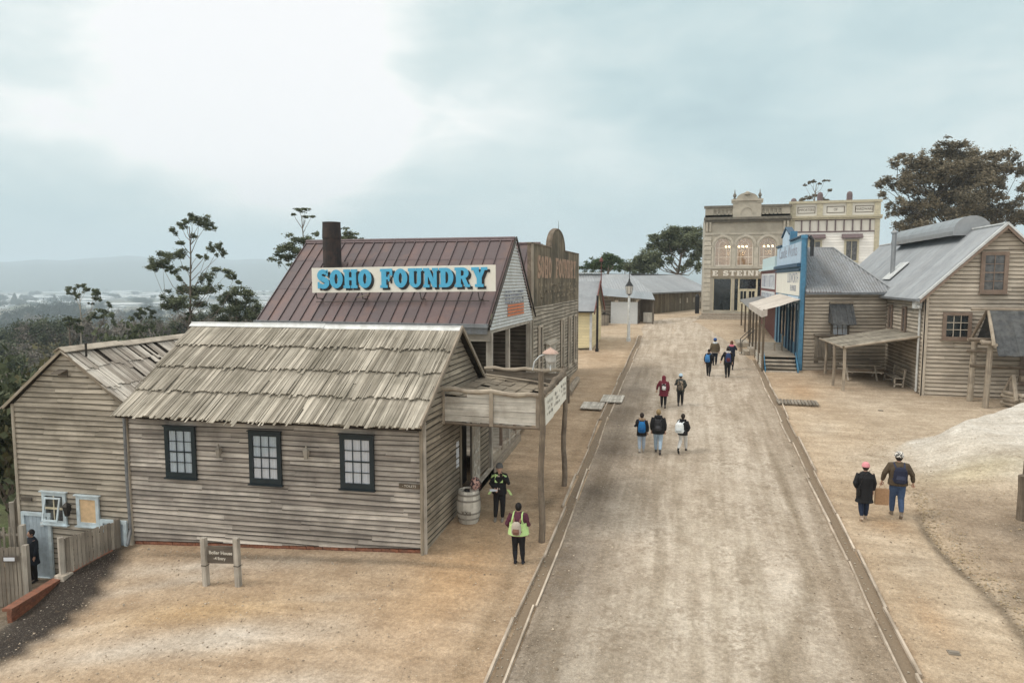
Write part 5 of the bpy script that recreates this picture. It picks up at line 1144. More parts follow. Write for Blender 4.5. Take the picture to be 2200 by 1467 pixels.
# ================================================================ right-hand side of the street
def hip_house():
    t = thing('hipped_house', (8.5, 43.5, 2.8), 'tan weatherboard lean-to house with hipped iron roof behind the blue shop front', 'house')
    a = R(14.5); U = Vector((math.cos(a), math.sin(a), 0)); N = Vector((math.sin(a), -math.cos(a), 0)); O = Vector((6.36, 41.86, 0)); L = 4.85
    m = MB(); m.clap(O, U, N, [(0, 2.6), (L, 2.7), (L, 7.2), (0, 7.2)], pitch=.2, lap=.035, wob=.004, tilt=.002, seg=(2.5, 5)); m.build('wall', M['board_tan'], t)
    r = MB(); e0 = O + N * .3 - U * .1 + Z * 7.28; e1 = O + U * (L + .1) + N * .3 + Z * 7.28; r0 = Vector((6.3, 44.9, 9.85)); r1 = Vector((8.35, 45.2, 9.85))
    r.corr([e0, e1, r1, r0], U, pitch=.16, amp=.03, per=4); r.build('roof', M['gal_old'], t)
    r = MB(); e2 = e1 + Vector((.6, 3.2, 0)); r.corr([e1, e2, r1], (e2 - e1), pitch=.09, amp=.014); r.corr([r0, r1, r1 + Y * 3, r0 + Y * 3], X, pitch=.09, amp=.012); r.build('side_roof', M['gal_old'], t)
    c = MB(); c.tube([e1 + Z * .04, r1 + Z * .05], .045, 6); c.tube([r0 + Z * .05, r1 + Z * .05], .045, 6); c.build('ridge_cap', M['gal'], t)
    g = MB(); g.box(e0 - Z * .14, e1 - e0, N * .1, Z * .12); g.build('gutter', M['gal_old'], t)
    window(t, O + U * 1.5 + N * .05 + Z * 4.75, U, N, 1.05, 1.3, M['board_dark'], 3, 3, t=.11, d=.06, bar=.03, sill=.0)
    h = MB(); hb = O + U * 1.38 + N * .04 + Z * 5.6
    for i in range(9): h.box(hb + U * (i * .145) + N * .62 - Z * .15 + Z * random.uniform(-.04, .02), U * .138, -N * .58 + Z * 1.22, Z * .03)
    for k in (0, 1.29): h.prism([[(0, 0), (.62, -.15), (.04, 1.1)]], hb + U * k, N, Z, .02)
    h.build('window_awning', M['bark'], t)
    h = MB(); h.box(hb + N * .04 + Z * 1.02, U * 1.3, N * .1, Z * .12); h.build('awning_head', M['log_pale'], t)
    b = MB()
    for i in range(5): b.box(O + U * (.62 + i * .19) + N * .05 + Z * 3.55, U * .18, N * .12, Z * 1.3)
    mb = b.build('meter_cupboard', M['picket'], t)
    b = MB(); b.box(O + U * .55 + N * .04 + Z * 4.85, U * 1.12, N * .28 - Z * .08, Z * .06); b.build('cupboard_lid', M['board_dark'], mb)
    b = MB(); b.box(O + U * .62 + N * .03 + Z * 3.25, U * .25, N * .03, Z * .1); b.build('air_brick', M['board_dark'], t)
    pipe(t, [O + U * (L - .12) + N * .1 + Z * 7.1, O + U * (L - .12) + N * .1 + Z * 3.0], .06)
    return O, U, N, L
hip_house()
def big_barn():
    t = thing('weatherboard_hall', (14, 46, 2.4), 'large tan weatherboard hall with grey iron gable roof and barrel shaped ridge vent', 'hall')
    m = MB(); m.clap((0, 36.4, 0), X, -Y, [(10.9, 2.3), (17.0, 2.5), (17.0, 7.35), (13.95, 10.4), (10.9, 7.35)], pitch=.19, lap=.035, wob=.005, tilt=.002, seg=(2.5, 6)); m.cbox(10.84, 11.0, 36.33, 36.37, 2.2, 7.3); m.build('gable_wall', M['board_tan'], t)
    s = MB(); s.clap((10.9, 0, 0), Y, -X, [(36.4, 2.3), (43.2, 2.7), (43.2, 7.3), (36.4, 7.3)], pitch=.19, lap=.035, wob=.006, tilt=.003, seg=(2, 4)); s.cbox(10.84, 10.88, 36.33, 36.5, 2.2, 7.3); s.build('side_wall', M['board_tan'], t)
    f = MB(); f.cbox(11.1, 16.9, 36.6, 57, 2.4, 7.2); f.build('inner_fill', M['under'], t)
    yb = 58.0; r = MB()
    e = Vector((10.55, 36.1, 7.06)); rg = Vector((13.97, 36.1, 10.5)); r.corr([e, e + Y * (yb - 36.1), rg + Y * (yb - 36.1), rg], Y, pitch=.15, amp=.014, per=4); r.build('roof', M['gal'], t)
    r = MB(); e2 = Vector((17.4, 36.1, 7.06)); r.corr([rg, rg + Y * (yb - 36.1), e2 + Y * (yb - 36.1), e2], Y, pitch=.15, amp=.014); r.build('far_roof', M['gal'], t)
    b = MB(); V = rg - e; b.box(e + Y * -.03 - Z * .02, V, Y * .25, (-.06, 0, .06)); V2 = e2 - rg; b.box(rg + Y * -.03 - Z * .02, V2, Y * .25, (.06, 0, .06)); b.build('verge_flashing', M['gal_white'], t)
    b = MB(); b.box(e + Y * -.02 - Z * .2, V, Y * .05, Z * .16); b.box(rg + Y * -.02 - Z * .2, V2, Y * .05, Z * .16); b.build('bargeboard', M['brown_frame'], t)
    n_ = 13; v = MB(); rad = .88; a = [(13.97 + rad * math.cos(R(-12 + 204 * i / n_)) , 10.42 + rad * .95 * math.sin(R(-12 + 204 * i / n_))) for i in range(n_ + 1)]
    y0, y1 = 40.2, 51.5; k = 0; y = y0
    while y < y1:
        yn = min(y + .8, y1); o = .012 if k % 2 else 0
        for (xa, za), (xb, zb) in zip(a, a[1:]): v.face([(xa, y, za + o), (xa, yn, za + o), (xb, yn, zb + o), (xb, y, zb + o)], None, .4 + .2 * (k % 2))
        y = yn; k += 1
    for yy in (y0, y1): v.prism([[(p[0] - 13.97, p[1] - 10.42) for p in a]], (13.97, yy, 10.42), X, Z, .02)
    v.build('ridge_vent', M['gal'], t)
    c = MB(); c.tube([(13.97, 36.1, 10.55), (13.97, 58, 10.55)], .06, 6); c.build('ridge_cap', M['gal_white'], t)
    fp = MB(); fp.tube([(11.75, 45.6, 8.0), (11.75, 45.6, 10.75)], .13, 12); fp.lathe((11.75, 45.6, 10.7), [(.13, 0), (.19, .02), (.19, .1), (.1, .18), (0, .2)], 12); fl = fp.build('flue', M['gal'], t, True)
    fb = MB(); fb.box((11.35, 44.6, 7.98), (1.0, 0, 1.0), (0, 1.6, 0), (-.03, 0, .03)); fb.build('flashing', M['gal_white'], t)
    g = MB(); g.box((10.4, 36.1, 6.95), (.14, 0, 0), (0, 6.9, 0), (0, 0, .11)); g.build('gutter', M['gal_old'], t)
    window(t, Vector((13.05, 36.345, 7.35)), X, -Y, 1.12, 1.92, M['brown_frame'], 2, 4, t=.17, d=.07, bar=.03, sill=.05, inner='glass_grey')
    window(t, Vector((11.62, 36.345, 5.15)), X, -Y, 1.2, 1.3, M['brown_frame'], 3, 3, t=.15, d=.07, bar=.03, sill=.05, inner='glass_dark', barmat=M['board_tan'])
    for y0 in (42.0, 39.5): window(t, Vector((10.845, y0 + .28, 5.2)), -Y, -X, .62, 1.4, M['brown_frame'], 1, 3, t=.12, d=.07, sill=.03, inner='glass_grey')
    d = MB(); d.cbox(14.9, 16.3, 36.28, 36.36, 3.1, 5.3); d.build('shutter_door', M['brown_frame'], t)
    pipe(t, [(10.8, 36.9, 6.95), (10.8, 36.9, 2.55)], .055)
    b = MB(); b.cbox(10.5, 10.82, 36.7, 37.1, 6.6, 6.95); cb = b.build('rainwater_head', M['gal_white'], t)
    b = MB(); b.tube([(10.62, 36.62, 6.72), (10.6, 36.45, 6.7)], .05, 8); b.build('camera_head', M['gal_white'], t)
big_barn()
def canopy():
    t = thing('iron_canopy', (9, 38.5, 2.5), 'low rusted iron canopy on round poles between the two tan weatherboard walls', 'canopy')
    A, B, C, D = Vector((7.35, 36.55, 4.72)), Vector((10.85, 36.9, 5.28)), Vector((10.85, 42.4, 5.25)), Vector((7.1, 41.2, 4.75))
    m = MB(); m.corr([A, B, C, D], Y, pitch=.13, amp=.018, per=4); m.build('roof', wood('rusty_sheet', (.17, .155, .125), (.36, .33, .27), amt=.5, spot=1.2), t)
    m = MB(); m.tube([A + Vector((.1, 0, -.05)), B + Vector((-.02, 0, -.05))], .06, 8); m.tube([A - Z * .06, D - Z * .06], .05, 8); m.build('edge_pole', M['log_pale'], t, True)
    for x, y in ((7.5, 36.75), (7.25, 37.9), (7.42, 41.0)):
        m = MB(); g = Tz(x, y); m.tube([(x, y, g - .1), (x + .03, y, g + 1.2), (x, y, 4.7)], .075, 9); m.build('pole', M['log_pale'], t, True)
canopy()
def picnic():
    t = thing('picnic_table', (8.9, 40.0, 2.65), 'timber picnic table with fixed seats under the iron canopy', 'table'); g = Tz(8.9, 40.0); o = Vector((8.0, 39.5, g))
    m = MB()
    for i in range(5): m.box(o + Vector((0, .1 + i * .15, .74)), X * 1.9, Y * .14, Z * .04)
    m.build('tabletop', M['plank'], t)
    for y in (-.42, 1.0):
        m = MB(); m.box(o + Vector((0, y, .44)), X * 1.9, Y * .26, Z * .04); m.build('seat', M['plank'], t)
    for x in (.2, 1.6):
        m = MB(); m.box(o + Vector((x, .3, .74)), (0, -.6, -.74), X * .08, Y * .09); m.box(o + Vector((x + .09, .5, .74)), (0, .62, -.74), X * .08, Y * .09); m.box(o + Vector((x + .18, -.42, .38)), Y * 1.68, X * .05, Z * .08); m.build('trestle', M['plank'], t)
    t = thing('bench', (10.4, 38.7, 2.6), 'slatted timber bench with back rail standing along the tan side wall', 'bench'); g = Tz(10.3, 38.7); o = Vector((10.05, 37.7, g))
    m = MB()
    for i in range(3): m.box(o + Vector((i * .15, 0, .43)), Y * 2.1, X * .135, Z * .035)
    m.build('seat', M['plank'], t); m = MB(); m.box(o + Vector((.47, 0, .62)), Y * 2.1, X * .03, Z * .12); m.box(o + Vector((.5, 0, .8)), Y * 2.1, X * .03, Z * .12); m.build('backrest', M['plank'], t)
    for y in (.1, 1.9):
        m = MB(); m.box(o + Vector((.0, y, 0)), X * .07, Y * .07, Z * .43); m.box(o + Vector((.38, y, 0)), X * .07, Y * .07, Z * .93 + X * .08); m.box(o + Vector((0, y, .12)), X * .42, Y * .05, Z * .06); m.build('leg', M['plank'], t)
picnic()
def blue_shop():
    x = 6.1; t = thing('blue_shop', (7, 47, 2.8), 'blue false fronted shop with pale lettered sign panels and covered verandah', 'shop')
    out = [(41.95, 2.7), (53.3, 3.4), (53.3, 10.25), (50.6, 10.3), (50.4, 10.8), (48.6, 11.35), (46.8, 10.85), (46.6, 10.35), (41.95, 10.4)]
    out = [(-a, b) for a, b in out][::-1]
    m = MB(); m.prism([out], (x + .3, 0, 0), -Y, Z, .3); m.build('front_wall', M['blue_mid'], t)
    b = MB(); b.cbox(x - .02, x + .2, 41.72, 41.94, 2.7, 10.45); b.cbox(x - .06, x + .24, 41.68, 41.98, 10.3, 10.5); b.build('end_pilaster', M['blue'], t)
    b = MB(); b.tube([(x + .5, 41.7, 9.3), (x + .5, 41.7, 10.2), (x + .35, 41.7, 10.42)], .1, 8); b.build('scroll_bracket', M['ink'], t)
    def panel(nm, y0, y1, z0, z1, mt, dx=.03, cut=None):
        m = MB(); m.cbox(x - dx, x - .001, y0, y1, z0, z1); return m.build(nm, M[mt], t)
    p = panel('upper_panel', 42.1, 53.1, 8.95, 10.15, 'blue_lt'); text('lettering', 'Candle Works', 1.05, (x - .035, 47.6, 9.72), -Y, Z, M['ink_soft'], p, .003, sx=1.35)
    m = MB(); m.prism([[(-50.3, 10.17), (-46.9, 10.17), (-46.9, 10.8), (-48.6, 11.2), (-50.3, 10.75)]], (x, 0, 0), -Y, Z, .028); m.build('crest_panel', M['blue_lt'], t)
    c = MB(); c.cbox(x - .22, x, 41.95, 53.3, 8.72, 8.9); c.cbox(x - .12, x, 41.95, 53.3, 8.5, 8.6); c.cbox(x - .1, x + .35, 41.95, 46.6, 10.4, 10.48); c.cbox(x - .1, x + .35, 50.6, 53.4, 10.25, 10.35)
    c.box((x - .1, 46.7, 10.8), (0, 1.9, .55), X * .42, Z * .08); c.box((x - .1, 48.6, 11.35), (0, 1.9, -.55), X * .42, Z * .08); c.build('cornice', M['blue_dk'], t)
    c = MB(); c.cbox(x - .05, x + .35, 46.3, 46.75, 10.48, 11.0); c.build('parapet_block', M['blue'], t)
    p = panel('middle_panel', 42.2, 53.1, 7.05, 8.45, 'sign_cream'); text('lettering', 'LUDWORTH', .85, (x - .035, 44.9, 8.05), -Y, Z, M['ink_soft'], p, .003, sx=.95); text('lettering', 'FELLMONGER', .5, (x - .035, 44.6, 7.45), -Y, Z, M['ink_soft'], p, .003, sx=.8)
    for z0 in (6.2, 6.63): p = panel('lower_panel', 42.5, 46.6, z0 + .02, z0 + .37, 'blue_lt')
    # verandah
    v = MB(); v.corr([(4.0, 40.9, 6.22), (4.0, 50.0, 6.35), (x, 51.2, 7.0), (x, 41.6, 6.95)], Y, pitch=.45, amp=.02, per=4); v.box((3.98, 40.9, 5.85), (0, 9.1, .13), X * .03, Z * .38); v.box((3.98, 40.9, 5.85), (.3, .1, .1), Y * .03, Z * .38)
    v.build('verandah_roof', M['canvas'], t)
    for y in (41.0, 43.2, 45.4, 47.6, 49.8):
        m = MB(); m.cbox(4.05, 4.17, y, y + .12, 2.75, 6.3); m.build('verandah_post', M['ink_brown'], t)
    d = MB()
    for i in range(40): d.cbox(4.1, 6.1, 41.9 + i * .23, 41.9 + i * .23 + .22, 3.52, 3.58)
    d.build('deck', M['plank'], t)
    s = MB(); s.clap((4.12, 0, 0), Y, -X, [(41.3, 2.7), (51.0, 3.3), (51.0, 3.52), (41.3, 3.52)], pitch=.14, lap=.02); s.build('deck_skirt', M['signwood'], t)
    for i in range(4):
        m = MB(); m.cbox(4.3, 5.95, 41.0 + i * .25, 41.32 + i * .25, 2.72 + i * .19, 2.78 + i * .19 + .03); m.cbox(4.3, 5.95, 41.3 + i * .25, 41.33 + i * .25, 2.6 + i * .19, 2.75 + i * .19); m.build('step', M['plank'], t)
    m = MB(); m.box((5.98, 40.95, 2.7), (0, 1.2, .85), X * .06, Z * .25); m.box((4.24, 40.95, 2.7), (0, 1.2, .85), X * .05, Z * .25); m.build('stair_string', M['blue'], t)
    f = MB()
    for i, y in enumerate((42.6, 44.1, 45.4, 46.7, 48.2, 49.8, 51.4)): f.cbox(x - .1, x - .002, y, y + .14, 3.58, 6.6)
    f.build('front_mullion', M['blue_dk'], t)
    g = MB(); 
    for a, b in ((42.76, 44.08), (44.26, 45.38), (46.86, 48.18), (48.36, 49.78)): g.cbox(x - .04, x - .003, a, b, 4.3, 6.5)
    g.build('shop_window', M['glass_dark'], t)
    h = MB(); h.tube([(3.35, 46.4, 3.1), (3.35, 46.4, 4.0), (4.1, 46.4, 4.75)], .03, 6); h.tube([(3.35, 47.8, 3.15), (3.35, 47.8, 4.05), (4.1, 47.8, 4.8)], .03, 6); h.build('handrail', M['iron'], t)
    for i in range(3):
        m = MB(); m.cbox(3.2 + i * .3, 3.55 + i * .3, 46.3, 47.9, 3.08 + .0, 3.2 + i * .17); m.build('side_step', M['plank'], t)
    m = MB(); m.cbox(3.25, 4.05, 49.5, 52.5, 3.3, 3.62); m.build('landing', M['plank'], t)
    c = thing('spindle_chair', (5.4, 45.0, 3.58), 'pale timber chair standing on the blue shop verandah', 'chair')
    m = MB(); m.cbox(5.15, 5.65, 44.8, 45.3, 4.02, 4.08); m.build('seat', M['log_pale'], c); m = MB(); m.cbox(5.6, 5.65, 44.8, 45.3, 4.08, 4.55); m.build('backrest', M['log_pale'], c)
    for a in (5.17, 5.6):
        for b in (44.82, 45.24): m = MB(); m.cbox(a, a + .045, b, b + .045, 3.58, 4.02); m.build('leg', M['log_pale'], c)
    # next shop along
    t = thing('maroon_shop', (7, 59, 3.4), 'maroon shop front with two white lettered boards beyond the blue shop', 'shop')
    m = MB(); m.cbox(x, x + .3, 53.32, 64.5, 3.2, 8.75); m.cbox(x + .3, 12.0, 53.5, 64.4, 3.4, 7.6); m.build('front_wall', M['maroon'], t)
    c = MB(); c.cbox(x - .2, x + .3, 53.32, 64.6, 8.7, 8.85); c.cbox(x - .1, x + .3, 53.6, 62.5, 8.85, 9.7); c.build('parapet', flat('paleblue2', (.48, .60, .62)), t)
    for z0, z1 in ((7.25, 8.45), (6.1, 7.05)):
        m = MB(); m.cbox(x - .04, x - .001, 53.9, 63.6, z0, z1); p = m.build('sign_board', M['white_paint'], t); q = MB(); y = 54.3
        while y < 63: w_ = random.uniform(.25, .5); q.cbox(x - .045, x - .04, y, y + w_ * .3, z0 + .15, z1 - .15); q.cbox(x - .0445, x - .04, y, y + w_, random.choice((z0 + .15, (z0 + z1) / 2, z1 - .27)), z1 - .14) if random.random() < .4 else None; y += w_ + .12
        q.build('worn_lettering', M['ink_soft'], p)
    m = MB(); m.box((4.2, 52.6, 5.9), (0, 10, .3), (1.9, 0, .35), Z * .05); m.build('verandah_roof', M['gal_old'], t)
    for y in (53.4, 57, 61): m = MB(); m.cbox(4.25, 4.37, y, y + .12, 3.4, 5.95); m.build('verandah_post', M['ink_brown'], t)
blue_shop()
def well():
    t = thing('log_windlass_shelter', (14.6, 35, 2.4), 'log framed mine windlass shelter with grey bark roof in front of the hall', 'shelter')
    for x, y, zt, r in ((12.67, 35.6, 5.15, .13), (12.85, 34.35, 5.1, .12), (17.2, 35.6, 5.15, .13), (17.3, 34.35, 5.1, .12)):
        m = MB(); g = Tz(x, y); m.tube([(x, y, g - .1), (x + .03, y, g + 1.3), (x + .06, y, zt)], [r * 1.05, r, r * .92], 10); m.build('post', M['log_pale'], t, True)
    def lg(a, b, r, mt='log', nm='log_beam'): m = MB(); a, b = Vector(a), Vector(b); m.tube([a, (a + b) / 2 + Z * .03, b], [r, r * 1.05, r * .9], 8); m.build(nm, M[mt], t, True)
    lg((12.7, 36.2, 5.2), (12.95, 33.9, 5.15), .09, 'log_pale'); lg((12.3, 35.1, 5.28), (17.6, 35.6, 5.2), .09); lg((12.5, 34.2, 5.22), (17.6, 34.2, 5.2), .09, 'log_pale'); lg((12.45, 35.6, 4.72), (13.2, 34.9, 4.72), .06); lg((12.4, 35.0, 4.1), (17.3, 34.9, 3.95), .07)
    lg((12.75, 36.1, 5.2), (12.95, 35.0, 6.62), .07); lg((12.9, 33.95, 5.12), (12.98, 35.0, 6.6), .07, 'log_pale'); lg((12.3, 35.0, 6.66), (17.6, 35.0, 6.6), .07, 'log_pale', 'ridge_pole')
    r = MB(); K = 18
    for side, ye, ze in ((1, 33.75, 4.72), (-1, 36.3, 5.0)):
        for i in range(K):
            x0 = 13.0 + i * .27; dz = random.uniform(-.05, .05); r.box((x0, ye, ze + dz), X * .285, (0, 35.0 - ye, 6.66 - ze - dz), Z * .035)
    r.build('bark_roof', M['bark'], t)
    w = thing('windlass', (15.2, 34.7, 2.4), 'timber windlass drum on log trestles over the shaft under the bark roof', 'windlass')
    m = MB(); m.tube([(14.2, 34.6, 3.62), (17.0, 34.8, 3.62)], .15, 12); m.build('drum', M['log'], w, True)
    for x in (13.9, 16.9):
        m = MB(); m.tube([(x, 34.0, 2.7), (x + .1, 34.7, 3.75)], .09, 8); m.tube([(x, 35.4, 2.7), (x + .1, 34.7, 3.75)], .09, 8); m.tube([(x + .05, 34.7, 2.5), (x + .05, 34.7, 3.5)], .08, 8); m.build('trestle', M['log_pale'], w, True)
    b = thing('log_cribbing', (15, 34.4, 2.4), 'stacked split logs and boards around the shaft mouth', 'log crib')
    for i in range(4):
        m = MB(); m.tube([(13.7, 34.9 - (i % 2) * .15, 2.5 + i * .16), (14.2, 33.9, 2.45 + i * .16)], .09, 9); m.build('crib_log', M['log_pale'], b, True)
    m = MB(); m.box((14.1, 33.8, 2.25), X * 3.5, Y * .06, Z * .62); m.tube([(14.0, 33.85, 2.98), (17.6, 33.85, 2.98)], .08, 8); m.build('crib_board', M['plank'], b)
    r = MB(); r.tube([(15.3, 34.8, 3.6), (15.3, 34.8, 4.9)], .012, 5); tag(r.build('rope', M['log_pale']), 'thin rope hanging beneath the bark roof over the windlass', 'rope')
well()
def right_bits():
    t = thing('stump_post', (8.95, 21.1, 1.4), 'pair of old split timber posts at the right edge', 'post'); g = Tz(8.95, 21.1)
    m = MB(); m.tube([(8.98, 21.2, g - .1), (9.0, 21.2, g + .8), (8.96, 21.2, g + 1.25)], [.14, .15, .13], 9); m.build('split_post', M['log'], t, True)
    m = MB(); m.tube([(9.22, 21.5, g - .1), (9.2, 21.5, g + 1.7)], [.1, .09], 8); m.tube([(9.05, 21.35, g + 1.0), (9.03, 21.3, g + 1.62)], [.06, .05], 6); m.build('split_post', M['log'], t, True)
    m = MB(); m.tube([(8.9, 21.2, g + .9), (9.6, 21.6, g + .92)], .05, 6); m.build('rail', M['log'], t, True)
    for i, (x0, x1, y0, y1, lb) in enumerate(((-4.72, -3.72, 30.5, 31.7, 'grey plank cover across the left gutter, nearer of the two'), (-3.98, -2.95, 31.9, 33.25, 'grey plank cover across the left gutter, lying half on the road'), (4.05, 5.85, 33.1, 33.95, 'slatted timber cover beside the right gutter'))):
        m = MB(); z = max(Tz(x0, (y0 + y1) / 2), Tz(x1, (y0 + y1) / 2)) + .1; n = 7 if i < 2 else 12; w = (x1 - x0) / n
        for k in range(n): m.box((x0 + k * w, y0 + random.uniform(-.02, .02), z - .02 - .03), X * (w - (.012 if i < 2 else .04)), (0, y1 - y0, (y1 - y0) * .067), Z * .045)
        tag(m.build('plank_cover', M['signwood'] if i < 2 else M['picket']), lb, 'plank cover', 'plank gutter covers')
    for (x, y, lb) in ((4.9, 14.0, 'small square metal pit lid in the sand right of the road'), (8.2, 32.9, 'low metal grate on the sand before the tan side wall')):
        m = MB(); z = Tz(x, y); m.box((x, y, z), X * .2, Y * .14, Z * .03); m.box((x + .02, y + .02, z + .03), X * .16, Y * .1, Z * .01); tag(m.build('pit_lid', M['picket']), lb, 'pit lid')
    # barrel
    b = thing('barrel', (-5.9, 17.85, 1.2), 'weathered grey timber barrel with iron hoops beside the cottage door', 'barrel'); g = Tz(-5.9, 17.85); c = (-5.9, 17.85, g)
    pr = [(.27, 0), (.315, .2), (.34, .42), (.335, .6), (.30, .86), (.28, .92)]
    m = MB(); m.lathe(c, pr + [(.25, .92), (.25, .88), (0, .88)], 22)
    for i in range(len(m.t)): m.t[i] = ((i % 22) * 37 % 11) / 11
    m.build('staves', M['signwood'], b)
    for z, r in ((.12, .302), (.28, .33), (.64, .336), (.8, .316)): h = MB(); h.lathe(c, [(r, z), (r + .008, z), (r + .006, z + .05), (r - .004, z + .05)], 22); h.build('hoop', flat('hoopc', (.26, .24, .21)), b)
    text('lettering', 'XXII', .15, (-5.86, 17.50, g + .34), X, Z, M['ink_brown'], b, .004)
    f = MB()
    for k in range(260):
        u = random.gauss(0, 1); v = random.random(); a = random.uniform(0, 6.28); rr = .15 * math.sin(math.pi * min(.97, v + .08)) ** .5
        p = Vector((-5.76 + rr * math.cos(a), 18.05 + rr * .7 * math.sin(a), g + .86 + v * .36)); q = [p + Vector((random.uniform(-.03, .03), random.uniform(-.03, .03), random.uniform(-.03, .03))) for _ in range(3)]; f.face(q, None, random.random())
    f.lathe((-5.76, 18.05, g + .88), [(.10, 0), (.14, .08), (.145, .2), (.1, .3), (0, .36)], 12)
    m, n, bb = newmat('floral'); tc = n.add('ShaderNodeTexCoord'); vo = n.add('ShaderNodeTexVoronoi', {'Vector': (tc, 'Object'), 'Scale': 22.})
    sx = n.add('ShaderNodeSeparateColor', {0: (vo, 'Color')}); setc(n, bb, n.mix(n.math('GREATER_THAN', (sx, 'Red'), .55), (.05, .03, .04), (.55, .33, .28))); M['floral'] = m
    tag(f.build('floral_stand_in', M['floral']), 'floral cloth bag standing in for a bending person behind the grey barrel', 'bag')  # bag form stands in for a figure in a floral jacket
    k = thing('camera_gear', (-5.9, 17.72, g + .88), 'small black camera left on the barrel lid', 'camera')
    m = MB(); m.cbox(-5.97, -5.83, 17.68, 17.76, g + .882, g + .97); m.build('body', M['black'], k); m = MB(); m.tube([(-5.9, 17.68, g + .925), (-5.9, 17.6, g + .925)], .035, 10); m.tube([(-5.98, 17.7, g + .93), (-6.03, 17.66, g + .89), (-5.98, 17.62, g + .89)], .008, 5); m.build('lens', M['black'], k)
right_bits()

# ================================================================ trees
def leaves(P, size, mat, name, parent, tint, flatten=.7):
    """a cloud of small leaf clumps; P (n,3) positions, size per-leaf"""
    n = len(P); a = rng.normal(size=(n, 3)); a /= np.linalg.norm(a, axis=1)[:, None]; b = rng.normal(size=(n, 3)); b -= (b * a).sum(1)[:, None] * a; b /= np.linalg.norm(b, axis=1)[:, None]
    a[:, 2] *= flatten; s = (size * rng.uniform(.6, 1.4, n))[:, None]; w = s * rng.uniform(.3, .6, n)[:, None]
    v = np.stack([P - a * s - b * w * .3, P + b * w, P + a * s, P - b * w], 1).reshape(-1, 3).astype(np.float32)
    org = ORG[parent.name]; me = bpy.data.meshes.new(name); me.vertices.add(4 * n); me.vertices.foreach_set('co', (v - org).ravel())
    me.loops.add(4 * n); me.loops.foreach_set('vertex_index', np.arange(4 * n, dtype=np.int32)); me.polygons.add(n); me.polygons.foreach_set('loop_start', (np.arange(n) * 4).astype(np.int32))
    me.attributes.new('tint', 'FLOAT', 'FACE').data.foreach_set('value', tint.astype(np.float32)); me.update(calc_edges=True); me.validate(); me.materials.append(mat)
    o = bpy.data.objects.new(name, me); COL.objects.link(o); o.parent = parent; return o
def blob_pts(c, r, n):
    d = rng.normal(size=(n, 3)); d /= np.linalg.norm(d, axis=1)[:, None]; k = rng.uniform(0, 1, n) ** .55 * rng.normal(1, .3, n)
    wob = 1 + .22 * np.sin(d[:, 0] * 5 + c[0]) * np.sin(d[:, 2] * 6 + c[2]) + rng.normal(0, .09, n)
    return np.array(c) + d * np.array(r) * (k * wob)[:, None]
def tree(name, label, cat, d, blobs, trunk, mat='leaf_gum', ls=.10, dens=1.0, group=None, tk='trunk', tr=.16, branches=True, k=1.0, o=(0, 0), depth=.8, n0=70, rs=1.0, lo=.35):
    """blobs (x, y, rx, ry) and trunk points in photo pixels/k + o, at distance d; the tree gets its own depth"""
    f = lambda x, y, dd: np.array(pt(o[0] + x / k, o[1] + y / k, dd)); mpp = d / 1467 / k
    base = f(*trunk[0], d); base[2] = min(base[2], Tz(base[0], base[1]) ); g0 = Tz(base[0], base[1])
    t = thing(name, (float(base[0]), float(base[1]), g0), label, cat, group)
    P = []; TT = []; cs = []
    for (x, y, rx, ry) in blobs:
        rx *= rs; ry *= rs
        R_ = max(rx, ry) * mpp; dd = d + rng.uniform(-1, 1) * R_ * 1.6 * depth; c = f(x, y, dd); rr = np.array((rx * mpp, R_ * .9, ry * mpp)); sub = max(7, int(rx * ry * mpp * mpp * 9)); cs.append(c)
        for _ in range(min(sub, 26)):
            cc = blob_pts(c, rr * .85, 1)[0]; q = rr * rng.uniform(.28, .6, 3) * np.array((1, 1, .95)); n = int(min(1300, n0 * dens * (q[0] * q[2]) / (ls * ls) * .15 + 16)); p = blob_pts(cc, q, n)
            P.append(p); u = np.clip(.18 + .55 * rng.random() + .25 * rng.normal(size=n) * .5 + .15 * (p[:, 2] - cc[2]) / q[2], 0, 1); TT.append(u)  # lighter towards each clump's top: light from above put into the tint
    leaves(np.concatenate(P), ls, M[mat], 'crown', t, np.concatenate(TT))
    m = MB(); tp = [f(x, y, d) for x, y in trunk]
    if tp[0][2] > g0 - .2: tp = [np.array((tp[0][0], tp[0][1], g0 - .3))] + tp
    m.tube(tp, [tr * (1 - .75 * i / (len(tp) - 1)) for i in range(len(tp))], 8)
    if branches:
        for c in cs:
            want = c[2] - 1.15 * math.hypot(c[0] - tp[-1][0], c[1] - tp[-1][1]) - .4; zz = [q[2] for q in tp]; want = min(max(want, zz[0] + lo * (zz[-1] - zz[0])), zz[-1] * .93 + zz[0] * .07)
            s = np.array([np.interp(want, zz, [q[i] for q in tp]) for i in range(3)]); mid = (s + c) / 2 + np.array((0, 0, -.10 * np.linalg.norm(c - s))) + rng.normal(0, .09 * np.linalg.norm(c - s), 3)
            r0 = tr * .3; m.tube([s, (s + mid) / 2, mid, (mid + c) / 2, c], [r0, r0 * .8, r0 * .6, r0 * .42, r0 * .2], 5)
    m.build('trunk', M[tk], t, True); return t
Z1 = dict(k=3.8607, o=(0, 420)); Z2 = dict(k=6.6667, o=(0, 540)); Z3 = dict(k=2.973, o=(540, 420)); Z4 = dict(k=4.075, o=(1220, 380)); Z5 = dict(k=3.4933, o=(1600, 280))
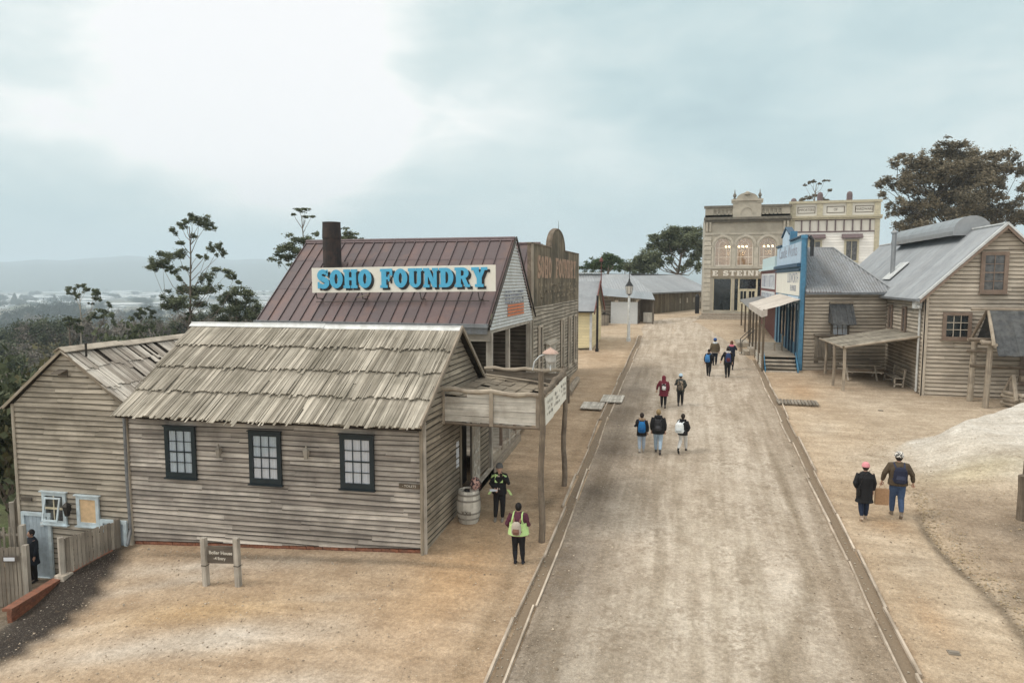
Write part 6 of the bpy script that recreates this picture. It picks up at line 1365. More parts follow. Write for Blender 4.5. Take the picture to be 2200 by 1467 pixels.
tree('gum_tree', 'tall open gum tree with separate leaf clumps behind the cottage ridge', 'tree', 62,
     [(1440,290,40,28),(1500,250,40,30),(1545,215,50,38),(1590,175,35,30),(1680,200,60,40),(1710,250,55,50),(1650,240,50,30),(1610,335,28,20),(1490,400,30,20),(1260,590,45,32),(1320,540,80,50),(1400,500,80,50),(1480,490,70,45),(1350,600,80,35),(1430,620,40,35),(1540,610,35,22),(1490,690,35,24),(1640,500,28,22),(1705,510,26,24),(1750,430,40,38),(1820,420,45,32),(1840,480,36,32),(1700,680,60,40),(1740,700,35,30),(1820,610,55,22),(1890,640,60,35),(1940,680,50,32),(1970,720,35,24),(1500,790,75,50),(1600,810,85,60),(1690,800,70,55),(1760,780,60,45),(1420,850,80,50),(1390,910,50,50),(1520,880,90,55),(1620,890,80,50),(1470,930,45,40),(1560,1010,45,35)],
     [(1560,1150),(1575,1000),(1580,880),(1578,700),(1582,500),(1575,350),(1570,260)], ls=.10, dens=1.1, tr=.13, rs=1.18, **Z1)
tree('gum_tree', 'dark bushy gum beside the tall one, right above the cottage ridge', 'tree', 66, [(1880,820,70,40),(1960,800,80,40),(2040,810,70,50),(1840,870,60,45),(1780,950,60,55),(1900,940,80,50),(2000,930,90,50),(2070,970,60,50),(2140,930,50,60),(2120,1010,60,50),(1850,1010,60,40),(1960,1020,60,50),(1930,880,70,40),(2060,880,60,35)],
     [(1960,1120),(1960,1000),(1930,900),(1925,840)], mat='leaf_gum', ls=.10, tr=.12, rs=1.2, **Z1)
tree('gum_tree', 'slender pale trunked gum with flat crown against the town', 'tree', 70, [(1130,490,55,35),(1200,510,60,40),(1240,560,50,40),(1070,530,45,40),(1000,540,50,45),(1060,600,45,40),(980,600,35,25),(1100,660,35,28),(1130,620,30,30),(1370,560,60,45),(1410,610,50,50),(1340,610,50,40),(1380,680,60,35),(1330,750,18,14),(1270,742,18,12),(1430,700,25,18)],
     [(1160,1250),(1160,1000),(1150,850),(1145,700),(1140,560)], ls=.11, tk='trunk_pale', tr=.08, **Z2)
tree('gum_tree', 'round dark gum left of the slender one', 'tree', 62, [(940,970,60,40),(1010,960,70,45),(1080,990,60,50),(1000,1030,80,40),(1090,1080,70,50),(1160,1080,50,35),(950,1040,50,35),(1120,1140,50,40)], [(1000,1300),(995,1150),(990,1040)], mat='leaf_dark', ls=.11, tr=.10, **Z2)
tree('gum_tree', 'spreading gum with drooping clumps right of the slender one', 'tree', 75, [(1340,900,80,55),(1420,860,80,45),(1500,870,80,50),(1290,950,50,45),(1380,950,60,40),(1460,930,60,40),(1580,900,50,60),(1620,980,40,70),(1650,1060,25,28),(1545,740,26,30),(1575,790,30,26)], [(1340,1250),(1400,1120),(1480,1000),(1500,900)], ls=.12, tr=.08, **Z2)
tree('gum_tree', 'patchy gum before the town, between the spreading gum and the tall gum', 'tree', 78, [(1990,830,55,35),(2050,880,60,45),(1950,900,60,45),(1900,960,50,40),(2000,960,60,35),(2130,830,60,35),(2180,880,50,40),(2170,940,40,30),(1980,1080,80,50),(2090,1120,80,60),(1930,1130,70,50),(2180,1070,60,60)], [(2010,1300),(2010,1150),(2020,1000),(2010,880)], mat='leaf_dark', ls=.12, tr=.12, **Z2)
tree('gum_tree', 'sparse topped gum standing behind the rusty foundry roof', 'tree', 58, [(300,95,40,14),(340,90,35,12),(385,135,35,10),(345,135,20,8),(270,120,20,10),(300,285,60,35),(360,290,60,40),(250,320,60,35),(200,350,50,35),(160,380,50,30),(240,400,60,45),(290,360,60,50),(340,350,60,40),(420,240,30,22),(600,245,45,30),(640,265,50,30),(690,285,28,18),(580,280,50,25),(270,440,50,20)], [(330,620),(330,480),(335,350),(330,250),(320,130)], ls=.10, tr=.11, dens=.95, **Z3)
tree('gum_tree', 'large domed gum beyond the grey shed roof', 'tree', 100, [(850,500,70,45),(930,480,80,45),(1040,480,80,45),(1110,500,60,50),(770,540,60,45),(840,590,90,50),(960,560,90,60),(1090,560,80,60),(1140,600,50,60),(740,620,55,45),(780,690,70,50),(720,740,60,45),(880,640,70,40),(1130,690,55,60),(1140,780,45,50),(1010,640,60,40),(800,760,60,45),(910,720,45,40),(1060,760,50,45),(1000,800,40,30)], [(1000,950),(960,850),(980,760),(1000,640),(1000,560)], mat='leaf_gum', ls=.15, tr=.3, rs=1.28, lo=.5, **Z4)
tree('gum_tree', 'grey green bushy tree left of the large domed gum', 'tree', 98, [(600,740,45,50),(660,720,60,50),(640,790,80,45),(560,800,40,35),(720,800,60,40),(700,720,40,40)], [(660,900),(650,820),(650,760)], mat='leaf_gum', ls=.15, tr=.2, rs=1.45, **Z4)
tree('leafy_tree', 'light green leafy tree peaking above the long shed, near its left end', 'tree', 105, [(370,710,60,45),(420,740,40,45),(330,740,60,40),(280,760,60,40),(230,790,60,35),(160,790,50,30),(120,800,40,25),(350,800,90,30),(200,750,40,25)], [(350,900),(355,820),(360,760)], mat='leaf_green', ls=.15, tr=.2, rs=1.4, **Z4)
tree('leafy_tree', 'low green tree behind the street lamp finial', 'tree', 108, [(500,790,50,30),(470,800,40,25),(540,800,40,25)], [(500,900),(500,840),(500,800)], mat='leaf_green', ls=.15, tr=.12, rs=1.6, **Z4)
tree('broad_tree', 'huge rusty brown leaved tree behind the big hall roof', 'tree', 84, [(1500,100,60,45),(1580,110,70,50),(1660,110,60,45),(1450,170,70,60),(1540,180,90,60),(1640,190,90,70),(1730,180,60,60),(1150,200,50,35),(1200,230,60,45),(1120,250,45,45),(1260,270,80,50),(1340,230,70,60),(1400,280,90,60),(1500,280,110,70),(1620,290,110,70),(1740,270,90,70),(1830,210,70,50),(1900,200,60,50),(1980,180,60,40),(2030,220,50,50),(1880,290,90,70),(1990,300,70,60),(2070,290,50,60),(1200,350,80,60),(1300,350,90,60),(1420,380,100,70),(1550,380,110,80),(1680,390,110,80),(1800,380,90,70),(1920,390,70,60),(1050,370,60,40),(1010,410,45,35),(1030,480,50,40),(1110,430,50,40),(1180,440,60,50),(1290,460,70,50),(1430,490,90,60),(1560,500,110,80),(1690,510,110,80),(1820,490,90,70),(1930,500,60,50),(1090,560,45,50),(1120,630,45,40),(1160,700,50,45),(1230,740,80,60),(1330,700,70,50),(1430,740,80,50),(1540,620,80,70),(1660,630,110,80),(1790,620,110,80),(1900,600,80,60),(2010,560,70,70),(2070,640,60,70),(1990,660,60,60),(1880,700,80,50),(1740,720,80,40),(1600,710,80,40),(2080,420,40,50),(1300,560,80,60),(1200,610,70,55),(1360,640,90,60),(1290,670,80,60),(1190,530,60,50),(1400,560,80,60)],
     [(1560,1000),(1540,760),(1500,690),(1440,600),(1420,520),(1500,420)], mat='leaf_brown', ls=.15, tk='trunk_dark', tr=.3, depth=1.0, dens=.55, rs=1.14, lo=.6, **Z5)
tree('gum_tree', 'thin topped gum showing above the white shop parapet', 'tree', 105, [(480,505,45,22),(520,490,30,20),(440,520,30,15),(600,520,30,15),(600,380,26,12),(520,385,26,12),(485,390,20,12),(450,410,12,10),(640,450,16,14),(560,400,14,10)], [(520,700),(520,560),(530,470),(540,400)], mat='leaf_brown', ls=.13, tr=.14, **Z5)

# ================================================================ bushes on the slope, the plain, the town, the hills
def bush(name, mat, kind):
    t = thing(name, (0, 0, 0), 'x', 'tree'); P = []; TT = []
    for _ in range(12 if kind else 9):
        c = (rng.uniform(-.55, .55), rng.uniform(-.5, .5), rng.uniform(.35, .85) if kind else rng.uniform(.3, .65)); q = rng.uniform(.22, .4, 3) * np.array((1, 1, .8))
        n = 240; p = blob_pts(c, q, n); P.append(p); TT.append(np.clip(.2 + .5 * rng.random() + .1 * rng.normal(size=n), 0, 1))
    leaves(np.concatenate(P), .045, M[mat], 'crown', t, np.concatenate(TT))
    m = MB(); m.tube([(0, 0, -.3), (.02, 0, .3), (0, .02, .6)], [.05, .035, .02], 6)
    for a in range(5): m.tube([(0, 0, .15 + .05 * a), (.3 * math.cos(a * 1.3), .3 * math.sin(a * 1.3), .6)], [.02, .008], 4)
    m.build('trunk', M['trunk'], t); return t
def cone_tree():
    t = thing('conifer', (0, 0, 0), 'x', 'tree'); P = []
    for i in range(9): z = i / 9; n = 200; a = rng.uniform(0, 6.28, n); r = .38 * (1 - z) * rng.uniform(.5, 1.05, n); P.append(np.stack([r * np.cos(a), r * np.sin(a), z + rng.normal(0, .05, n) + .1], 1))
    P = np.concatenate(P); leaves(P, .06, M['leaf_far'], 'crown', t, rng.random(len(P))); m = MB(); m.tube([(0, 0, -.2), (0, 0, .8)], [.04, .01], 6); m.build('trunk', M['trunk'], t); return t
KIN = {'olive': (bush('bush', 'leaf_olive', 0), 'rounded olive green bush on the slope below the board house', 'bushes on the near slope', 'bush'),
       'dark': (bush('bush', 'leaf_dark', 1), 'dark green bushy tree on the slope behind the houses', 'dark trees on the slope', 'tree'),
       'bare': (bush('bare_tree', 'leaf_bare', 1), 'leafless greyish brown tree on the misty slope', 'bare trees on the slope', 'tree'),
       'far': (bush('far_tree', 'leaf_far', 1), 'dark tree fading into haze on the valley floor', 'hazy trees of the valley', 'tree'),
       'cone': (cone_tree(), 'pointed dark conifer on the hazy valley floor', 'conifers of the valley', 'tree')}
used = set()
def put(kind, x, y, w, h, sink=.0, label=None):
    t, lb, gp, ct = KIN[kind]; o = t if kind not in used else copy_tree(t); used.add(kind)
    o.location = (x, y, Tz(x, y) - sink); o.rotation_euler = (0, 0, random.uniform(0, 6.28)); o.scale = (w, w, h); o['label'] = label or lb; o['category'] = ct
    if label: o.pop('group', None)
    else: o['group'] = gp
def onground(px, py, zz=None):
    r = pt(px, py, 1) - Vector((0, 0, CAMZ)); d = 4.0
    while d < 4000:
        p = Vector((0, 0, CAMZ)) + r * d
        if p.z < Tz(p.x, p.y): return p, d
        d *= 1.01
    return p, d
def pxput(kind, px, ybase, ytop, wpx, d, label=None):
    """stand a tree at distance d under photo column px, its top at row ytop"""
    p = pt(px, ytop, d); g = Tz(p.x, p.y); h = max(.8, p.z - g); put(kind, p.x, p.y, max(wpx * d / 1467, h * .5), h, 0, label)
# close shrubs along the left edge
for a in (('olive', 170, 0, 716, 62, 34, 'olive bush rising above the board house roof beside the thin pipe'), ('dark', 240, 0, 722, 60, 42, 'low dark bush just right of the olive one'), ('dark', 30, 0, 770, 60, 26, 'dark green bush at the left edge above the board house eave'),
          ('olive', 78, 0, 775, 60, 24, 'dull olive bush next to the board house gable'), ('dark', 5, 0, 822, 60, 22, 'dark shrub low at the left edge beside the board house'), ('dark', -30, 0, 800, 80, 30), ('olive', 118, 0, 738, 55, 44), ('dark', 330, 0, 700, 70, 50)): pxput(a[0], a[1], a[2], a[3], a[4], a[5], a[6] if len(a) > 6 else None)
for i in range(190):
    d = random.choice((random.uniform(28, 60), random.uniform(40, 110), random.uniform(80, 220), random.uniform(160, 420))); px = random.uniform(-150, 640)
    p = pt(px, 600, d)
    if p.x > -21.5: continue
    k = random.choice(('bare', 'dark', 'bare', 'olive') if d < 160 else ('bare', 'far', 'dark', 'far')); w = random.uniform(2.0, 3.8) * (1 if d < 120 else 1.7); put(k, p.x, p.y, w, w * random.uniform(.8, 1.15))
def gput(kind, px, yb, wpx, hpx):
    p, d = onground(px, yb); put(kind, p.x, p.y, wpx * d / 1467 * .8, hpx * d / 1467 * 1.15)
for a in ((36, 706, 52, 40), (85, 700, 50, 42), (112, 698, 46, 46), (140, 697, 50, 44), (165, 700, 40, 38), (262, 700, 44, 30), (300, 704, 50, 34), (0, 712, 30, 24), (225, 706, 36, 26), (195, 712, 40, 26), (60, 730, 50, 34), (330, 715, 50, 36)): gput('far', *a)
for a in ((32, 654, 30, 19), (118, 656, 28, 17)): gput('cone', *a)
for i in range(90):
    px = random.uniform(-120, 640); yb = random.uniform(696, 790); s_ = (yb - 601) / 100; gput(random.choice(('far', 'bare', 'dark', 'bare')), px, yb, random.uniform(26, 46) * s_, random.uniform(20, 34) * s_)
for a in ((60, 770, 70, 60), (95, 790, 80, 60), (20, 800, 80, 60), (120, 760, 70, 50), (0, 840, 90, 70), (-30, 880, 90, 80), (10, 900, 70, 60)): gput('olive' if a[0] % 20 else 'dark', *a)
for i in range(60):
    px = random.uniform(-100, 660); yb = random.choice((random.uniform(634, 665), random.uniform(640, 700))); s_ = (yb - 601) / 60; gput('far', px, yb, random.uniform(14, 30) * s_, random.uniform(10, 20) * s_)
for i in range(60):
    d = random.uniform(1500, 3600); px = random.uniform(-150, 680); p = pt(px, 600, d); g = Tz(p.x, p.y); put('far', p.x, p.y, random.uniform(7, 13), random.uniform(8, 15))
def town():
    protos = []
    for j, (rm, wm) in enumerate((('gal_white', 'white_paint'), ('gal', 'signwood'), ('offwhite', 'offwhite'))):
        t = thing('town_building', (0, 0, 0), 'x', 'building'); m = MB(); m.cbox(-.5, .5, -.5, .5, -.3, .55); m.build('wall', M[wm], t)
        m = MB(); m.box((-.53, -.53, .53), (0, .53, .3 if j == 0 else .14), X * 1.06, Z * .02); m.box((-.53, .53, .53), (0, -.53, .3 if j == 0 else .14), X * 1.06, Z * .02); m.build('roof', M[rm], t); protos.append(t)
    used = set()
    for i in range(170):
        d = random.choice((random.uniform(1000, 1700), random.uniform(1300, 2600), random.uniform(1700, 3600))); px = random.uniform(-120, 690); p = pt(px, 600, d); j = random.choice((0, 0, 1, 2)); far = d > 1500
        o = protos[j] if j not in used else copy_tree(protos[j]); used.add(j); o.location = (p.x, p.y, Tz(p.x, p.y)); o.rotation_euler = (0, 0, R(random.choice((30, 120)) + random.uniform(-6, 6)))
        w = random.uniform(12, 20) if not far else random.uniform(30, 95); o.scale = (w * random.uniform(1, 1.8), w, random.uniform(6, 9)); o['label'] = 'pale roofed building in the hazy town across the valley'; o['category'] = 'building'; o['group'] = 'buildings of the distant town'
town()
def hills():
    th = np.radians(np.linspace(-75, 5, 160)); rr = np.linspace(3900, 7000, 40); TH, RR = np.meshgrid(th, rr); x, y = RR * np.sin(TH), RR * np.cos(TH)
    ridge = 150 + 22 * np.sin(TH * 9 + 1) + 12 * np.sin(TH * 23) + 5 * np.sin(TH * 71) + 3 * np.sin(TH * 130); prof = sst((RR - 3900) / 1900) * .85 + sst((RR - 5600) / 1300) * .3
    z = -56 + (ridge + 56) * prof; c = np.ones(x.shape + (3,)) * np.array((.055, .075, .055)); grid_mesh('hills', x, y, z, c, M['groundmat'])
hills()
def haze():
    m = MB(); m.cbox(-7600, 1500, -420, 7600, -62, 215)
    mt = bpy.data.materials.new('haze'); mt.use_nodes = True; n = NT(mt.node_tree); n.n.clear(); o = n.add('ShaderNodeOutputMaterial'); v = n.add('ShaderNodeVolumePrincipled', {'Color': (.76, .89, 1.0, 1), 'Density': .00031, 'Anisotropy': 0.0}); n.l.new(v.outputs[0], o.inputs[1])
    h = m.build('haze', mt); h['kind'] = 'stuff'; h['label'] = 'thin pale haze filling the valley air'
haze()
# ================================================================ people
def ell(mb, c, r, n=14, m=9, tint=.5):
    c = Vector(c); r = r if hasattr(r, '__len__') else (r, r, r)
    P = lambda i, j: c + Vector((r[0] * math.sin(math.pi * i / m) * math.cos(2 * math.pi * j / n), r[1] * math.sin(math.pi * i / m) * math.sin(2 * math.pi * j / n), r[2] * math.cos(math.pi * i / m)))
    for i in range(m):
        for j in range(n):
            q = [P(i, j), P(i + 1, j), P(i + 1, j + 1), P(i, j + 1)]
            if i == 0: q = [q[0], q[1], q[2]]
            elif i == m - 1: q = [q[0], q[1], q[3]]
            mb.face(q, None, tint)
def soften(o, vox=.011, it=3):
    m = o.modifiers.new('join', 'REMESH'); m.mode = 'VOXEL'; m.voxel_size = vox; m.use_smooth_shade = True
    m = o.modifiers.new('smooth', 'SMOOTH'); m.iterations = it; m.factor = .5
def hand(mb, w, d, s):
    """palm, four unequal curled fingers and a thumb, from wrist w along d"""
    w, d = Vector(w), Vector(d).normalized(); side = d.cross(Vector((0, 1, 0))); side = side.normalized() if side.length > .2 else X.copy(); nrm = d.cross(side).normalized()
    mb.tube([w - d * .02, w + d * .02, w + d * .05, w + d * .085], [(.026, .02), (.034, .02), (.042, .019), (.040, .016)], 8)
    for k, L in enumerate((.062, .072, .068, .052)):
        b = w + d * .08 + side * ((k - 1.5) * .02); mb.tube([b, b + d * L * .5 + nrm * .006, b + d * L * .85 + nrm * .024], [.0105, .0095, .008], 6)
    b = w + d * .03 + side * (-.034 * s); mb.tube([b, b + d * .03 - side * .018 * s + nrm * .01, b + d * .06 - side * .02 * s + nrm * .022], [.013, .011, .009], 6)
ARM = {'down': ((.245, -.03, 1.13), (.255, .05, .88)), 'strap': ((.28, -.06, 1.14), (.17, .15, 1.20)), 'swing': ((.25, .06, 1.14), (.235, .2, .95)), 'back': ((.25, -.12, 1.15), (.26, -.13, .9)),
       'pocket': ((.29, -.07, 1.13), (.20, .1, .95)), 'face': ((.28, .06, 1.16), (.09, .20, 1.42)), 'paper': ((.27, -.02, 1.12), (.10, .24, 1.02)), 'out': ((.30, -.02, 1.16), (.36, .04, .93)), 'up': ((.27, .1, 1.2), (.13, .24, 1.36))}
def person(x, y, yaw, h, label, coat=(.02, .02, .022), legs=(.02, .02, .024), shoe=(.03, .028, .03), hair=(.03, .022, .018), hat=None, hat_c=None, pom=None, armL='down', armR='down',
           stride=.5, lead=1, coat_len=.80, bulk=1.0, hood=None, long_hair=False, vest=None, boots=False, skin=None, face=False, z=None, trim=None, headturn=0, hat_mat=None):
    s = h / 1.70; g = Tz(x, y) if z is None else z
    if -3.4 < x < 4 and z is None: g += .03
    t = thing('person', (x, y, g), label, 'person'); keep = ORG[t.name].copy(); ORG[t.name] = np.zeros(3, np.float32)
    def part(mb, nm, mat, par=t, sm=True): o = mb.build(nm, mat, par, sm); return o
    A = {-1: ARM[armL], 1: ARM[armR]}; sh = {k: Vector((k * .165 * bulk, 0, 1.38)) for k in (-1, 1)}
    el = {k: Vector((k * A[k][0][0] * (1 + (bulk - 1) * .6), A[k][0][1], A[k][0][2])) for k in (-1, 1)}; wr = {k: Vector((k * A[k][1][0], A[k][1][1], A[k][1][2])) for k in (-1, 1)}
    hip, kn, an = {}, {}, {}
    for k in (-1, 1):
        f = 1 if k == lead else -1; hip[k] = Vector((k * .085, 0, .9))
        if stride < .15: kn[k] = Vector((k * .10, .015, .49)); an[k] = Vector((k * (.105 + .02 * k), -.01 + .03 * f * stride * 5, .09))
        elif f > 0: kn[k] = Vector((k * .09, .17 * stride * 1.3, .51)); an[k] = Vector((k * .085, .24 * stride * 1.3, .10))
        else: kn[k] = Vector((k * .09, .0, .49)); an[k] = Vector((k * .085, -.34 * stride * 1.2, .11 + .13 * stride))
    hc = Vector((headturn * .01, .015, 1.585))
    b = MB(); ell(b, hc, (.078, .095, .115)); ell(b, hc + Vector((0, .035, -.06)), (.055, .06, .055)); ell(b, hc + Vector((headturn * .03, .10, -.012)), (.014, .02, .022))
    for k in (-1, 1): ell(b, hc + Vector((k * .08, -.005, -.01)), (.012, .02, .03), 8, 6)
    b.tube([(0, 0, 1.36), (0, .005, 1.5)], [.055, .052], 10)
    b.tube([(0, 0, .84), (0, 0, 1.0), (0, 0, 1.15), (0, 0, 1.3), (0, 0, 1.4)], [(.10, .14), (.095, .13), (.1, .14), (.11, .155), (.07, .12)], 14)
    for k in (-1, 1):
        b.tube([sh[k] + Vector((-k * .04, 0, 0)), sh[k], (sh[k] + el[k]) / 2, el[k], (el[k] + wr[k]) / 2, wr[k]], [.05, .052, .046, .038, .034, .024], 10); hand(b, wr[k], wr[k] - el[k], k)
        b.tube([hip[k] + Z * .03, (hip[k] + kn[k]) / 2, kn[k], (kn[k] * .6 + an[k] * .4), an[k]], [.085, .07, .052, .05, .034], 12)
    body = part(b, 'body', skin or M['skin']); soften(body, .0105, 2)
    # trousers
    b = MB(); b.tube([(0, 0, .80), (0, 0, .92), (0, 0, 1.0)], [(.115, .155), (.12, .16), (.105, .145)], 16)
    for k in (-1, 1): b.tube([hip[k] + Z * .02, (hip[k] + kn[k]) / 2, kn[k], kn[k] * .5 + an[k] * .5, an[k] + Z * .02], [.102 * bulk, .094 * bulk, .078, .072, .052 if not boots else .046], 12)
    tr = part(b, 'trousers', flat('cloth_%s_%.3f_%.3f' % ('t', legs[0], legs[2]), legs)); soften(tr, .014, 2)
    for k in (-1, 1):
        m = MB(); f = 1 if k == lead else -1; toe = Vector((0, .17, -.045)) if (f > 0 or stride < .15) else Vector((0, .13, -.12 - .05 * stride)); hl = an[k] + Vector((0, -.05, -.045)); up = Z
        m.tube([hl + Z * .01, hl + toe * .35 + Z * .022, hl + toe * .8 + Z * .02, hl + toe * 1.22 + Z * .005], [(.036, .038), (.042, .045), (.046, .034), (.03, .02)], 10); m.tube([an[k] + Z * (.28 if boots else .035), an[k] - Z * .03], [.058 if boots else .045, .042], 10)
        part(m, 'shoe', flat('cloth_s_%.3f_%.3f' % (shoe[0], shoe[2]), shoe, .6))
    # jacket
    B = bulk * 1.1; b = MB(); L = coat_len; w = 1.0 if L > .7 else 1.12
    b.tube([(0, 0, L), (0, 0, L + .1), (0, 0, 1.02), (0, 0, 1.16), (0, 0, 1.3), (0, -.005, 1.39), (0, 0, 1.47)], [(.15 * B * w, .20 * B * w), (.152 * B, .195 * B), (.14 * B, .18 * B), (.15 * B, .188 * B), (.15 * B, .195 * B), (.11 * B, .16 * B), (.075, .085)], 20)
    for k in (-1, 1): b.tube([sh[k] * .8 + Z * .27, sh[k], (sh[k] + el[k]) / 2, el[k], (el[k] + wr[k]) / 2, wr[k] * .93 + el[k] * .07], [.07 * B, .072 * B, .062 * B, .055 * B, .05 * B, .043], 12)
    cm = flat('cloth_c_%.3f_%.3f_%.3f' % coat, coat); jk = part(b, 'jacket', cm); soften(jk, .014, 3)
    if hood: m = MB(); ell(m, (0, -.085, 1.43), (.13, .07, .075)); m.tube([(-.11, .02, 1.44), (-.12, -.06, 1.46), (0, -.13, 1.47), (.12, -.06, 1.46), (.11, .02, 1.44)], .035, 8); part(m, 'hood', flat('cloth_h_%.3f_%.3f' % (hood[0], hood[2]), hood))
    if hat != 'hood':
        m = MB(); ell(m, hc + Vector((0, -.018, .02)), (.092, .098, .12)); 
        if long_hair: m.tube([hc + Vector((0, -.06, .0)), hc + Vector((0, -.10, -.12)), hc + Vector((.0, -.12, -.30))], [(.07, .09), (.05, .085), (.02, .05)], 10)
        if face: m = MB(); ell(m, hc + Vector((0, -.035, .025)), (.09, .085, .115))
        part(m, 'hair', flat('hair_%.3f_%.3f' % (hair[0], hair[2]), hair, .55))
    else: m = MB(); ell(m, hc + Vector((0, -.02, .01)), (.108, .118, .14)); m.tube([hc + Vector((0, -.02, -.05)), (0, -.01, 1.42)], [.1, .12], 12); part(m, 'raised_hood', cm)
    if hat == 'beanie':
        hm = hat_mat or flat('hat_%.3f_%.3f_%.3f' % hat_c, hat_c)
        m = MB(); m.lathe(hc + Vector((0, -.015, .03)), [(.104, 0), (.108, .035), (.102, .06), (.085, .1), (.045, .128), (0, .135)], 18); m.lathe(hc + Vector((0, -.015, .02)), [(.109, 0), (.113, .02), (.109, .045)], 18); ht = part(m, 'beanie', hm)
        if pom: m = MB(); ell(m, hc + Vector((0, -.015, .175)), .035); part(m, 'pompom', flat('pom_%.2f' % pom[0], pom), ht)
    if face:
        for k in (-1, 1): m = MB(); ell(m, hc + Vector((k * .03, .088, .0)), (.011, .008, .006), 8, 6); part(m, 'eye', M['black'])
        m = MB(); ell(m, hc + Vector((0, .092, -.062)), (.022, .008, .006), 8, 6); part(m, 'mouth', flat('lip', (.35, .12, .1)))
    if vest:
        m = MB()
        if face:
            for k in (-1, 1): m.box((k * .075 - .045, .150, 1.2), X * .09, Z * .22 - Y * .06, Y * .012); m.box((k * .20 - .03, .09, .98), X * .07 * k, Z * -.16 + X * .1 * k, Y * .015); m.tube([(k * .1, .13, 1.42), (k * .2, .06, 1.36), (k * .24, 0, 1.25)], .03, 6)
        else: m.tube([(0, 0, .86), (0, 0, 1.0), (0, 0, 1.15), (0, 0, 1.2)], [(.205 * B, .245 * B), (.185 * B, .225 * B), (.178 * B, .215 * B), (.176 * B, .212 * B)], 20, cap=False)
        for k in ((-1, 1) if not face else ()): m.tube([(k * .15, -.16, 1.18), (k * .13, -.165, 1.3), (k * .12, -.09, 1.43), (k * .12, .02, 1.45)], [(.02, .045), (.02, .04), (.02, .035), (.02, .03)], 8)
        part(m, 'hi_vis_vest', flat('hivis', vest))
        if face: m = MB(); m.box((-.03, .145, .96), X * .075, Z * .44 - Y * .03, Y * .012); part(m, 'pale_shirt', flat('shirt', (.62, .52, .47)))
    if trim: m = MB(); m.tube([(0, 0, L - .01), (0, 0, L + .02)], [(.156 * B * w, .206 * B * w)] * 2, 20, cap=False); part(m, 'hem', flat('hem_%.2f' % trim[0], trim))
    t.rotation_euler = (0, 0, yaw); t.scale = (s, s, s); ORG[t.name] = keep; return t, s, g
def pack(x, y, yaw, h, label, c, c2, w=.30, ht=.44, dp=.17, zc=1.14, yo=-.15, z=None, pattern=None, cx=0):
    s = h / 1.70; g = Tz(x, y) if z is None else z
    if -3.4 < x < 4: g += .03
    t = thing('backpack', (x, y, g), label, 'backpack'); keep = ORG[t.name].copy(); ORG[t.name] = np.zeros(3, np.float32); y0 = yo - dp / 2
    m = MB(); m.tube([(cx, y0, zc - ht / 2), (cx, y0, zc - ht / 2 + .05), (cx, y0, zc), (cx, y0, zc + ht / 2 - .09), (cx, y0 + .01, zc + ht / 2 - .03), (cx, y0 + .02, zc + ht / 2)], [(dp * .38, w * .40), (dp * .5, w * .5), (dp * .52, w * .5), (dp * .48, w * .45), (dp * .36, w * .34), (dp * .12, w * .16)], 18)
    mt = pattern or flat('pack_%.3f_%.3f_%.3f' % c, c); m.build('bag', mt, t, True)
    m = MB(); m.tube([(cx, y0 - dp * .42, zc - ht * .42), (cx, y0 - dp * .5, zc - ht * .2), (cx, y0 - dp * .42, zc + .0)], [(.03, w * .3), (.045, w * .36), (.02, w * .3)], 12); m.build('pocket', flat('pack_%.3f_%.3f_%.3f' % c2, c2), t, True)
    for k in (-1, 1): m = MB(); m.tube([(cx + k * w * .3, y0 + .06, zc + ht * .4), (k * .12, -.02, 1.455), (k * .125, .10, 1.40), (k * .14, .155, 1.25), (k * .16, .12, 1.08), (cx + k * w * .42, y0 + .05, zc - ht * .35)], [(.01, .024)] * 6, 6); m.build('strap', flat('pack_%.3f_%.3f_%.3f' % c2, c2), t, True)
    m = MB(); m.tube([(cx - .03, y0, zc + ht / 2 - .02), (cx, y0, zc + ht / 2 + .03), (cx + .03, y0, zc + ht / 2 - .02)], .007, 6); m.build('handle', M['black'], t)
    t.rotation_euler = (0, 0, yaw); t.scale = (s, s, s); ORG[t.name] = keep; return t
def patmat(name, a, b, scale=30, thr=.5):
    m, n, bb = newmat(name); tc = n.add('ShaderNodeTexCoord'); vo = n.add('ShaderNodeTexVoronoi', {'Vector': (tc, 'Object'), 'Scale': float(scale)}); sx = n.add('ShaderNodeSeparateColor', {0: (vo, 'Color')})
    setc(n, bb, n.mix(n.math('GREATER_THAN', (sx, 'Red'), thr), a, b)); bb.inputs['Roughness'].default_value = .8; M[name] = m; return m
BLK = (.018, .018, .02); JEAN = (.42, .50, .60); DJEAN = (.06, .10, .19)
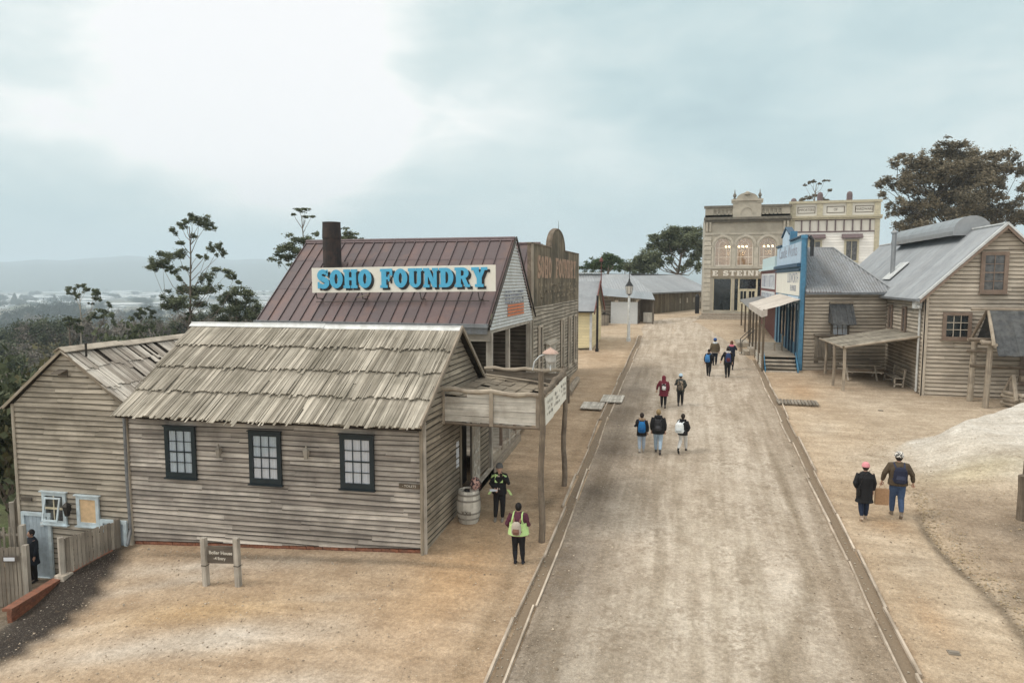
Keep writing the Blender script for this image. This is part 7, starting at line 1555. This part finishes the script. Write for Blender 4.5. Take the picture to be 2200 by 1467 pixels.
def people():
    # three walking together
    person(-1.58, 24.93, R(4), 1.45, 'walker with tan fur hood, dark coat and pale jeans', BLK, JEAN, (.5, .48, .45), armR='down', armL='strap', stride=.35, lead=1, coat_len=.72, hood=(.30, .21, .14))
    pack(-1.58, 24.93, R(4), 1.45, 'bright blue backpack worn over the dark coat', (.02, .15, .38), (.015, .10, .28), w=.31, ht=.46)
    person(-.99, 24.88, R(0), 1.62, 'walker in a black coat and light blue jeans with blond brown hair', BLK, (.40, .52, .64), (.08, .07, .07), hair=(.28, .2, .1), hood=BLK, stride=.6, lead=-1, coat_len=.78, bulk=1.08)
    pack(-.99, 24.88, R(0), 1.62, 'black backpack nearly lost against the black coat above light blue jeans', (.03, .03, .033), (.05, .05, .055), w=.28, ht=.42)
    person(-.13, 25.2, R(-12), 1.42, 'striding walker in black hoodie and white trousers', BLK, (.68, .68, .66), (.03, .03, .03), stride=1.0, lead=1, coat_len=.78, armR='pocket', armL='strap', hood=BLK)
    pack(-.13, 25.2, R(-12), 1.42, 'round white backpack slung on the black hoodie', (.72, .76, .77), (.62, .68, .70), w=.38, ht=.46, dp=.24, cx=-.09)
    # pair further on
    person(-1.05, 31.6, R(2), 1.47, 'walker in a maroon hooded coat and black leggings', (.17, .028, .045), BLK, (.05, .045, .045), hat='hood', stride=.45, lead=-1, coat_len=.64, armL='out', armR='down', bulk=1.08)
    pack(-1.05, 31.6, R(2), 1.47, 'black backpack with white marks on the maroon coat', BLK, (.6, .58, .58), w=.24, ht=.32, pattern=patmat('pack_bw', (.02, .02, .02), (.65, .62, .62), 9, .62))
    person(-.31, 32.1, R(-3), 1.47, 'walker with pale blue beanie and black leggings, elbows out', (.045, .05, .045), BLK, (.06, .05, .045), hat='beanie', hat_c=(.45, .60, .72), stride=.4, lead=1, coat_len=.78, armL='strap', armR='pocket')
    pack(-.31, 32.1, R(-3), 1.47, 'brown and black camouflage backpack under the pale blue beanie', (.2, .15, .1), (.12, .1, .08), w=.31, ht=.48, pattern=patmat('camo', (.05, .045, .035), (.26, .20, .14), 13, .45))
    # four near the blue shop
    person(1.11, 39.1, R(-14), 1.5, 'small walker in dark clothes, front left of the group near the blue shop', BLK, BLK, BLK, stride=.3, lead=-1, coat_len=.8, armR='pocket')
    pack(1.11, 39.1, R(-14), 1.5, 'light blue backpack on the small dark clothed walker', (.06, .22, .48), (.04, .15, .36), w=.30, ht=.45, cx=-.04)
    person(1.54, 42.4, R(0), 1.6, 'walker in an olive jacket and blue and white pompom beanie', (.14, .11, .07), (.02, .025, .04), BLK, hat='beanie', hat_c=(.03, .09, .28), pom=(.6, .68, .75), stride=.3, coat_len=.82, trim=(.5, .45, .4), bulk=1.05, hood=(.6, .66, .7))
    person(2.10, 38.9, R(3), 1.66, 'tall walker all in black with a white hood collar', BLK, BLK, BLK, hood=(.62, .60, .58), stride=.35, lead=1, coat_len=.72, armL='out')
    pack(2.10, 38.9, R(3), 1.66, 'navy backpack on the tall walker in black', (.03, .06, .16), (.12, .03, .04), w=.30, ht=.5)
    person(2.42, 41.2, R(-5), 1.66, 'long brown haired walker in navy with pink scarf behind the tall one in black', (.02, .025, .045), BLK, BLK, hair=(.12, .05, .03), long_hair=True, hood=(.70, .20, .28), stride=.3, lead=-1, armR='up')
    # two guides by the cottage
    person(-5.06, 18.08, R(180 + 8), 1.62, 'person facing the camera in grey beanie and open yellow vest, holding papers', BLK, BLK, (.22, .20, .17), hat='beanie', hat_c=(.12, .12, .12), armL='face', armR='paper', stride=.05, coat_len=.82, vest=(.50, .70, .30), face=True)
    m = MB(); m.box((0, 0, 0), (.2, .05, .01), (-.05, .14, .02), (0, 0, .006)); o = m.build('papers', M['curtain'], origin=(.1, .1, 0)); o.location = (-5.12, 17.77, Tz(-5.1, 17.8) + .97); tag(o, 'sheaf of white papers in the hand of the person facing the camera', 'papers')
    m = MB(); m.box((0, 0, 0), X * .075, Y * .012, Z * .14); o = m.build('phone', M['black'], origin=(.04, 0, 0)); o.location = (-4.95, 17.86, Tz(-5.1, 17.8) + 1.32); o.rotation_euler = (.3, 0, .2); tag(o, 'black phone held up to the face under the grey beanie', 'phone')
    person(-3.92, 15.72, R(2), 1.52, 'person seen from behind in maroon top and yellow high visibility vest with black boots', (.10, .03, .05), BLK, (.02, .022, .03), hair=(.012, .01, .01), stride=.08, boots=True, coat_len=.80, armL='pocket', armR='strap', vest=(.55, .75, .34), bulk=1.1)
    pack(-3.92, 15.72, R(2), 1.52, 'small beige backpack over the yellow high visibility vest', (.48, .42, .36), (.20, .11, .08), w=.27, ht=.36, dp=.14, yo=-.22, zc=1.1)
    # couple on the right
    person(4.8, 20.26, R(6), 1.6, 'woman in pink beanie and long black padded coat', BLK, (.02, .03, .06), (.42, .33, .26), hat='beanie', hat_c=(.72, .30, .33), stride=.25, lead=1, coat_len=.55, armL='pocket', armR='down', bulk=1.06)
    m = MB(); m.tube([(4.62, 20.15, 2.1), (4.6, 20.1, 2.28)], [.06, .045], 10); m.tube([(4.6, 20.1, 2.28), (4.75, 20.05, 2.7), (4.9, 20.2, 2.78)], .008, 5); tag(m.build('shoulder_bag', M['black']), 'small black shoulder bag on the left hip of the long black coat', 'bag')
    person(5.73, 20.68, R(-4), 1.82, 'man in patterned beanie, olive brown jacket and blue jeans', (.10, .075, .05), DJEAN, (.22, .18, .14), hat='beanie', hat_c=(.5, .5, .5), hat_mat=patmat('beanie_pattern', (.08, .08, .08), (.75, .72, .66), 40, .5), stride=.4, lead=-1, coat_len=.86, armL='out', armR='out', bulk=1.1)
    pack(5.73, 20.68, R(-4), 1.82, 'round navy backpack with white tag on the olive brown jacket', (.022, .026, .05), (.035, .04, .07), w=.33, ht=.42, dp=.16, yo=-.19, zc=1.18)
    m = MB(); g = Tz(5.3, 20.45); m.box((5.11, 20.38, g + .42), X * .34, Y * .12, Z * .44); m.build; b = thing('paper_bag', (5.28, 20.44, g), 'brown paper carrier bag carried between the couple', 'bag'); m.build('bag_body', flat('kraft', (.42, .26, .15)), b)
    m = MB(); m.tube([(5.2, 20.44, g + .86), (5.22, 20.44, g + .95), (5.34, 20.44, g + .95), (5.36, 20.44, g + .86)], .006, 5); m.build('handle', flat('kraft'  , (.42, .26, .15)), b)
    person(-17.75, 14.62, R(160), 1.5, 'person in a dark coat standing by the pale blue door behind the fence', (.02, .025, .035), (.02, .02, .02), BLK, hair=(.015, .012, .012), stride=.05, z=-.5, coat_len=.6)
people()
